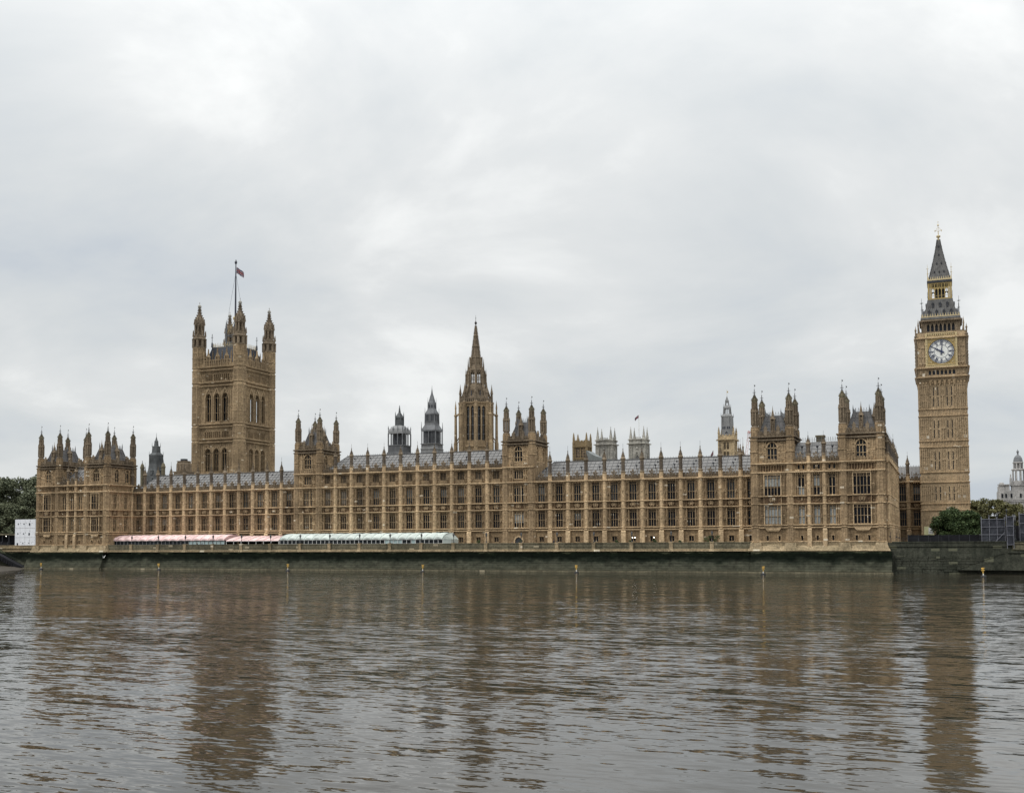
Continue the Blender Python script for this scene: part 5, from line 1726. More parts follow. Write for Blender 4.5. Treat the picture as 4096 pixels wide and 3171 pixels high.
# ------------------------------------------------------------------ clock tower
CXX, CY, HW = -0.47, 331.2, 6.2
T = thing('clock_tower', 'tall clock tower with a white dial in a gilded square and a grey spire', 'clock tower', (CXX, CY, 6.3))
w, st, dark = MB(), MB(), MB()
faces4 = four(CXX - HW, CXX + HW, CY - HW, CY + HW)
for fr in faces4:
    a, s_, dk = MB(fr), MB(fr), MB(fr)
    ops = []
    bands = [(16.0, 23.2), (28.0, 33.4), (36.0, 41.9), (45.4, 51.4)]
    bands = [(18.4, 22.8), (27.0, 32.6), (35.9, 41.4), (44.8, 50.9)]
    slits = (-2.35, -1.2, 1.2, 2.35)
    for z0, z1 in bands:
        for u in slits: ops += [op(u, 0.26, z0 + .2, (z1 - z0) * .5 - .35), op(u, 0.26, z0 + (z1 - z0) * .5 + .15, (z1 - z0) * .5 - .5)]
    wallgrid(a, -HW, HW, 6.3, 52.2, ops, rec=0.4)
    for z0, z1 in bands:
        for u in slits:
            q_ = MB(fr); q_.quad((u - .13, -.38, z0), (u + .13, -.38, z0), (u + .13, -.38, z1), (u - .13, -.38, z1))
            part('slit_window', q_, M['louvre'], T)
        for u in (-3.55, -2.95, -1.78, -0.62, 0.0, 0.62, 1.78, 2.95, 3.55): a.box(u - .08, u + .08, 0, 0.26, z0 - .4, z1 + .3)
        for u in (-3.25, -0.3, 0.3, 3.25): a.box(u - .2, u + .2, 0, .2, (z0 + z1) / 2, (z0 + z1) / 2 + .5)
    for z0, z1 in ((7, 16), (18.2, 23.0), (26.8, 33.2), (35.8, 41.8), (44.7, 51.2)):
        for s in (-1, 1):
            for u in (4.0, 4.55, 5.1, 5.65, 6.12): a.box(s * u - .08, s * u + .08, 0, .26, z0, z1)
            n = max(2, int((z1 - z0) / 1.9))
            for k in range(n):
                z = z0 + (z1 - z0) * (k + .8) / n
                a.box(*sorted((s * 4.1, s * 6.0)), 0, .14, z, z + .16)
    for z in (15.9, 17.7, 23.7, 26.5, 33.6, 35.3, 42.4, 44.3):
        string(s_, -HW - .1, HW + .1, z, .2, .22)
    for z in (17.0, 24.9, 34.4, 43.3):
        for k in range(17):
            u = -5.9 + k * 11.8 / 16; s_.box(u - .06, u + .06, 0, .2, z - .55, z + .55)
    dentils(s_, -HW, HW, 52.0, .8, .5, .3)
    # corbelled arcade below the dial
    for k in range(6):
        u = -3.1 + k * 6.2 / 5
        s_.taper(u, 0.15, 50.9, 52.4, .14, .12, .38, .5)
    merge(w, a); merge(st, s_); merge(dark, dk)
# belfry stage, slightly wider, corbelled out
HB = 6.55
w2 = MB()
w2.taper(CXX, CY, 51.9, 53.2, HW + .02, HW + .02, HB + .15, HB + .15)
for fr in four(CXX - HB, CXX + HB, CY - HB, CY + HB):
    a, s_, dk, gd = MB(fr), MB(fr), MB(fr), MB(fr)
    wallgrid(a, -HB, HB, 53.2, 66.0, [op(u, .72, 53.9, 1.45) for u in [-3.15 + 1.05 * k for k in range(7)]], rec=.5)
    for k in range(7):
        u = -3.15 + 1.05 * k
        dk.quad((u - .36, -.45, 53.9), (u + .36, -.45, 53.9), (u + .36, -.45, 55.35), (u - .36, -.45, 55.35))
        for s in (-1, 1): a.extrude([(u + s * .36, 54.8), (u + s * .36, 55.36), (u, 55.36)], -.2, 0.02)
    for s in (-1, 1):
        for u in (4.0, 4.7, 5.4, 6.1): a.box(s * u - .08, s * u + .08, 0, .2, 56.4, 64.2)
        for z in (57.0, 59.0, 61.6): a.box(*sorted((s * 4.15, s * 5.9)), 0, .18, z, z + .3); carved(a, *sorted((s * 4.1, s * 5.9)), z - .1, z + .7, int(z * 3), .22)
        for u in (4.3, 5.6): a.box(s * u - .3, s * u + .3, 0, .16, 54.0, 55.2)
    for z, d in ((53.3, .4), (55.9, .45), (64.4, .4)): string(s_, -HB - .1, HB + .1, z, .28, d)
    for zz in (56.1, 64.8):
        pass
    merge(w, a); merge(st, s_); merge(dark, dk)
merge(w, w2)
w.box(CXX - HB, CXX + HB, CY - HB, CY + HB, 65.9, 66.05)
part('shaft', w, M['stone_clock'], T); split_levels(T, 'string_course', st, 'stone_light', (20, 30, 39, 48, 52.9, 54.5, 60)); part('arcade_shadow', dark, M['louvre'], T)
# corner shafts with little crowned pinnacles
for sx in (-1, 1):
    for sy in (-1, 1):
        c = MB(); x, y = CXX + sx * (HB + .1), CY + sy * (HB + .1)
        c.lathe(x, y, [(0.02, 50.9), (.3, 52.6), (.3, 64.6), (.45, 64.8), (.45, 65.1), (.22, 65.3), (.22, 66.6), (.34, 66.8), (.12, 67.3), (.0, 68.2)], 8)
        for z in range(53, 65): c.ball(x + sx * .28, y + sy * .28, z, .13, 5, 4)
        part('corner_shaft', c, M['stone_top'], T)
        c = MB(); x, y = CXX + sx * 5.0, CY + sy * 5.0
        c.lathe(CXX + sx * (HB - .6), CY + sy * (HB - .6), [(.24, 65.4), (.2, 68.0), (.3, 68.1), (.07, 69.6), (0, 70.2)], 6)
        part('pinnacle', c, M['stone_top'], T)


def numeral(mb, s, r0, r1, ang, P):
    """roman numeral strokes standing radially between r0 and r1"""
    widths = {'I': .17, 'V': .36, 'X': .36}
    tot = sum(widths[c] for c in s)
    x = -tot / 2
    L = r1 - r0
    for c in s:
        w_ = widths[c]; m = x + w_ / 2
        if c == 'I': segs = [((m, 0), (m, L))]
        elif c == 'V': segs = [((m - .13, L), (m, 0)), ((m + .13, L), (m, 0))]
        else: segs = [((m - .13, 0), (m + .13, L)), ((m + .13, 0), (m - .13, L))]
        for (xa, ya), (xb, yb_) in segs:
            mb.bar(P(xa, r0 + ya, ang), P(xb, r0 + yb_, ang), .085)
        x += w_


DZ = 60.45
CR = 3.42
for fr in four(CXX - HB, CXX + HB, CY - HB, CY + HB):
    d = MB(fr)
    n = 64
    gsq = MB(fr)
    # gilded surround with a round opening
    H2 = 3.95
    for k in range(n):
        a0, a1 = 2 * math.pi * k / n, 2 * math.pi * (k + 1) / n
        def sq(a):
            c, s = math.cos(a), math.sin(a); m = max(abs(c), abs(s)); return (H2 * c / m, H2 * s / m)
        p, q = sq(a0), sq(a1)
        r_ = CR + .1
        gsq.quad((r_ * math.cos(a0), .12, DZ + r_ * math.sin(a0)), (r_ * math.cos(a1), .12, DZ + r_ * math.sin(a1)), (q[0], .12, DZ + q[1]), (p[0], .12, DZ + p[1]))
        rr0, rr1 = CR + .02, CR + .2
        gsq.quad((rr0 * math.cos(a0), .26, DZ + rr0 * math.sin(a0)), (rr0 * math.cos(a1), .26, DZ + rr0 * math.sin(a1)), (rr1 * math.cos(a1), .26, DZ + rr1 * math.sin(a1)), (rr1 * math.cos(a0), .26, DZ + rr1 * math.sin(a0)))
        gsq.quad((rr1 * math.cos(a0), .26, DZ + rr1 * math.sin(a0)), (rr1 * math.cos(a1), .26, DZ + rr1 * math.sin(a1)), (rr1 * math.cos(a1), .1, DZ + rr1 * math.sin(a1)), (rr1 * math.cos(a0), .1, DZ + rr1 * math.sin(a0)))
    gf = MB(fr)
    for s in (-1, 1):
        gf.box(s * 3.95 - .22, s * 3.95 + .22, .0, .42, 56.3, 65.6)
        gf.box(-3.75, 3.75, .02, .34, DZ + s * 3.72 - .1, DZ + s * 3.72 + .1)
        gf.box(s * 3.6 - .07, s * 3.6 + .07, .02, .24, DZ - 3.6, DZ + 3.6)
        for k in range(20): gf.ball(s * 3.95, .42, 56.6 + k * .44, .13, 5, 4)
        for z in (-1, 1):
            cx_, cz_ = s * 2.95, DZ + z * 2.95
            for k in range(8):
                a = 2 * math.pi * k / 8; gf.ball(cx_ + .35 * math.cos(a), .16, cz_ + .35 * math.sin(a), .12, 5, 4)
            gf.ball(cx_, .16, cz_, .2, 6, 4)
    gf.box(-4.3, 4.3, 0, .5, 56.0, 56.4)
    gf.box(-4.1, 4.1, .02, .3, 64.55, 64.75)
    for k in range(14):
        u = -3.7 + 7.4 * k / 13; gf.box(u - .14, u + .14, .02, .2, 65.0, 65.4)
        gf.taper(u, .1, 65.6, 66.0, .08, .08, .03, .05)
    gf.box(-4.0, 4.0, .0, .26, 65.5, 65.66)
    part('dial_surround', gsq, M['gilt'], T); part('gilded_frame', gf, M['gilt_pale'], T)
    # dial
    disc = MB(fr)
    ctr = disc.pt(0, .10, DZ); ring = [disc.pt(CR * math.cos(2 * math.pi * k / n), .10, DZ + CR * math.sin(2 * math.pi * k / n)) for k in range(n)]
    for k in range(n): disc.face([ctr, ring[k], ring[(k + 1) % n]])
    do = part('clock_dial', disc, M['opal'], T)
    P = lambda x, y, a: (x * math.cos(a) + y * math.sin(a), .15, DZ - x * math.sin(a) + y * math.cos(a))
    num = MB(fr)

    def circ(r, t):
        for k in range(48):
            a0, a1 = 2 * math.pi * k / 48, 2 * math.pi * (k + 1) / 48
            num.quad(*[(rr * math.cos(a), .135, DZ + rr * math.sin(a)) for rr, a in ((r - t, a0), (r - t, a1), (r + t, a1), (r + t, a0))])
    circ(CR - .06, .07); circ(2.88, .055); circ(1.82, .05); circ(3.12, .025); circ(2.62, .02)
    for k, s in enumerate(('XII', 'I', 'II', 'III', 'IV', 'V', 'VI', 'VII', 'VIII', 'IX', 'X', 'XI')):
        a = 2 * math.pi * k / 12
        numeral(num, s, 2.0, 2.75, a, P)
        num.bar(P(0, 2.85, a), P(0, CR - .05, a), .15)
    for k in range(60):
        a = 2 * math.pi * k / 60
        if k % 5: num.bar(P(0, 2.95, a), P(0, 3.3, a), .045)
    link('numerals', num.mesh('numerals', M['prussian'], tuple(T.location)), do)
    hd = MB(fr)
    am, ah = math.radians(6.5), math.radians(299)
    P2 = lambda x, y, a, d=.25: (x * math.cos(a) + y * math.sin(a), d, DZ - x * math.sin(a) + y * math.cos(a))
    hd.bar(P2(0, -.9, am), P2(0, 0, am), .3, .2); hd.bar(P2(0, 0, am), P2(0, 3.2, am), .24, .09)
    hd.bar(P2(0, -.75, ah, .2), P2(0, 0, ah, .2), .42, .3); hd.bar(P2(0, 0, ah, .2), P2(0, 1.25, ah, .2), .36, .26); hd.bar(P2(0, 1.2, ah, .2), P2(0, 1.45, ah, .2), .5, .5); hd.bar(P2(0, 1.4, ah, .2), P2(0, 2.2, ah, .2), .22, .05)
    hd.box(-.28, .28, .12, .34, DZ - .28, DZ + .28)
    link('hands', hd.mesh('hands', M['prussian'], tuple(T.location)), do)
# open bell arcade
HA = 5.0
w, dk = MB(), MB()
w.box(CXX - HB + .5, CXX + HB - .5, CY - HB + .5, CY + HB - .5, 66.0, 66.3)
for fr in four(CXX - HA, CXX + HA, CY - HA, CY + HA):
    a, d_ = MB(fr), MB(fr)
    cs = [-3.3 + 1.1 * k for k in range(7)]
    wallgrid(a, -HA, HA, 66.1, 69.5, [op(u, .74, 66.5, 2.35) for u in cs], rec=.6)
    for u in cs:
        for s in (-1, 1): a.extrude([(u + s * .37, 68.0), (u + s * .37, 68.86), (u, 68.86)], -.3, 0.02)
        a.extrude([(u - .5, 68.8), (u + .5, 68.8), (u, 69.6)], 0, .14)
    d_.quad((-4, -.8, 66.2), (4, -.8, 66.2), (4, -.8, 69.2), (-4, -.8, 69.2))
    for s in (-1, 1):
        for u in (4.1, 4.6, 4.95): a.box(s * u - .07, s * u + .07, 0, .15, 66.2, 69.2)
    string(a, -HA - .1, HA + .1, 69.6, .4, .45); dentils(a, -HA, HA, 69.4, .5, .3, .4)
    merge(w, a); merge(dk, d_)
part('bell_arcade', w, M['stone_top'], T); part('bell_louvre', dk, M['louvre'], T)
# lower roof
r = MB(); r.taper(CXX, CY, 69.8, 70.4, 5.3, 5.3, 5.2, 5.2); r.taper(CXX, CY, 70.4, 73.0, 4.75, 4.75, 3.75, 3.75); r.taper(CXX, CY, 73.0, 75.4, 3.75, 3.75, 3.25, 3.25)
for fr in four(CXX - 4.75, CXX + 4.75, CY - 4.75, CY + 4.75):
    a = MB(fr)
    for k in range(15):
        t_ = -1 + 2 * k / 14
        a.bar((t_ * 4.7, 0.02, 70.4), (t_ * 3.72, -.98, 73.0), .13); a.bar((t_ * 3.72, -.98, 73.0), (t_ * 3.22, -1.48, 75.4), .12)
    merge(r, a)
ro = part('lower_roof', r, M['spire_iron'], T)
g = MB(); dl = MB()
for fr in four(CXX - 4.95, CXX + 4.95, CY - 4.95, CY + 4.95):
    a, d_ = MB(fr), MB(fr)
    for k in range(15):
        u = -4.7 + 9.4 * k / 14; a.taper(u, .1, 70.35, 71.3, .14, .08, .05, .05)
    a.box(-5, 5, .02, .2, 70.4, 70.62)
    merge(g, a)
    for z, us in ((71.3, (-2.9, -1.0, 1.0, 2.9)), (73.4, (-1.9, 0, 1.9))):
        for u in us:
            dd = -.62 - (z - 71.3) * .36
            d_.box(u - .24, u + .24, dd - .5, dd + .3, z - .2, z + .75); d_.extrude([(u - .36, z + .7), (u + .36, z + .7), (u, z + 1.3)], dd - .5, dd + .34)
    merge(dl, d_)
part('gilded_cresting', g, M['gilt_pale'], T); 
o = link('roof_dormer', dl.mesh('roof_dormer', M['iron_dark'], tuple(T.location)), ro)
for sx in (-1, 1):
    for sy in (-1, 1):
        c = MB(); x, y = CXX + sx * 4.9, CY + sy * 4.9
        c.lathe(x, y, [(.14, 70), (.1, 72.6), (.04, 75.6)], 6); c.bar((x - .45, y, 74.3), (x + .45, y, 74.3), .12); c.bar((x, y - .4, 74.3), (x, y + .4, 74.3), .1); c.ball(x, y, 74.3, .2, 6, 4)
        part('corner_finial', c, M['iron'], T)
# gilded lantern (open)
g, dk = MB(), MB()
HL = 3.1
g.box(CXX - HL - .1, CXX + HL + .1, CY - HL - .1, CY + HL + .1, 75.4, 75.75)
for fr in four(CXX - HL, CXX + HL, CY - HL, CY + HL):
    a = MB(fr)
    for k in range(6):
        u = -2.25 + 4.5 * k / 5; a.box(u - .11, u + .11, -.22, 0.04, 75.7, 80.0)
    for k in range(5):
        u = -1.8 + .9 * k
        a.box(u - .4, u + .4, -.2, 0, 79.75, 80.1); a.box(u - .05, u + .05, -.16, 0, 78.6, 79.8)
        for s in (-1, 1): a.extrude([(u + s * .4, 77.9), (u + s * .4, 78.75), (u, 78.75), (u, 78.6)], -.18, -.02)
        a.box(u - .4, u + .4, -.15, -.05, 76.4, 76.5)
    for s in (-1, 1):
        for u in (2.55, 2.85, 3.1): a.box(s * u - .1, s * u + .1, -.24, .06, 75.7, 80.1)
    merge(g, a)
dk.taper(CXX, CY, 75.7, 79.6, 1.5, 1.5, 1.3, 1.3); dk.box(CXX - HL - .25, CXX + HL + .25, CY - HL - .25, CY + HL + .25, 80.1, 80.75)
dk.lathe(CXX, CY, [(1.1, 76.6), (1.0, 77.4), (.4, 78.1)], 10)
part('lantern', g, M['gilt'], T); part('lantern_cornice', dk, M['iron_dark'], T)
g = MB()
for fr in four(CXX - HL, CXX + HL, CY - HL, CY + HL):
    a = MB(fr); a.box(-HL, HL, -.1, .12, 80.76, 81.15)
    for k in range(11): a.taper(-2.9 + 5.8 * k / 10, 0, 81.1, 81.8, .13, .08, .04, .04)
    for s in (-1, 1): a.bar((s * 3.3, .2, 76), (s * 3.3, .2, 77.6), .08)
    merge(g, a)
part('lantern_cresting', g, M['gilt_pale'], T)
sp = MB(); pr2 = [(2.85, 81.1), (2.2, 83.6), (1.5, 86.4), (0.95, 88.9), (0.5, 91.2), (0.32, 92.2)]
for (r0, z0), (r1, z1) in zip(pr2, pr2[1:]): sp.taper(CXX, CY, z0, z1, r0, r0, r1, r1)
for fr in four(CXX, CXX, CY, CY):
    a = MB(fr)
    for k in range(9):
        t_ = -1 + k / 4
        for (r0, z0), (r1, z1) in zip(pr2, pr2[1:]): a.bar((t_ * r0, r0 + .02, z0), (t_ * r1, r1 + .02, z1), .1)
    for (r0, z0), (r1, z1) in zip(pr2, pr2[1:]):
        m = 6
        for k in range(m):
            rr, zz = r0 + (r1 - r0) * (k + .5) / m, z0 + (z1 - z0) * (k + .5) / m
            a.taper(rr + .05, rr + .05, zz - .1, zz + .2, .07, .07, .14, .14)
    merge(sp, a)
so = part('spire', sp, M['spire_iron'], T)
dl = MB()
for fr in four(CXX, CXX, CY, CY):
    a = MB(fr)
    for z, us in ((82.9, (-1.25, 0, 1.25)), (85.3, (-.6, .6)), (87.7, (0,)), (90.1, (0,))):
        rr = np_r = None
        for (r0, z0), (r1, z1) in zip(pr2, pr2[1:]):
            if z0 <= z < z1: rr = r0 + (r1 - r0) * (z - z0) / (z1 - z0)
        for u in us: a.box(u - .17, u + .17, rr - .3, rr + .14, z, z + .3); a.extrude([(u - .22, z + .3), (u + .22, z + .3), (u, z + .6)], rr - .4, rr + .16)
    merge(dl, a)
link('roof_dormer', dl.mesh('roof_dormer', M['iron_dark'], tuple(T.location)), so)
for sx in (-1, 1):
    for sy in (-1, 1):
        c = MB(); x, y = CXX + sx * 3.15, CY + sy * 3.15
        c.lathe(x, y, [(.12, 80.7), (.09, 82.6), (.03, 85.2)], 6); c.bar((x - .32, y, 84.0), (x + .32, y, 84.0), .09); c.bar((x, y - .3, 84), (x, y + .3, 84), .08)
        part('corner_finial', c, M['gilt_pale'], T)
g = MB(); g.lathe(CXX, CY, [(.3, 92.1), (.26, 92.9), (.62, 93.1), (.62, 93.45), (.2, 93.6), (.08, 94.0), (.05, 97.0)], 8)
g.lathe(CXX, CY, [(.05, 96.2), (.3, 96.5), (.05, 96.85)], 8); g.ball(CXX, CY, 97.4, .16, 6, 4); g.ball(CXX, CY, 94.2, .17, 6, 4)
for s in (-1, 1):
    g.bar((CXX, CY, 94.5), (CXX + s * .55, CY, 95.1), .07); g.bar((CXX + s * .55, CY, 95.1), (CXX + s * .45, CY, 95.6), .07); g.bar((CXX + s * .45, CY, 95.6), (CXX, CY, 95.8), .07)
    g.bar((CXX + s * .5, CY, 95.0), (CXX + s * .8, CY, 94.9), .07); g.taper(CXX + s * .85, CY, 94.6, 95.1, .04, .04, .16, .1)
    g.bar((CXX, CY, 94.5), (CXX, CY + s * .55, 95.1), .07); g.bar((CXX, CY + s * .55, 95.1), (CXX, CY, 95.8), .07)
part('gilded_finial', g, M['gilt_pale'], T)


def lift(z):
    tab = [(69.7, 0.0), (69.8, .2), (75.4, .6), (81.0, .75), (92.0, 1.6), (99.0, 1.75)]
    if z <= tab[0][0]: return 0
    for (a, x), (b, y) in zip(tab, tab[1:]):
        if z <= b: return x + (y - x) * (z - a) / (b - a)
    return 1.75


_done = set()
for ch in T.children_recursive:
    if ch.name.split('.')[0] in ('lower_roof', 'gilded_cresting', 'roof_dormer', 'corner_finial', 'lantern', 'lantern_cornice', 'lantern_cresting', 'spire', 'gilded_finial') and ch.data.name not in _done:
        _done.add(ch.data.name)
        for v in ch.data.vertices: v.co.z += lift(v.co.z + 6.3)


# ------------------------------------------------------------------ iron ventilation towers
def louvred(mb, hw, hd, z0, z1, X, Y, step=0.28):
    z = z0
    while z < z1:
        mb.box(X - hw, X + hw, Y - hd, Y + hd, z, z + step * 0.35); z += step


T = thing('ventilation_tower', 'squat grey iron ventilation tower with open columns and a bell-shaped roof', 'ventilation tower', (-166.8, 314.8, 30))
X, Y = -166.9, 314.8
b = MB(); b.taper(X, Y, 30, 37.0, 3.0, 3.3, 3.0, 3.3); b.taper(X, Y, 37.0, 37.4, 2.75, 3.05, 2.75, 3.05); b.box(X - 2.7, X + 2.7, Y - 3.0, Y + 3.0, 37.4, 39.4)
for fr in four(X - 2.7, X + 2.7, Y - 3.0, Y + 3.0):
    a = MB(fr)
    for k in range(10): u = -2.4 + 4.8 * k / 9; a.box(u - .06, u + .06, 0, .12, 37.5, 39.2)
    a.box(-2.7, 2.7, 0, .18, 39.15, 39.45)
    merge(b, a)
part('base', b, M['iron'], T)
c = MB()
for sx in (-1, -.33, .33, 1):
    for sy in (-1, -.33, .33, 1):
        if abs(sx) == 1 or abs(sy) == 1:
            x, y = X + sx * 2.6, Y + sy * 2.9
            c.box(x - .16, x + .16, y - .16, y + .16, 39.4, 43.2)
            c.lathe(x, y, [(.13, 43.3), (.1, 44.6), (.2, 44.8), (.03, 45.8)], 6)
part('column', c, M['iron'], T)
l_ = MB(); l_.box(X - 1.2, X + 1.2, Y - 1.4, Y + 1.4, 39.4, 43.0); part('louvre_core', l_, M['louvre'], T)
lv = MB(); louvred(lv, 1.32, 1.52, 39.5, 42.9, X, Y, .42); part('louvre', lv, M['iron'], T)
d = MB(); pr3 = [(1.0, 43.2), (.97, 43.9), (.86, 44.7), (.66, 45.4), (.42, 46.0)]
for (a0, z0), (a1, z1) in zip(pr3, pr3[1:]): d.taper(X, Y, z0, z1, 2.75 * a0, 3.05 * a0, 2.75 * a1, 3.05 * a1)
part('dome', d, M['iron_light'], T)
u_ = MB(); u_.taper(X, Y, 46, 48.4, .95, 1.1, .85, 1.0); u_.taper(X, Y, 48.4, 48.9, 1.05, 1.2, 1.0, 1.15); u_.taper(X, Y, 48.9, 50.2, .95, 1.1, .35, .4); u_.taper(X, Y, 50.2, 52.8, .3, .3, .04, .04)
for sx in (-1, 1):
    for sy in (-1, 1):
        u_.bar((X + sx * .95, Y + sy * 1.1, 46), (X + sx * .95, Y + sy * 1.1, 49.6), .2); u_.taper(X + sx * .95, Y + sy * 1.1, 49.6, 50.6, .1, .1, .02, .02)
part('lantern', u_, M['iron_green'], T)

T = thing('ventilation_tower', 'taller grey iron ventilation tower with louvred stages and a pointed cap', 'ventilation tower', (-154.6, 314.6, 30))
X, Y = -154.9, 314.6
b = MB(); b.taper(X, Y, 30, 37.7, 2.9, 2.9, 2.7, 2.7); b.taper(X, Y, 37.7, 38.2, 2.75, 2.75, 2.6, 2.6); b.taper(X, Y, 38.2, 39.4, 2.5, 2.5, 2.45, 2.45)
for z in (36.4, 37.6, 39.3): b.box(X - 2.85, X + 2.85, Y - 2.85, Y + 2.85, z, z + .16)
part('base', b, M['iron_light'], T)
l_ = MB(); l_.box(X - 2.0, X + 2.0, Y - 2.0, Y + 2.0, 39.4, 43.4); part('louvre_core', l_, M['louvre'], T)
lv = MB(); louvred(lv, 2.15, 2.15, 39.6, 43.4, X, Y, .34)
for sx in (-1, -.5, 0, .5, 1):
    for sy in (-1, 1):
        lv.box(X + sx * 2.15 - .06, X + sx * 2.15 + .06, Y + sy * 2.2 - .06, Y + sy * 2.2 + .06, 39.4, 43.4); lv.box(X + sy * 2.2 - .06, X + sy * 2.2 + .06, Y + sx * 2.15 - .06, Y + sx * 2.15 + .06, 39.4, 43.4)
part('louvre', lv, M['iron'], T)
p = MB()
for sx in (-1, 0, 1):
    for sy in (-1, 0, 1):
        if sx or sy: p.box(X + sx * 2.5 - .12, X + sx * 2.5 + .12, Y + sy * 2.5 - .12, Y + sy * 2.5 + .12, 38.2, 43.7)
        if sx and sy:
            p.taper(X + sx * 2.55, Y + sy * 2.55, 43.7, 46.6, .13, .13, .03, .03); p.taper(X + sx * 1.7, Y + sy * 1.7, 46, 51.2, .13, .13, .03, .03); p.taper(X + sx * 1.0, Y + sy * 1.0, 50.5, 54.6, .1, .1, .02, .02)
part('column', p, M['iron'], T)
u_ = MB()
for (a0, z0), (a1, z1) in zip([(2.6, 43.5), (2.6, 44.0), (2.3, 44.6), (1.85, 45.5), (1.7, 46.5), (1.7, 49.2), (1.5, 49.8), (1.15, 50.6), (1.0, 51.0), (.98, 52.9), (.8, 53.3), (.55, 54.6), (.22, 56.0), (.05, 57.6)],
                              [(2.6, 44.0), (2.3, 44.6), (1.85, 45.5), (1.7, 46.5), (1.7, 49.2), (1.5, 49.8), (1.15, 50.6), (1.0, 51.0), (.98, 52.9), (.8, 53.3), (.55, 54.6), (.22, 56.0), (.05, 57.6), (.02, 58.6)]):
    u_.taper(X, Y, z0, z1, a0, a0, a1, a1)
for fr in four(X - 1.7, X + 1.7, Y - 1.7, Y + 1.7):
    a = MB(fr)
    for k in range(7): uu = -1.5 + .5 * k; a.box(uu - .05, uu + .05, 0, .1, 46.6, 49.1)
    a.box(-1.7, 1.7, 0, .14, 49.0, 49.25); a.box(-1.7, 1.7, 0, .1, 46.5, 46.7)
    merge(u_, a)
part('upper_stage', u_, M['iron'], T)
bk = MB()
for fr in four(X - 1.72, X + 1.72, Y - 1.72, Y + 1.72):
    a = MB(fr)
    for uu in (-.9, .9): a.quad((uu - .55, .02, 46.9), (uu + .55, .02, 46.9), (uu + .55, .02, 48.8), (uu - .55, .02, 48.8))
    merge(bk, a)
for fr in four(X - 1.0, X + 1.0, Y - 1.0, Y + 1.0):
    a = MB(fr)
    for uu in (-.45, .45): a.quad((uu - .25, .02, 51.2), (uu + .25, .02, 51.2), (uu + .25, .02, 52.2), (uu - .25, .02, 52.2))
    merge(bk, a)
part('upper_louvre', bk, M['iron_dark'], T)

T = thing('ventilation_tower', 'dark flared metal ventilation tower behind the left palace wing, between two small round chimneys', 'ventilation tower', (-281.0, 331.6, 25))
X, Y = -280.9, 331.6
u_ = MB()
prs = [(2.9, 26), (2.55, 33.6), (2.05, 35.8), (1.85, 38.0), (1.78, 41.2), (1.85, 41.4), (1.6, 41.8), (1.15, 42.4), (1.05, 44.6), (1.1, 44.8), (.6, 45.0), (.5, 46.5), (.55, 46.7), (.3, 47.2), (.06, 48.5), (.02, 50)]
for (a0, z0), (a1, z1) in zip(prs, prs[1:]): u_.taper(X, Y, z0, z1, a0, a0, a1, a1)
for fr in four(X - 1.85, X + 1.85, Y - 1.85, Y + 1.85):
    a = MB(fr)
    for k in range(6): uu = -1.7 + 3.4 * k / 5; a.box(uu - .05, uu + .05, -.05, .1, 38, 41.2)
    a.box(-.6, .6, .02, 1.0, 33.8, 35.4); a.taper(0, .5, 35.4, 36.2, .7, .6, .1, .3)
    merge(u_, a)
for sx in (-1, 1):
    for sy in (-1, 1):
        u_.taper(X + sx * 1.8, Y + sy * 1.8, 41, 42.9, .1, .1, .02, .02); u_.taper(X + sx * 1.08, Y + sy * 1.08, 44.6, 46.2, .08, .08, .02, .02)
part('body', u_, M['iron_green'], T)
for lab, x in (('small round stone chimney left of the dark flared ventilation tower', -286.1), ('small round stone chimney right of the dark flared ventilation tower', -276.1)):
    T2 = thing('chimney', lab, 'chimney', (x, 330, 25), 'small round chimneys flanking the flared ventilation tower')
    c = MB(); c.lathe(x, 330, [(.72, 25), (.72, 36.2), (.85, 36.4), (.85, 36.9), (.7, 37.2), (.55, 37.8), (.2, 38.3)], 10); part('stack', c, M['dome_stone'], T2)
    c = MB(); finial_mb(c, x, 330, 38.1, .9, False); part('finial', c, M['finial'], T2)
T = thing('chimney_block', 'big square stone chimney block with a moulded cap just left of the massive square tower', 'chimney', (-268, 332, 25))
c = MB(); X, Y = -268.2, 332.2
c.taper(X, Y, 25, 34.4, 2.9, 2.6, 2.75, 2.5); c.taper(X, Y, 34.4, 34.8, 3.0, 2.7, 3.0, 2.7); c.taper(X, Y, 34.8, 37.6, 2.1, 1.9, 2.05, 1.85); c.taper(X, Y, 37.6, 38.5, 2.05, 1.85, 1.75, 1.6); c.taper(X, Y, 38.5, 38.8, 2.0, 1.8, 2.0, 1.8)
for s in (-1, 0, 1): c.box(X + s * 1.2 - .3, X + s * 1.2 + .3, Y - 2.05, Y - 1.7, 35.1, 37.4)
part('block', c, M['stone_top'], T)
c = MB(); c.box(X - .95, X + .95, Y - .9, Y + .9, 38.8, 39.6)
part('cowl', c, M['iron_dark'], T)

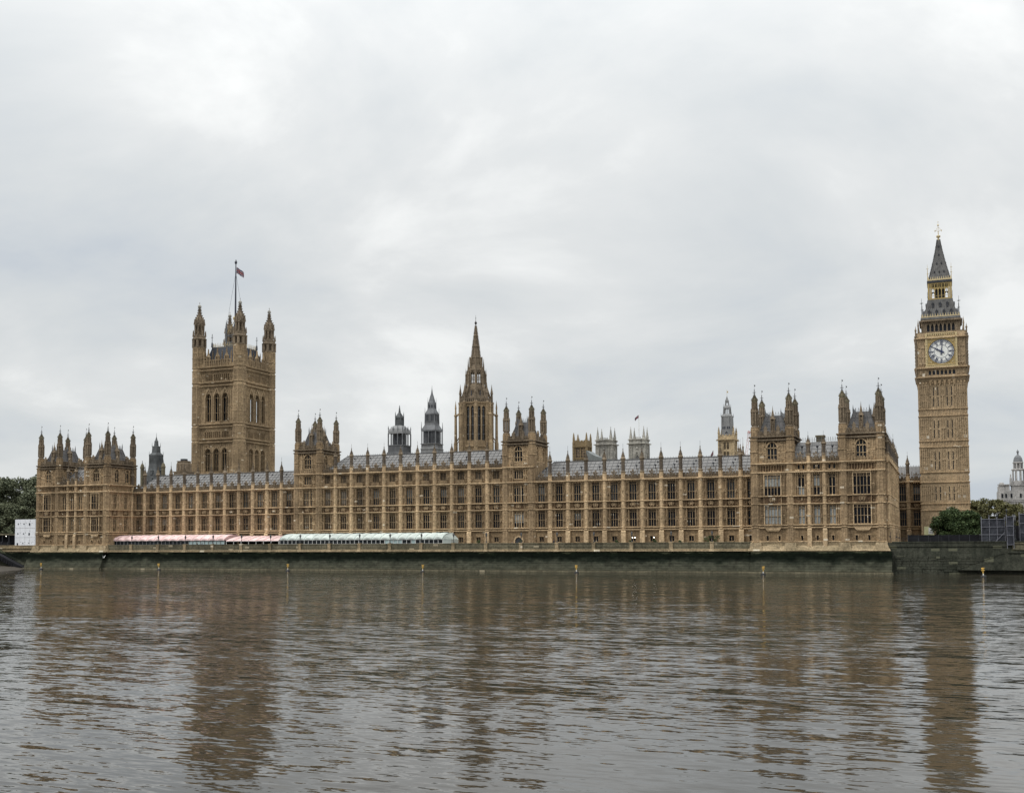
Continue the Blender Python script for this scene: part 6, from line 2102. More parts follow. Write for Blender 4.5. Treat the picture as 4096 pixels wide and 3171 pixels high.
# ochre belfry with a metal lantern
T = thing('belfry_tower', 'ochre stone belfry tower with a stepped grey metal lantern, behind the right palace wing', 'tower', (-62.2, 332.4, 25))
X, Y = -62.3, 332.3
w = MB(); dk = MB(); lvm = MB()
for fr in four(X - 2.35, X + 2.35, Y - 2.35, Y + 2.35):
    a, d_ = MB(fr), MB(fr)
    ops = [op(-.48, .72, 35.5, 2.2), op(.48, .72, 35.5, 2.2), op(-.48, .72, 32.6, 2.2), op(.48, .72, 32.6, 2.2)]
    wallgrid(a, -2.35, 2.35, 20, 38.6, ops, rec=.5)
    for (u0, u1, z0, z1) in ops:
        d_.quad((u0, -.48, z0), (u1, -.48, z0), (u1, -.48, z1), (u0, -.48, z1))
        for k in range(6): a.box(u0, u1, -.3, -.05, z0 + .1 + k * .36, z0 + .18 + k * .36)
    string(a, -2.4, 2.4, 38.5, .3, .4); a.box(-2.35, 2.35, -.4, .1, 38.6, 39.7)
    for k in range(5): u = -2.0 + k; a.box(u - .26, u + .26, -.35, .12, 39.6, 40.1)
    a.box(-2.0, -1.75, 0, .12, 20, 38.4); a.box(1.75, 2.0, 0, .12, 20, 38.4)
    merge(w, a); part('louvre', d_, M['louvre'], T)
for sx in (-1, 1):
    for sy in (-1, 1):
        x, y = X + sx * 2.25, Y + sy * 2.25
        w.lathe(x, y, [(.34, 20), (.34, 40.4), (.42, 40.6), (.3, 40.9), (.1, 42.2), (0, 42.8)], 8); crockets(w, x, y, ((.3, 40.9), (.1, 42.2)), 6, .1, .4)
        w.bar((x, y, 38.4), (x + sx * .9, y - .0, 38.3), .2)
part('tower_wall', w, M['stone_gold'], T)
u_ = MB()
prs = [(1.65, 39), (1.6, 41.4), (1.62, 42.9), (1.55, 45.6), (1.62, 45.8), (1.3, 46.3), (1.0, 46.6)]
for (a0, z0), (a1, z1) in zip(prs, prs[1:]): u_.taper(X, Y, z0, z1, a0, a0, a1, a1)
for sx in (-1, 1):
    for sy in (-1, 1):
        u_.bar((X + sx * .92, Y + sy * .92, 46.5), (X + sx * .8, Y + sy * .8, 48.5), .42); u_.taper(X + sx * .95, Y + sy * .95, 48.4, 49.7, .09, .09, .02, .02); u_.taper(X + sx * 1.6, Y + sy * 1.6, 45.6, 46.9, .09, .09, .02, .02)
        u_.bar((X + sx * .45, Y + sy * .45, 49.2), (X + sx * .38, Y + sy * .38, 50.2), .2)
        u_.bar((X + sx * 1.1, Y - 1.62, 42.8), (X + sx * 1.1, Y - 1.62, 45.6), .07)
for s in (-1, 1): u_.box(X - .07, X + .07, Y + s * .88 - .07, Y + s * .88 + .07, 46.5, 48.5); u_.box(X + s * .88 - .07, X + s * .88 + .07, Y - .07, Y + .07, 46.5, 48.5)
for (a0, z0), (a1, z1) in zip([(.98, 48.2), (.95, 48.6), (.55, 49.2), (.5, 50.1), (.5, 50.7), (.35, 51.1)], [(.95, 48.6), (.55, 49.2), (.5, 49.3), (.5, 50.7), (.35, 51.1), (.05, 52.1)]): u_.taper(X, Y, z0, z1, a0, a0, a1, a1)
part('metal_lantern', u_, M['iron_light'], T)
d_ = MB()
for fr in four(X - 1.64, X + 1.64, Y - 1.64, Y + 1.64):
    a = MB(fr)
    for u in (-1.05, -.5, .35, .9): a.box(u - .17, u + .17, -.2, .02, 41.9, 42.6)
    a.extrude([(-.45, 40.6), (.45, 40.6), (0, 41.15)], -.2, .05)
    merge(d_, a)
part('opening', d_, M['louvre'], T)
f = MB(); f.bar((X, Y, 52.0), (X, Y, 54.2), .06); f.box(X + .03, X + .4, Y - .01, Y + .01, 53.2, 53.7); part('weather_vane', f, M['gilt_pale'], T)

# dark stone spirelet and two little turrets in front of the crane
T = thing('stone_spirelet', 'dark crocketed stone spirelet beside the crane, at the left edge of the right pavilion', 'spire', (-50.4, 300, 28))
c = MB(); c.lathe(-49.3, 300, [(1.0, 27), (1.0, 30.6), (.85, 30.8), (.2, 35.2), (.1, 35.5), (.4, 35.7), (.07, 36.0), (.06, 36.4), (.3, 36.6), (.0, 37.2)], 8); crockets(c, -49.3, 300, ((.85, 30.8), (.2, 35.2)), 8, .16, .45); c.bar((-49.3, 300, 37), (-49.3, 300, 39.2), .07); c.taper(-49.3, 300, 39.0, 39.3, .25, .1, .1, .05)
part('spire', c, M['stone_top'], T)
for lab, x, h in (('small dark roof turret with a vane, left one of a pair beside the crane', -52.9, 34.2), ('small dark roof turret with a vane, right one of a pair beside the crane', -51.7, 34.6)):
    T2 = thing('roof_turret', lab, 'turret', (x, 298, 28), 'small roof turrets beside the crane')
    c = MB(); c.lathe(x, 298, [(.7, 26), (.7, 30.8), (.45, 31.4), (.22, 32.4), (.2, h - 1.6), (.3, h - 1.4), (.1, h - 1), (.04, h)], 8); c.bar((x, 298, h - .4), (x, 298, h + 1.4), .06)
    part('cap', c, M['stone_top'], T2)

# ------------------------------------------------------------------ churches behind
T = thing('church_tower', 'brown stone church tower with four slim corner spikes, left of the two white towers', 'church tower', (-172, 523, 20))
X, Y = -172.4, 523.6
H_ = 3.6
w, tr, dk = MB(), MB(), MB()
for fr in four(X - H_, X + H_, Y - H_, Y + H_):
    a, t_, d_ = MB(fr), MB(fr), MB(fr)
    ops = [op(-1.3, 1.9, 50.0, 4.9), op(1.5, 1.9, 50.0, 4.9)]
    wallgrid(a, -H_, H_, 15, 58.3, ops, rec=.6)
    for u in (-1.3, 1.5):
        for k in (-.32, .32): t_.box(u + k - .07, u + k + .07, -.35, -.2, 50, 54.9)
        for z in (51.3, 52.6, 53.9): t_.box(u - .95, u + .95, -.35, -.2, z - .06, z + .06)
        d_.quad((u - .95, -.58, 50), (u + .95, -.58, 50), (u + .95, -.58, 54.9), (u - .95, -.58, 54.9))
    string(a, -H_, H_, 55.5, .3, .4); string(a, -H_, H_, 49.4, .3, .3)
    for k in range(4): u = -2.4 + 1.6 * k; a.box(u - .55, u + .55, -.5, .05, 58.2, 58.8)
    for u in (-.4,): a.taper(u, -.2, 58.3, 60.0, .16, .16, .04, .04)
    merge(w, a); merge(tr, t_); merge(dk, d_)
for sx in (-1, 1):
    for sy in (-1, 1):
        w.lathe(X + sx * 3.4, Y + sy * 3.4, [(.75, 15), (.75, 57.8), (.62, 58.2), (.6, 59.6), (.3, 62.0), (.12, 62.6), (0, 63)], 8)
part('tower_wall', w, M['stone_church'], T); part('tracery', tr, M['stone_light'], T); part('opening', dk, M['louvre'], T)
r = MB(); r.extrude([(-166.5, 30), (-156.5, 30), (-156.5, 48.6), (-161, 49.6), (-164, 51.0), (-166.5, 52.8)], 512, 524)
solo('church_roof', r, M['copper_roof'], 'low grey lead church roof sloping down between the brown tower and the left white tower', 'roof')

for lab, X, Y, ztop, flag in (('white abbey tower with four pinnacles and no flag, left one of the twin pair', -190.6, 625.5, 78.5, False), ('white abbey tower with four pinnacles flying a flag, right one of the twin pair', -175.6, 645.5, 80.2, True)):
    T = thing('abbey_tower', lab, 'abbey tower', (X, Y, 20), 'twin white abbey towers')
    H_ = 5.0
    dz = 0 if not flag else 1.6
    w, dk, tr = MB(), MB(), MB()
    for fr in four(X - H_, X + H_, Y - H_, Y + H_):
        a, d_, t_ = MB(fr), MB(fr), MB(fr)
        ops = [op(0, 2.2, 50 + dz, 8.6)]
        wallgrid(a, -H_, H_, 15, 67.6 + dz, ops, rec=.7)
        d_.quad((-1.1, -.68, 50 + dz), (1.1, -.68, 50 + dz), (1.1, -.68, 59 + dz), (-1.1, -.68, 59 + dz))
        for k in (-.37, .37): t_.box(k - .1, k + .1, -.4, -.2, 50 + dz, 59 + dz)
        for z in (52.5, 55.0, 56.6): t_.box(-1.1, 1.1, -.4, -.2, z + dz, z + .3 + dz)
        for s in (-1, 1):
            a.extrude([(s * 1.1, 57 + dz), (s * 1.1, 58.61 + dz), (0, 58.61 + dz)], -.5, .02)
            a.extrude([(s * 2.3, 56.6 + dz), (s * 1.8, 56.6 + dz), (s * 1.2, 58.4 + dz), (0, 60.6 + dz), (0, 61.4 + dz), (s * 1.3, 59.6 + dz)], 0, .35)
            a.box(*sorted((s * 3.0, s * 3.35)), 0, .4, 56.5 + dz, 65 + dz); a.box(*sorted((s * 4.6, s * 5.0)), 0, .4, 56.5 + dz, 65 + dz); a.box(s * 3.95 - .35, s * 3.95 + .35, 0, .3, 63.4 + dz, 64.6 + dz)
            a.box(*sorted((s * 2.75, s * 5.2)), 0, .3, 15, 55.6 + dz)
        string(a, -H_ - .3, H_ + .3, 65.6 + dz, .5, .9); string(a, -H_ - .2, H_ + .2, 57.2 - 1.2 + dz, .4, .6); string(a, -H_, H_, 68.2 + dz, .3, .5)
        a.taper(0, .25, 62.4 + dz, 63.6 + dz, .8, .3, .4, .2)
        a.box(-H_, H_, -.5, .1, 67.5 + dz, 68.4 + dz)
        for k in range(6):
            u = -2.1 + .84 * k; a.box(u - .22, u + .22, -.3, .05, 68.3 + dz, 69.2 + dz); a.ball(u, -.1, 69.5 + dz, .3, 6, 4)
        merge(w, a); merge(dk, d_); merge(tr, t_)
    for sx in (-1, 1):
        for sy in (-1, 1):
            x, y = X + sx * 4.1, Y + sy * 4.1
            w.taper(x, y, 67.5 + dz, 68.6 + dz, 1.5, 1.5, 1.1, 1.1); w.lathe(x, y, [(.95, 68.4 + dz), (.9, 70.3 + dz), (.98, 70.5 + dz), (.72, 70.7 + dz), (.12, ztop - 3.2), (.2, ztop - 3.0), (.0, ztop - 2.0)], 8)
            crockets(w, x, y, ((.72, 70.7 + dz), (.2, ztop - 4)), 8, .12, .7)
    part('tower_wall', w, M['stone_white'], T); part('opening', dk, M['louvre'], T); part('tracery', tr, M['stone_pale'], T)
    if flag:
        p = MB(); p.lathe(X, Y, [(.24, 68), (.18, 85.5), (.0, 85.8)], 6); part('flagpole', p, M['white_paint'], T)
        union_flag('abbey_flag', 'dark flag flying to the left of its pole on the right-hand white abbey tower', (X - .15, Y, 83.4), 3.0, 1.9, .4, .9, -1, 2)

# small flag and pole beyond the right wing
T = thing('distant_flagpole', 'thin flagpole barely visible above the roof, just left of the ochre belfry', 'flagpole', (-67, 332, 20))
p = MB(); p.lathe(-69.3, 345, [(.1, 22), (.05, 36.9), (0, 37.0)], 6); part('pole', p, M['white_paint'], T)
union_flag('small_flag', 'small dark blue flag hanging limp just left of the ochre belfry', (-69.25, 345, 35.2), 1.3, 1.5, .2, 1.0, -1, 1)

# crane
T = thing('tower_crane', 'faint pink and white lattice crane jib leaning up in the haze beside the right pavilion', 'crane', (-60, 420, 20))
c = MB(); A, B = Vector((-72.5, 420, 24)), Vector((-69.6, 420, 50.5))
A = Vector((-73.2, 420, 26)); B = Vector((-70.6, 420, 49.0))
for off in (-.5, .5): c.bar(A + Vector((off, 0, 0)), B + Vector((off * .6, 0, 0)), .13)
n_ = 18
for k in range(n_):
    p0, p1 = A.lerp(B, k / n_), A.lerp(B, (k + 1) / n_); s = .5 if k % 2 else -.5
    c.bar(p0 + Vector((s, 0, 0)), p1 + Vector((-s, 0, 0)), .09)
c.bar(B, B + Vector((2.2, 0, .9)), .5); c.bar(B + Vector((-.1, 0, 0)), B + Vector((.2, 0, .9)), .8)
part('jib', c, M['crane_red'], T)
c = MB(); c.bar(B + Vector((.6, 0, .5)), B + Vector((.5, 0, -6)), .08); c.taper(B.x + .5, 420, B.z - 6.7, B.z - 6, .05, .05, .5, .2); c.bar(B, A + Vector((-1.8, 0, 0)), .05)
part('hook_line', c, M['iron'], T)

# ------------------------------------------------------------------ pale classical building at the far right
T = thing('classical_building', 'pale classical stone building with a domed open turret, cut off by the right edge', 'building', (30, 486, 8))
w, dk = MB(), MB()
w.box(19.5, 40, 480, 500, 6.3, 27.3)
for x0, x1, z in ((19.2, 40, 22.6), (19.2, 40, 23.2), (19.3, 40, 16.8), (19.1, 24.0, 29.4)): w.box(x0, x1, 479.6, 480.2, z, z + .35)
w.box(19.7, 23.6, 480.1, 496, 27.0, 29.5); w.box(19.9, 21.6, 480.5, 484, 29.5, 30.3); w.ball(20.7, 481.5, 30.2, .8, 8, 5, .6)
for x in (20.2, 21.5, 22.8, 25.3, 26.4, 28.9, 30.2): w.lathe(x, 479.9, [(.26, 7), (.24, 16.5)], 8); w.lathe(x, 479.9, [(.24, 17.3), (.22, 22.4)], 8); w.lathe(x, 480.1, [(.2, 23.6), (.2, 26.8)], 8)
for x in (20.8, 22.2, 24.2, 27.6, 29.5):
    for z in (18.3, 12.4, 24.3): dk.box(x - .32, x + .32, 479.83, 479.98, z, z + 1.6)
part('wall', w, M['stone_pale'], T); part('window', dk, M['glass_dark'], T)
tt = MB(); X, Y = 27.1, 483
tt.box(24.3, 29.9, 480.4, 486, 27.0, 29.4); tt.box(24.0, 30.2, 480.1, 486.3, 29.2, 29.6)
tt.lathe(X, Y, [(2.6, 29.5), (2.5, 31.0), (2.3, 31.2)], 12)
for k in range(8):
    a = math.pi / 8 + k * math.pi / 4
    for rr in (2.15,): tt.lathe(X + rr * math.cos(a), Y + rr * math.sin(a), [(.34, 31), (.3, 35.4)], 6)
    tt.lathe(X + 1.65 * math.cos(a), Y + 1.65 * math.sin(a), [(.34, 36), (.3, 38.4)], 6)
tt.lathe(X, Y, [(2.3, 35.3), (2.6, 35.5), (2.6, 35.9), (2.0, 36.1)], 12); tt.lathe(X, Y, [(1.2, 36.1), (1.2, 38.4)], 12); tt.lathe(X, Y, [(1.9, 38.2), (2.1, 38.5), (2.0, 38.8)], 12)
for s in (-1, 1): tt.lathe(X + s * 3.0, Y - 2, [(.5, 29.5), (.45, 32.0), (.2, 33), (.3, 33.4), (0, 34.2)], 8)
part('turret', tt, M['stone_pale'], T)
d_ = MB(); d_.lathe(X, Y, [(1.8, 38.7), (1.75, 39.5), (1.5, 40.5), (1.0, 41.3), (.4, 41.7), (.3, 42.1), (.35, 42.6), (.5, 42.9), (.4, 43.3), (.1, 43.7), (0, 44.2)], 12)
part('dome', d_, M['iron'], T)
tt = MB(); tt.lathe(31.6, 481, [(2.2, 24), (2.2, 30), (2.5, 30.2), (2.5, 30.6), (1.9, 31), (1.8, 36), (2.1, 36.3), (1.7, 37)], 12); part('side_turret', tt, M['stone_pale'], T)
oc_ = MB(); oc_.lathe(0, 0, [(.5, 0), (.5, .1)], 12); oc_.v = [(27.0 + x, 480.35 - z, 25.0 + y) for x, y, z in oc_.v]; part('round_window', oc_, M['louvre'], T)


# ------------------------------------------------------------------ river, ground, river wall
wm = MB(); wm.quad((-2600, -300, -0.3), (2600, -300, -0.3), (2600, 272.0, -0.3), (-2600, 272.0, -0.3))
solo('river', wm, M['water'], None, None, kind='structure')
gm = MB(); gm.quad((-3500, 271.9, 6.3), (3500, 271.9, 6.3), (3500, 5000, 6.3), (-3500, 5000, 6.3))
solo('ground', gm, M['ground'], None, None, kind='structure')
fs = MB()
pts = [(-600, 150, -0.6), (-262, 226, -0.45), (-252, 240, -0.42), (-264, 254, -0.4), (-274.5, 264, -0.4), (-281.0, 268.6, -0.2)]
pts = [(-600, 150, -0.6), (-252, 232.5, -0.42), (-259, 242, -0.40), (-267, 254, -0.36), (-275, 263, -0.34), (-281.6, 270.2, -0.3)]
inn = [(-620, 272.2, 1.5), (-330, 272.2, 1.4), (-310, 272.2, 1.1), (-298, 272.2, .8), (-290, 272.2, .5), (-281.9, 272.2, 0.1)]
for k in range(len(pts) - 1): fs.quad(pts[k], pts[k + 1], inn[k + 1], inn[k])
solo('foreshore', fs, M['mud'], None, None, kind='structure')


def prof_wall(mb, x0, x1, prof):
    """prof: list of (Y,z) from top-back around the river face"""
    for (ya, za), (yb, zb) in zip(prof, prof[1:]):
        n = max(1, int((x1 - x0) / 30))
        for k in range(n):
            a, b = x0 + (x1 - x0) * k / n, x0 + (x1 - x0) * (k + 1) / n
            mb.quad((a, ya, za), (b, ya, za), (b, yb, zb), (a, yb, zb))
    for x in (x0, x1):
        mb.face([mb.pt(x, y, z) for y, z in prof] + [mb.pt(x, prof[0][0], prof[-1][1])])


W1 = thing('river_wall', 'long weed-stained granite river wall under the terrace of the palace', 'wall', (-147, 271, 0))
m = MB()
prof_wall(m, -249.3, -45.4, [(273, 5.0), (271.55, 5.0), (271.0, 2.6), (270.3, 0.25), (270.0, -2)])
part('wall', m, M['river_wall'], W1)
m = MB(); m.box(-249.3, -45.4, 269.75, 270.5, -1.5, 0.02); part('toe', m, M['parapet'], W1)
m = MB(); m.box(-249.3, -45.4, 271.3, 272.6, 5.0, 5.32); m.box(-249.3, -45.4, 271.45, 272.5, 5.32, 5.6); part('ledge', m, M['plinth'], W1)
m = MB(); m.box(-249.0, -45.6, 271.8, 272.35, 5.6, 7.1); m.box(-249.0, -45.6, 271.68, 272.45, 7.1, 7.32); m.box(-249.0, -45.6, 271.72, 272.0, 6.2, 6.32)
part('parapet', m, M['parapet'], W1)
LAMPX = [-239.62, -229.21, -218.81, -208.39, -197.95, -187.58, -177.2, -167.11, -157.15, -147.24, -137.28, -127.33, -117.45, -107.15, -96.87, -86.56, -76.26, -65.83, -55.32]
for x in LAMPX:
    p = MB(lambda u, d, z: (u, d, z))
    p.box(x - .48, x + .48, 271.5, 272.6, 5.33, 7.1); p.box(x - .56, x + .56, 271.42, 272.66, 7.1, 7.42); p.taper(x, 271.9, 5.0, 5.6, .7, .7, .5, .5)
    part('pier', p, M['plinth'], W1)
for lab, x0, x1 in (('battered river wall with dark weed carrying the left end pavilion', -281.0, -249.3), ('battered river wall with dark weed carrying the right end pavilion', -45.4, -12.4)):
    W = thing('river_wall', lab, 'wall', ((x0 + x1) / 2, 270, 0))
    m = MB(); prof_wall(m, x0, x1, [(273, 4.88), (270.35, 4.88), (270.1, 4.5), (269.6, 2.4), (268.7, 0.2), (268.5, -2)])
    part('wall', m, M['river_wall'], W)
    m = MB(); m.box(x0 - .3, x1 + .3, 268.0, 268.9, -1.5, -0.02); part('toe', m, M['parapet'], W)
W = thing('river_wall', 'old blocky dark granite embankment wall with mossy steps at the right edge', 'wall', (20, 272, 0))
m = MB()
r_ = random.Random(5)
prof_wall(m, -13.8, 60, [(273, 6.0), (272.1, 6.0), (271.9, 2.5), (271.6, -2)])
for k in range(7):
    z = -0.5 + k * 0.62
    x = -11.8
    while x < 58:
        wd = r_.uniform(1.2, 2.3)
        if z < 4.0: m.box(x + .03, x + wd - .03, 271.75 - r_.uniform(.15, .42) + z * .05, 272.4, z + .03, z + .59)
        x += wd
part('wall', m, M['old_granite'], W)
m = MB()
for k in range(14):
    x = 1.8 + k * .78; z = .9 + k * .29
    m.box(x, 18 + k * .2, 269.6 + k * .12, 271.6, z - .29, z)
    m.box(x - .06, x + .9, 269.5 + k * .12, 271.5, z, z + .06)
m.box(12.6, 40, 270.8, 272, 4.5, 4.9)
part('steps', m, M['old_granite'], W)
m = MB(); m.box(-13.6, 60, 271.9, 272.4, 6.0, 7.0); m.box(-12.4, 60, 271.75, 272.5, 7.0, 7.22)
for k in range(8): m.box(-12.0 + k * 2.9, -11.75 + k * 2.9, 271.82, 272.0, 6.05, 7.0)
part('parapet', m, M['old_granite'], W)
m = MB(); m.box(13.6, 60, 271.5, 272.7, 5.2, 6.9); m.box(13.6, 60, 271.3, 272.8, 6.6, 6.85); part('pale_parapet', m, M['parapet'], W)

W = thing('river_wall', 'embankment wall with a pale parapet left of the palace, behind a sloping causeway', 'wall', (-320, 272, 0))
m = MB(); prof_wall(m, -620, -281.0, [(274, 5.2), (272.4, 5.2), (272.0, 2.6), (271.6, -2)]); part('wall', m, M['river_wall'], W)
m = MB(); m.box(-620, -280.6, 272.3, 272.9, 5.2, 7.1); m.box(-620, -280.6, 272.2, 273.0, 7.1, 7.32); m.box(-620, -280.6, 272.1, 273.0, 5.2, 5.5)
for k in range(12): m.box(-283.2 - k * 1.9, -283.0 - k * 1.9, 272.25, 272.4, 5.5, 7.1)
part('parapet', m, M['plinth'], W)
T = thing('causeway', 'dark weed-covered stone causeway sloping down to the foreshore left of the palace', 'slipway', (-288, 269, 0))
m = MB()
m.extrude([(-297, 6.3), (-281.2, 0.0), (-281.2, -0.9), (-283.4, -0.9), (-297, 4.6)], 268.6, 270.4)
for k in range(14):
    x = -296 + k * 1.05; z = 5.6 - (x + 296) * 0.4
    m.box(x, x + .7, 268.4, 268.8, z - 1.4, z - .45)
part('ramp', m, M['hoarding'], T)
m = MB(); m.extrude([(-297.0, 6.6), (-281.2, 0.3), (-281.2, 0.0), (-297, 6.2)], 270.3, 272.2); part('paved_slope', m, M['river_wall'], T)

# terrace floor and its furniture stand on the ground sheet (z 6.3)
lm = MB()
lm.lathe(0, 0, [(.2, 0), (.2, .15), (.09, .3), (.07, 1.2), (.06, 1.7)], 8)
lm.box(-.25, .25, -.03, .03, 1.45, 1.52)
lamp_post = lm.mesh('post', M['black'])
lg = MB(); lg.lathe(0, 0, [(.15, 1.75), (.24, 2.35)], 6, cap=False); lamp_glass = lg.mesh('lamp_glass', M['lamp_glass'])
lt = MB()
lt.lathe(0, 0, [(.17, 1.68), (.17, 1.77)], 6)
for k in range(6):
    a = math.pi / 6 + k * math.pi / 3; lt.bar((.16 * math.cos(a), .16 * math.sin(a), 1.75), (.26 * math.cos(a), .26 * math.sin(a), 2.36), .05)
lt.lathe(0, 0, [(.33, 2.35), (.3, 2.42), (.12, 2.6), (.1, 2.68), (.0, 2.85)], 6)
lamp_cage = lt.mesh('lantern_cage', M['black'])
for i, x in enumerate(LAMPX):
    T = thing('street_lamp', 'black lantern on a short post on a pier of the terrace wall', 'street lamp', (x, 272.05, 7.42), 'lanterns along the terrace wall')
    link('post', lamp_post, T); o = link('lantern_cage', lamp_cage, T); link('lamp_glass', lamp_glass, o)


def marquee(label, x0, x1, canvas, bays, ends='flat', low=False, clear=(), name='marquee'):
    T = thing(name, label, 'marquee', ((x0 + x1) / 2, 277, 6.3))
    c = MB()
    bw = (x1 - x0) / bays
    prof = [(281.2, 10.35), (279.0, 10.25), (277.0, 9.95), (275.4, 9.4), (274.6, 8.9), (274.4, 8.5)] if not low else [(281.2, 9.9), (278.0, 9.4), (276.0, 8.9), (274.6, 8.5), (274.4, 8.3)]
    ns = 6
    g = []
    for i in range(bays * ns + 1):
        ph = (i % ns) / ns
        bul = 0.30 * math.sin(math.pi * ph) if not low else 0.07 * math.sin(math.pi * ph)
        x = x0 + bw * i / ns
        row = []
        for j, (y, z) in enumerate(prof):
            k = math.sin(math.pi * min(1, j / (len(prof) - 1)) * .9)
            row.append(c.pt(x, y - bul * k * 1.2, z + bul * k))
        g.append(row)
    for a, b in zip(g, g[1:]):
        for j in range(len(prof) - 1): c.face([a[j], b[j], b[j + 1], a[j + 1]])
    # gable ends
    for x, sgn in ((x0, -1), (x1, 1)):
        if ends == 'hip' and sgn == 1:
            c.face([c.pt(x, y, z) for y, z in prof] + [c.pt(x + 1.8, 278, 8.5), c.pt(x + 1.8, 281.2, 8.5)])
            c.face([c.pt(x, 274.4, 8.5), c.pt(x + 1.8, 276.2, 8.5), c.pt(x + 1.8, 278, 8.5)]); c.quad((x, 274.5, 8.5), (x + 1.8, 276.2, 8.5), (x + 1.8, 276.2, 6.3), (x, 274.5, 6.3))
            c.quad((x + 1.8, 276.2, 8.5), (x + 1.8, 281.2, 8.5), (x + 1.8, 281.2, 6.3), (x + 1.8, 276.2, 6.3))
        else:
            c.face([c.pt(x, y, z) for y, z in prof] + [c.pt(x, 281.2, prof[-1][1])])
    s = c; c.cur = 1
    for i in range(bays + 1):
        x = x0 + bw * i
        for (ya, za), (yb, zb) in zip(prof, prof[1:]): s.bar((x, ya - .02, za + .03), (x, yb - .02, zb + .03), .09)
    part('canopy', c, [canvas, M['pink_seam'] if canvas == M['pink'] else M['green_seam']], T)
    f = MB(); zt = prof[-1][1]
    n = bays * 2 if not low else bays
    for i in range(n + 1):
        x = x0 + (x1 - x0) * i / n
        f.box(x - .06, x + .06, 274.5, 274.62, 6.3, zt)
    f.box(x0, x1, 274.46, 274.6, zt - .14, zt + .02)
    if not low: f.box(x0, x1, 274.48, 274.64, 7.25, 7.35)
    part('frame', f, M['white_paint'] if canvas != M['pink'] or low else M['iron_light'], T)
    if not low:
        g = MB(); q = MB()
        for i in range(n):
            a, b = x0 + (x1 - x0) * i / n, x0 + (x1 - x0) * (i + 1) / n
            (q if i in clear else g).box(a + .05, b - .05, 274.66, 274.7, 6.3, zt - .1)
        part('glazed_wall', g, M['glass_mid'], T)
        if q.v: part('tinted_panel', q, M['clear_pvc'], T)
    bk = MB(); bk.box(x0 + .1, x1 - .1, 280.8, 281.0, 6.3, zt + .4); part('back_panel', bk, M['hoarding'], T)
    return T


marquee('long pink canvas marquee with a scalloped roof on the terrace, leftmost of the three', -251.0, -206.1, M['pink'], 15, clear=(21, 22, 23, 24, 25, 26, 27, 28, 29))
marquee('short low pink awning on the terrace, between the long pink marquee and the green one', -205.4, -186.4, M['pink'], 7, low=True)
marquee('long pale green marquee with a scalloped roof on the terrace, rightmost of the three', -186.0, -131.9, M['green_canvas'], 19, ends='hip', clear=(25, 26, 27, 28, 31))
g = MB(); 
# ------------------------------------------------------------------ vegetation
def leaves(mb, blobs, n, size, seed):
    r = random.Random(seed)
    for _ in range(n):
        bx, by, bz, br, bh = r.choice(blobs)
        # points concentrated near the blob's surface
        th = r.uniform(0, 2 * math.pi); cz = r.uniform(-0.75, 1); rr = (r.random() ** 0.45)
        sx = math.sqrt(max(0, 1 - cz * cz))
        p = Vector((bx + br * rr * sx * math.cos(th), by + br * rr * sx * math.sin(th), bz + bh * rr * cz))
        a = Vector((r.gauss(0, 1), r.gauss(0, 1), r.gauss(0, 1))).normalized()
        b = a.cross(Vector((r.gauss(0, 1), r.gauss(0, 1), r.gauss(0, 1)))).normalized()
        s = size * r.uniform(.55, 1.3)
        mb.face([mb.pt(*(p + a * s)), mb.pt(*(p + b * s * .7)), mb.pt(*(p - a * s)), mb.pt(*(p - b * s * .7))])


def tree(name, label, x, y, z0, h, rad, mat, n=6500, size=.42, seed=1, cat='tree', trunk=.45, low=.25, group=None, nb=34):
    r = random.Random(seed)
    T = thing(name, label, cat, (x, y, z0), group)
    blobs = []
    for k in range(nb):
        a = r.uniform(0, 2 * math.pi); t = r.uniform(low, 1.0)
        prof = math.sin(math.pi * (0.12 + 0.80 * (t - low) / (1 - low))) ** 0.7
        q = rad * prof * r.uniform(.25, .85)
        br = rad * r.uniform(.20, .36)
        blobs.append((x + q * math.cos(a), y + q * math.sin(a), z0 + h * (low + (t - low) * .88), br, br * r.uniform(.6, .9)))
    t = MB()
    t.lathe(x, y, [(trunk * 1.4, z0 - .2), (trunk, z0 + h * .1), (trunk * .7, z0 + h * .4), (trunk * .2, z0 + h * .85)], 8)
    for b in blobs[:16]:
        zz = z0 + h * r.uniform(low * .8, .5)
        mid = Vector(((x + b[0]) / 2, (y + b[1]) / 2, (zz + b[2]) / 2 + .6))
        t.bar((x, y, zz), mid, trunk * .5, trunk * .3); t.bar(mid, (b[0], b[1], b[2]), trunk * .3, trunk * .08)
    part('trunk', t, M['bark'], T)
    c = MB(); leaves(c, blobs, n, size, seed + 50)
    part('crown', c, mat, T)
    return T


LT = dict(nb=60)
tree('plane_tree', 'big green tree cut off by the left edge, beyond the dark shelter', -353, 322, 6.3, 29.0, 9.5, M['leaf_left'], 15000, .42, 3, **LT)
tree('plane_tree', 'yellowing tree low at the left edge in front of the tall green trees', -337.0, 304, 6.3, 16, 5.0, M['leaf_yellow'], 7000, .36, 11, nb=50)
tree('plane_tree', 'tall green tree directly above the white cabin block', -342, 330, 6.3, 30.5, 9.5, M['leaf_left'], 15000, .42, 4, **LT)
tree('plane_tree', 'green tree touching the left end pavilion, behind the white cabin block', -331, 326, 6.3, 29.0, 9.0, M['leaf_left'], 15000, .42, 5, **LT)
tree('plane_tree', 'rounded green tree low behind the top of the white cabin block', -323.5, 312, 6.3, 22.5, 8.0, M['leaf_left'], 12000, .4, 6, low=.1, **LT)
tree('plane_tree', 'low bushy green tree left of the white cabin block', -327, 305, 6.3, 17.5, 7.5, M['leaf_left'], 12000, .4, 7, low=.1, **LT)
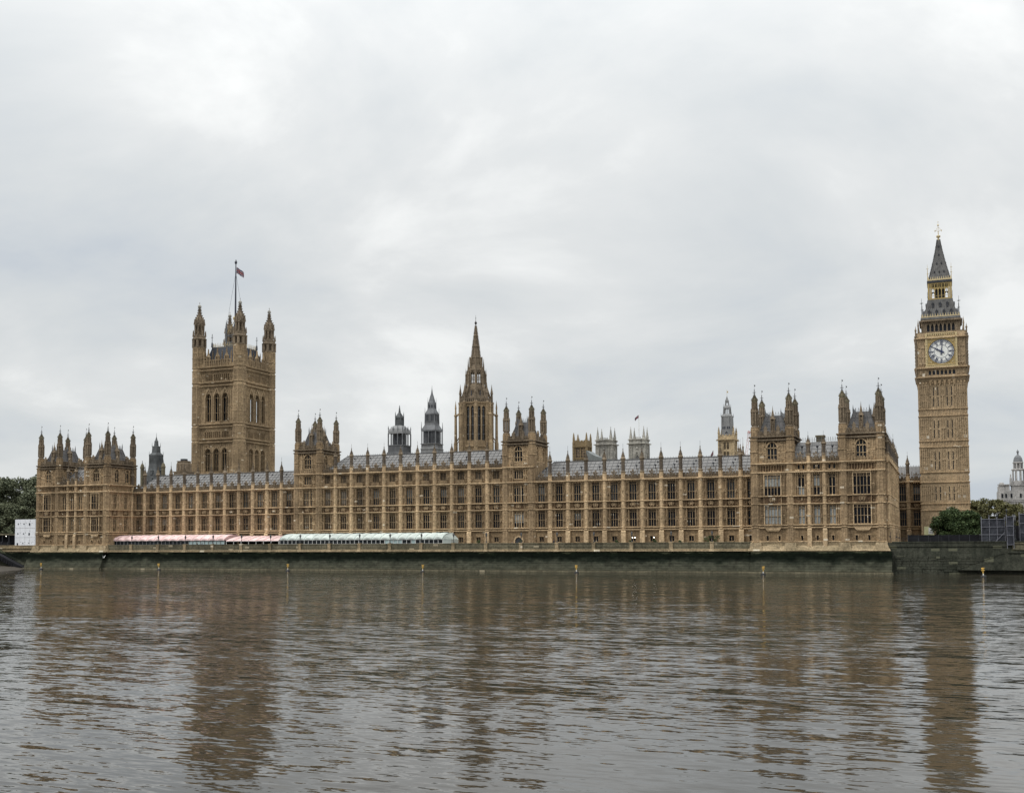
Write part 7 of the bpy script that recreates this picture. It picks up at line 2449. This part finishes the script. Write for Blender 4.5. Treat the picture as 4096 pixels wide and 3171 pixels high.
tree('plane_tree', 'tall green tree filling the left edge of the photo', -363, 336, 6.3, 30, 10, M['leaf_left'], 12000, .46, 8, **LT)
tree('bay_tree', 'broad dense green tree at the foot of the clock tower', 0.6, 300, 6.3, 9.6, 5.0, M['leaf_bush'], 19000, .22, 21, low=.05, trunk=.25, nb=90)
tree('bay_tree', 'dense green tree in the middle of the glossy clump beside the clock tower', 3.0, 299, 6.3, 8.6, 4.2, M['leaf_bush'], 13000, .22, 23, low=.05, trunk=.25, nb=70)
tree('bay_tree', 'dense green tree between the clock tower and the netted scaffold', 5.4, 301, 6.3, 9.0, 4.2, M['leaf_bush'], 13000, .22, 22, low=.08, trunk=.25, nb=60)
tree('autumn_tree', 'browning tree just right of the clock tower', 9.6, 402, 6.3, 15.9, 5.6, M['leaf_back'], 11000, .30, 31, nb=60)
tree('autumn_tree', 'browning tree midway between the clock tower and the pale building', 15.0, 404, 6.3, 15.4, 5.4, M['leaf_back'], 11000, .30, 32, nb=60)
tree('autumn_tree', 'browning tree in front of the pale building', 20.5, 403, 6.3, 14.2, 5.4, M['leaf_back'], 11000, .30, 33, nb=60)
tree('autumn_tree', 'small browning tree low behind the scaffold at the right edge', 25.5, 380, 6.3, 9.5, 4.5, M['leaf_back'], 7000, .3, 34)


def shrub(label, x, y, r_, h, seed):
    T = thing('potted_shrub', label, 'potted plant', (x, y, 6.3), 'potted shrubs on the terrace')
    p = MB(); p.lathe(x, y, [(.26, 6.3), (.34, 6.75), (.38, 6.8)], 10); part('pot', p, M['black'], T)
    c = MB(); bl = [(x + random.Random(seed + k).uniform(-.5, .5) * r_, y, 6.85 + h * (k + .5) / 5, r_ * .6, h * .22) for k in range(5)]
    leaves(c, bl, 420, .1, seed); part('foliage', c, M['leaf_bush'], T)


for i, (x, r_, h, lab) in enumerate(((-82.0, .75, 1.0, 'low potted shrub on the terrace under a ground-floor window, leftmost of five'), (-78.2, .7, 1.0, 'small potted shrub beside the window with two lit lamps'), (-71.4, .8, 1.1, 'low potted shrub under the window with one lit lamp'), (-64.6, .7, .9, 'small potted shrub on the terrace left of the large dark bush'), (-57.2, 1.5, 1.9, 'large dark bush on the terrace near its right end'), (-55.2, 1.2, 2.1, 'upright dark bush at the right end of the terrace'))):
    shrub(lab, x, 277.5, r_, h, 60 + i)
for i, (x, lab) in enumerate(((-109.2, 'potted shrub beside the arched doorway of the second square tower'), (-131.0, 'round potted shrub at the end of the green marquee'), (-122.0, 'small potted shrub between the green marquee and the second square tower'))):
    shrub(lab, x, 277.0, .7, 1.2, 80 + i)


# ------------------------------------------------------------------ people on the terrace
def person(label, x, y, z, rot, top, seated=False, s=1.0):
    pts = {'pel': (0, 0, .95), 'ch': (0, 0, 1.3), 'nk': (0, 0, 1.5), 'hd': (0, .02, 1.62), 'tp': (0, .02, 1.76),
           'sl': (-.19, 0, 1.42), 'el': (-.25, .03, 1.14), 'wl': (-.2, -.18, .98), 'hl': (-.17, -.25, .95), 'sr': (.19, 0, 1.42), 'er': (.25, .03, 1.14), 'wr': (.21, -.15, .96), 'hr': (.18, -.23, .93),
           'kl': (-.1, -.04, .5), 'al': (-.11, .02, .09), 'tl': (-.12, -.17, .04), 'kr': (.1, .02, .5), 'ar': (.12, .06, .09), 'tr': (.13, -.13, .04), 'pl': (-.1, 0, .9), 'pr': (.1, 0, .9)}
    if seated:
        for k in pts:
            a, b, c = pts[k]
            if k not in ('kl', 'al', 'tl', 'kr', 'ar', 'tr'): pts[k] = (a, b, c - .48)
        pts['kl'] = (-.12, -.45, .48); pts['kr'] = (.12, -.45, .48); pts['al'] = (-.12, -.48, .09); pts['ar'] = (.12, -.48, .09); pts['tl'] = (-.12, -.63, .04); pts['tr'] = (.12, -.63, .04)
    rad = {'pel': .15, 'ch': .16, 'nk': .055, 'hd': .095, 'tp': .07, 'sl': .07, 'el': .05, 'wl': .035, 'hl': .035, 'sr': .07, 'er': .05, 'wr': .035, 'hr': .035, 'kl': .075, 'al': .05, 'tl': .045, 'kr': .075, 'ar': .05, 'tr': .045, 'pl': .11, 'pr': .11}
    ed = [('pel', 'ch'), ('ch', 'nk'), ('nk', 'hd'), ('hd', 'tp'), ('ch', 'sl'), ('sl', 'el'), ('el', 'wl'), ('wl', 'hl'), ('ch', 'sr'), ('sr', 'er'), ('er', 'wr'), ('wr', 'hr'), ('pel', 'pl'), ('pl', 'kl'), ('kl', 'al'), ('al', 'tl'), ('pel', 'pr'), ('pr', 'kr'), ('kr', 'ar'), ('ar', 'tr')]
    ks = list(pts)
    me = bpy.data.meshes.new('body')
    me.from_pydata([tuple(c * s for c in pts[k]) for k in ks], [(ks.index(a), ks.index(b)) for a, b in ed], [])
    T = thing('person', label, 'person', (x, y, z))
    T.rotation_euler = (0, 0, rot)
    o = link('body', me, T)
    md = o.modifiers.new('skin', 'SKIN')
    for i, k in enumerate(ks):
        me.skin_vertices[0].data[i].radius = (rad[k] * s, rad[k] * s)
    me.skin_vertices[0].data[0].use_root = True
    ms = o.modifiers.new('sub', 'SUBSURF'); ms.levels = 1; ms.render_levels = 1
    me.materials.append(M[top])
    hx, hy, hz = pts['hd']
    h = MB(); h.ball(hx, hy, hz + .01, .105, 10, 7, 1.15); link('face', h.mesh('face', M['skin'], smooth=True), T)
    h = MB(); h.ball(hx, hy + .03, hz + .05, .115, 10, 7, 1.05); link('hair', h.mesh('hair', M['cloth_dark'], smooth=True), T)
    return T


person('standing person in a dark hooded coat on the terrace', -98.9, 275.2, 6.3, .4, 'cloth_dark', s=1.06)
person('seated person in dark clothes near the round potted shrub beside the arched doorway', -110.9, 274.8, 6.35, -.3, 'cloth_blue', True)
person('seated person in black before the pale panels of the long pink marquee', -215.6, 273.6, 6.55, .2, 'cloth_dark', True)
person('seated person in grey before the pale panels of the long pink marquee', -213.7, 273.6, 6.65, -.5, 'cloth_blue', True)
person('person in dark clothes seated under the low pink awning', -191.6, 273.6, 6.6, .1, 'cloth_dark', True)

# ------------------------------------------------------------------ temporary white cabin block, shelter
T = thing('cabin_block', 'plain white cabin block with small round and square openings beside the left pavilion', 'cabin', (-303, 293, 6.3))
c = MB(); c.box(-307.75, -298.5, 290, 298, 6.3, 16.45)
part('cladding', c, M['white'], T)
l_ = MB()
for z in (10.05, 13.35): l_.box(-307.76, -298.49, 289.97, 290.0, z - .03, z + .03)
for x in (-305.4, -303.1, -300.8): l_.box(x - .015, x + .015, 289.98, 290.0, 6.3, 16.45)
part('panel_joint', l_, M['iron_light'], T)
px = lambda u: -307.75 + (u - 135) * .0503
pz = lambda v: 16.45 - (v - 1073) * .0389
for (u, v, k) in ((165, 1115, 'r'), (218, 1115, 'r'), (270, 1118, 's'), (162, 1203, 'r'), (215, 1203, 'r'), (267, 1207, 's'), (160, 1298, 's'), (210, 1290, 'r'), (265, 1287, 'e')):
    o_ = MB()
    if k == 's':
        o_.box(px(u) - .3, px(u) + .3, 289.93, 289.99, pz(v) - .42, pz(v) + .42)
    else:
        a_, b_ = (.22, .27) if k == 'r' else (.38, .14)
        n = 12
        o_.extrude([(px(u) + a_ * math.cos(2 * math.pi * q / n), pz(v) + b_ * math.sin(2 * math.pi * q / n)) for q in range(n)], 289.93, 289.99)
    part('window', o_, M['louvre'], T)
for u, v in ((185, 1107), (238, 1107), (275, 1088), (293, 1107), (183, 1195), (235, 1195), (272, 1178), (190, 1278), (228, 1280), (268, 1265), (290, 1285), (303, 1278)):
    o_ = MB(); o_.box(px(u) - .1, px(u) + .1, 289.94, 289.99, pz(v) - .1, pz(v) + .1); part('vent', o_, M['iron'], T)
T = thing('garden_shelter', 'dark low shelter with a flat pale-edged roof and one lit lamp at the left edge', 'shelter', (-316, 294, 6.3))
c = MB(); c.box(-325, -310.9, 290.5, 297, 10.9, 11.3); c.box(-325, -310.9, 290.4, 290.6, 11.1, 11.45); part('roof', c, M['parapet'], T)
c = MB(); c.box(-325, -311.2, 293, 297, 6.3, 10.9); part('wall', c, M['hoarding'], T)
c = MB()
for k in range(5): c.box(-324 + k * 3.1, -323.8 + k * 3.1, 290.8, 291.0, 6.3, 10.9)
c.box(-325, -311, 290.7, 290.9, 7.9, 8.1); part('post', c, M['iron_dark'], T)
c = MB(); c.ball(-313.2, 291.2, 10.55, .13, 8, 5); part('lamp', c, M['lit'], T)
T = thing('hoarding', 'dark fence along the embankment between the shelter and the white cabin block', 'fence', (-330, 288, 6.3))
c = MB(); c.box(-345, -307.8, 287.9, 288.1, 6.3, 8.4); part('panel', c, M['hoarding'], T)
c = MB()
for k in range(12): c.box(-344 + k * 3.2, -343.8 + k * 3.2, 287.8, 288.2, 6.3, 8.6)
part('post', c, M['iron_dark'], T)

# ------------------------------------------------------------------ right-hand embankment
T = thing('hoarding', 'long low dark fence on the embankment in front of the glossy trees', 'fence', (0, 274.5, 6.3))
c = MB(); c.box(-9.0, 7.2, 274.3, 274.5, 6.3, 8.75); part('panel', c, M['hoarding'], T)
c = MB()
for k in range(8): c.box(-8.9 + k * 2.25, -8.78 + k * 2.25, 274.2, 274.3, 6.3, 8.85)
part('post', c, M['iron_dark'], T)


def scaffold(label, x0, x1, y0, y1, z0, z1, diag):
    T = thing('scaffold', label, 'scaffold', ((x0 + x1) / 2, y0, z0))
    c = MB(); n = max(1, round((x1 - x0) / 1.6))
    for k in range(n + 1):
        for y in (y0, y1):
            x = x0 + (x1 - x0) * k / n; c.lathe(x, y, [(.06, z0 - .9), (.06, z1 + .5)], 6)
    for k in range(4):
        z = z0 + (z1 - z0) * k / 3
        c.bar((x0, y0 - .06, z), (x1, y0 - .06, z), .09); c.bar((x0, y1, z), (x1, y1, z), .09); c.bar((x0, y0, z), (x0, y1, z), .09); c.bar((x1, y0, z), (x1, y1, z), .09)
    if diag: c.bar((x0 + (x1 - x0) * .55, y0 - .1, z0), (x1, y0 - .1, z0 + (z1 - z0) * .45), .1)
    part('tube', c, M['steel'], T)
    c = MB(); r = random.Random(int(x0 * 10))
    nx = n * 3
    z_ = [z0 + (z1 - z0) * k / 6 for k in range(7)]
    for k in range(nx):
        for j in range(6):
            a, b = x0 + (x1 - x0) * k / nx, x0 + (x1 - x0) * (k + 1) / nx
            o = [.05 * math.sin(q * 2.1) for q in (k + j, k + 1 + j, k + j + 2, k + j + 1)]
            c.quad((a, y0 + .08 + o[0], z_[j]), (b, y0 + .08 + o[1], z_[j]), (b, y0 + .08 + o[2], z_[j + 1]), (a, y0 + .08 + o[3], z_[j + 1]))
    for x in (x0, x1): c.quad((x, y0 + .1, z0), (x, y1, z0), (x, y1, z1), (x, y0 + .1, z1))
    part('netting', c, M['mesh_net'], T)
    c = MB(); c.box(x0, x1, y0 + .15, y1, z0 - .06, z0); c.box(x0, x1, y0 + .15, y1, z0 + (z1 - z0) * .5, z0 + (z1 - z0) * .5 + .08); part('boards', c, M['bark'], T)


scaffold('wide netted scaffold standing on the embankment wall, left one of three', 7.25, 12.2, 272.6, 276, 6.95, 12.3, True)
scaffold('narrow tall netted scaffold hanging over the wall, middle one of three', 12.5, 13.9, 271.2, 274, 6.4, 12.8, False)
scaffold('netted scaffold cut off by the right edge, rightmost of three', 15.3, 19.5, 272.9, 276, 7.0, 13.4, False)
T = thing('hoarding', 'tall dark fence behind the scaffolds at the right edge', 'fence', (14, 279, 6.3))
c = MB(); c.box(7.5, 30, 279, 279.2, 6.3, 10.8); part('panel', c, M['hoarding'], T)
c = MB()
for k in range(9): c.box(7.6 + k * 2.6, 7.75 + k * 2.6, 278.8, 279, 6.3, 11.0)
part('post', c, M['iron_dark'], T)
T = thing('street_lamp', 'ornate green bridge lamp between two netted scaffolds at the right edge', 'street lamp', (14.35, 274, 7))
c = MB(); c.lathe(14.35, 274, [(.3, 6.9), (.3, 7.6), (.16, 7.9), (.12, 9.3), (.2, 9.5), (.1, 9.8), (.09, 11.6), (.2, 11.8), (.09, 12.0)], 10); c.bar((13.95, 274, 10.3), (14.75, 274, 10.3), .07)
part('post', c, M['iron_green'], T)
c = MB(); c.lathe(14.35, 274, [(.16, 12.0), (.28, 12.7)], 8); part('lamp_glass', c, M['lamp_glass'], T)
c = MB(); c.lathe(14.35, 274, [(.36, 12.7), (.3, 12.85), (.12, 13.1), (.06, 13.3), (0, 13.6)], 8); part('lamp_cap', c, M['iron_green'], T)
for lab, x, y, h in (('thin dark lamp column rising behind the wide netted scaffold, left one', 9.0, 277, 13.4), ('thin dark lamp column rising behind the wide netted scaffold, right one', 10.8, 277, 13.6), ('tall dark lamp column rising above the narrow netted scaffold', 12.9, 279.5, 14.8)):
    T = thing('street_lamp', lab, 'street lamp', (x, y, 6.3))
    c = MB(); c.lathe(x, y, [(.12, 6.3), (.09, 9), (.07, h - .7)], 8); part('post', c, M['black'], T)
    c = MB(); c.lathe(x, y, [(.08, h - .8), (.2, h - .7), (.24, h - .3), (.1, h - .1), (0, h + .1)], 8); part('lamp_head', c, M['black'], T)
T = thing('railing', 'thin dark railing with security cameras at the corner beside the right end pavilion', 'railing', (-11, 272.5, 7.2))
c = MB()
for x in (-12.5, -11.6, -10.7, -9.8, -8.9, -6.4, -3.9, -1.4): c.bar((x, 272.6, 7.2), (x, 272.6, 8.1), .06)
c.bar((-12.5, 272.6, 8.1), (-1.4, 272.6, 8.1), .06); c.bar((-12.5, 272.6, 7.65), (-1.4, 272.6, 7.65), .05)
part('rail', c, M['black'], T)
for x, h in ((-12.75, 9.3), (-11.3, 9.2), (-10.7, 9.0)):
    c = MB(); c.bar((x, 272.7, 7.2), (x, 272.7, h), .08); c.box(x - .3, x + .12, 272.5, 272.75, h - 1.0, h - .75); c.ball(x, 272.7, h, .09, 6, 4); part('camera_post', c, M['black'], T)
T = thing('notice_cabin', 'small cream boarded cabin with a dark marked panel at the foot of the clock tower', 'cabin', (-5.2, 318.5, 6.3))
c = MB(); c.box(-6.1, -3.6, 318, 321, 6.3, 11.2); part('board', c, M['cream'], T)
c = MB(); c.box(-4.95, -3.7, 317.94, 317.99, 9.2, 10.9); part('panel_frame', c, M['white_paint'], T)
c = MB(); c.bar((-4.7, 317.9, 9.7), (-3.8, 317.9, 9.5), .12); c.bar((-4.5, 317.9, 10.1), (-4.0, 317.9, 10.4), .12); part('marking', c, M['black'], T)

# ------------------------------------------------------------------ river markers
places = ((-267.2, 262.4, 'in front of the left end pavilion'), (-221.6, 263.4, 'below the long pink marquee'), (-174.8, 262.0, 'below the left single square tower'), (-130.9, 260.0, 'below the end of the green marquee'), (-87.6, 260.5, 'below the palace wing with the open terrace'), (-40.3, 256.5, 'below the right end pavilion'), (6.75, 250.5, 'in front of the mossy steps at the right'))
mb = MB(); mb.lathe(0, 0, [(.55, -.5), (.6, -.1), (.56, .1), (.2, .18)], 14); float_m = mb.mesh('float', M['black'])
mb = MB(); mb.lathe(0, 0, [(.11, .2), (.09, .65)], 8)
pole_m = mb.mesh('pole', M['buoy_white'])
mb = MB(); mb.lathe(0, 0, [(.12, .6), (.12, 1.3), (.16, 1.4), (.1, 1.45)], 8)
for a in (.75, -.75): mb.bar((-.42 * math.cos(a), 0, 1.45 - .42 * math.sin(a)), (.42 * math.cos(a), 0, 1.45 + .42 * math.sin(a)), .17)
mb.bar((0, -.3, 1.25), (0, .3, 1.65), .13); mb.bar((0, -.3, 1.65), (0, .3, 1.25), .13); mb.ball(0, 0, 1.45, .17, 8, 5); mb.bar((0, 0, 1.4), (0, 0, 1.85), .11)
top_m = mb.mesh('cross_topmark', M['buoy_yellow'])
for x, y, where in places:
    T = thing('river_marker', 'yellow cross-topped river marker ' + where, 'buoy', (x, y, -0.15), 'yellow river markers')
    T.rotation_euler = (rnd.uniform(-.05, .05), rnd.uniform(-.08, .08), rnd.uniform(-.7, .7))
    link('float', float_m, T); link('pole', pole_m, T); link('cross_topmark', top_m, T)

# gull against the weed
T = thing('gull', 'white gull with raised wings flying in front of the dark river wall', 'bird', (-247.4, 268.2, 3.3))
b = MB(); X, Y, Z = -247.4, 268.2, 3.3
ring = [(0, -.38), (.06, -.3), (.1, -.1), (.1, .1), (.07, .26), (.04, .36), (0, .44)]
o = []
for r, x in ring: o.append([b.pt(X + x, Y + r * math.cos(2 * math.pi * k / 8), Z + r * math.sin(2 * math.pi * k / 8)) for k in range(8)])
for A, B in zip(o, o[1:]):
    for k in range(8): b.face([A[k], A[(k + 1) % 8], B[(k + 1) % 8], B[k]])
for s in (-1, 1):
    w0 = [(X + .12, Y + s * .06, Z + .05), (X - .12, Y + s * .06, Z + .05)]
    w1 = [(X + .22, Y + s * .35, Z + .38), (X + .0, Y + s * .35, Z + .38)]; w2 = [(X + .30, Y + s * .52, Z + .72), (X + .22, Y + s * .52, Z + .74)]
    for p, q in ((w0, w1), (w1, w2)):
        b.quad(p[0], q[0], q[1], p[1]); b.quad(*[(x, y, z - .03) for x, y, z in (p[0], q[0], q[1], p[1])])
b.tri((X - .3, Y - .1, Z), (X - .3, Y + .1, Z), (X - .52, Y, Z))
part('body', b, M['white_paint'], T)
b = MB(); b.bar((X + .42, Y, Z), (X + .52, Y, Z - .02), .05, .02); part('beak', b, M['buoy_yellow'], T)
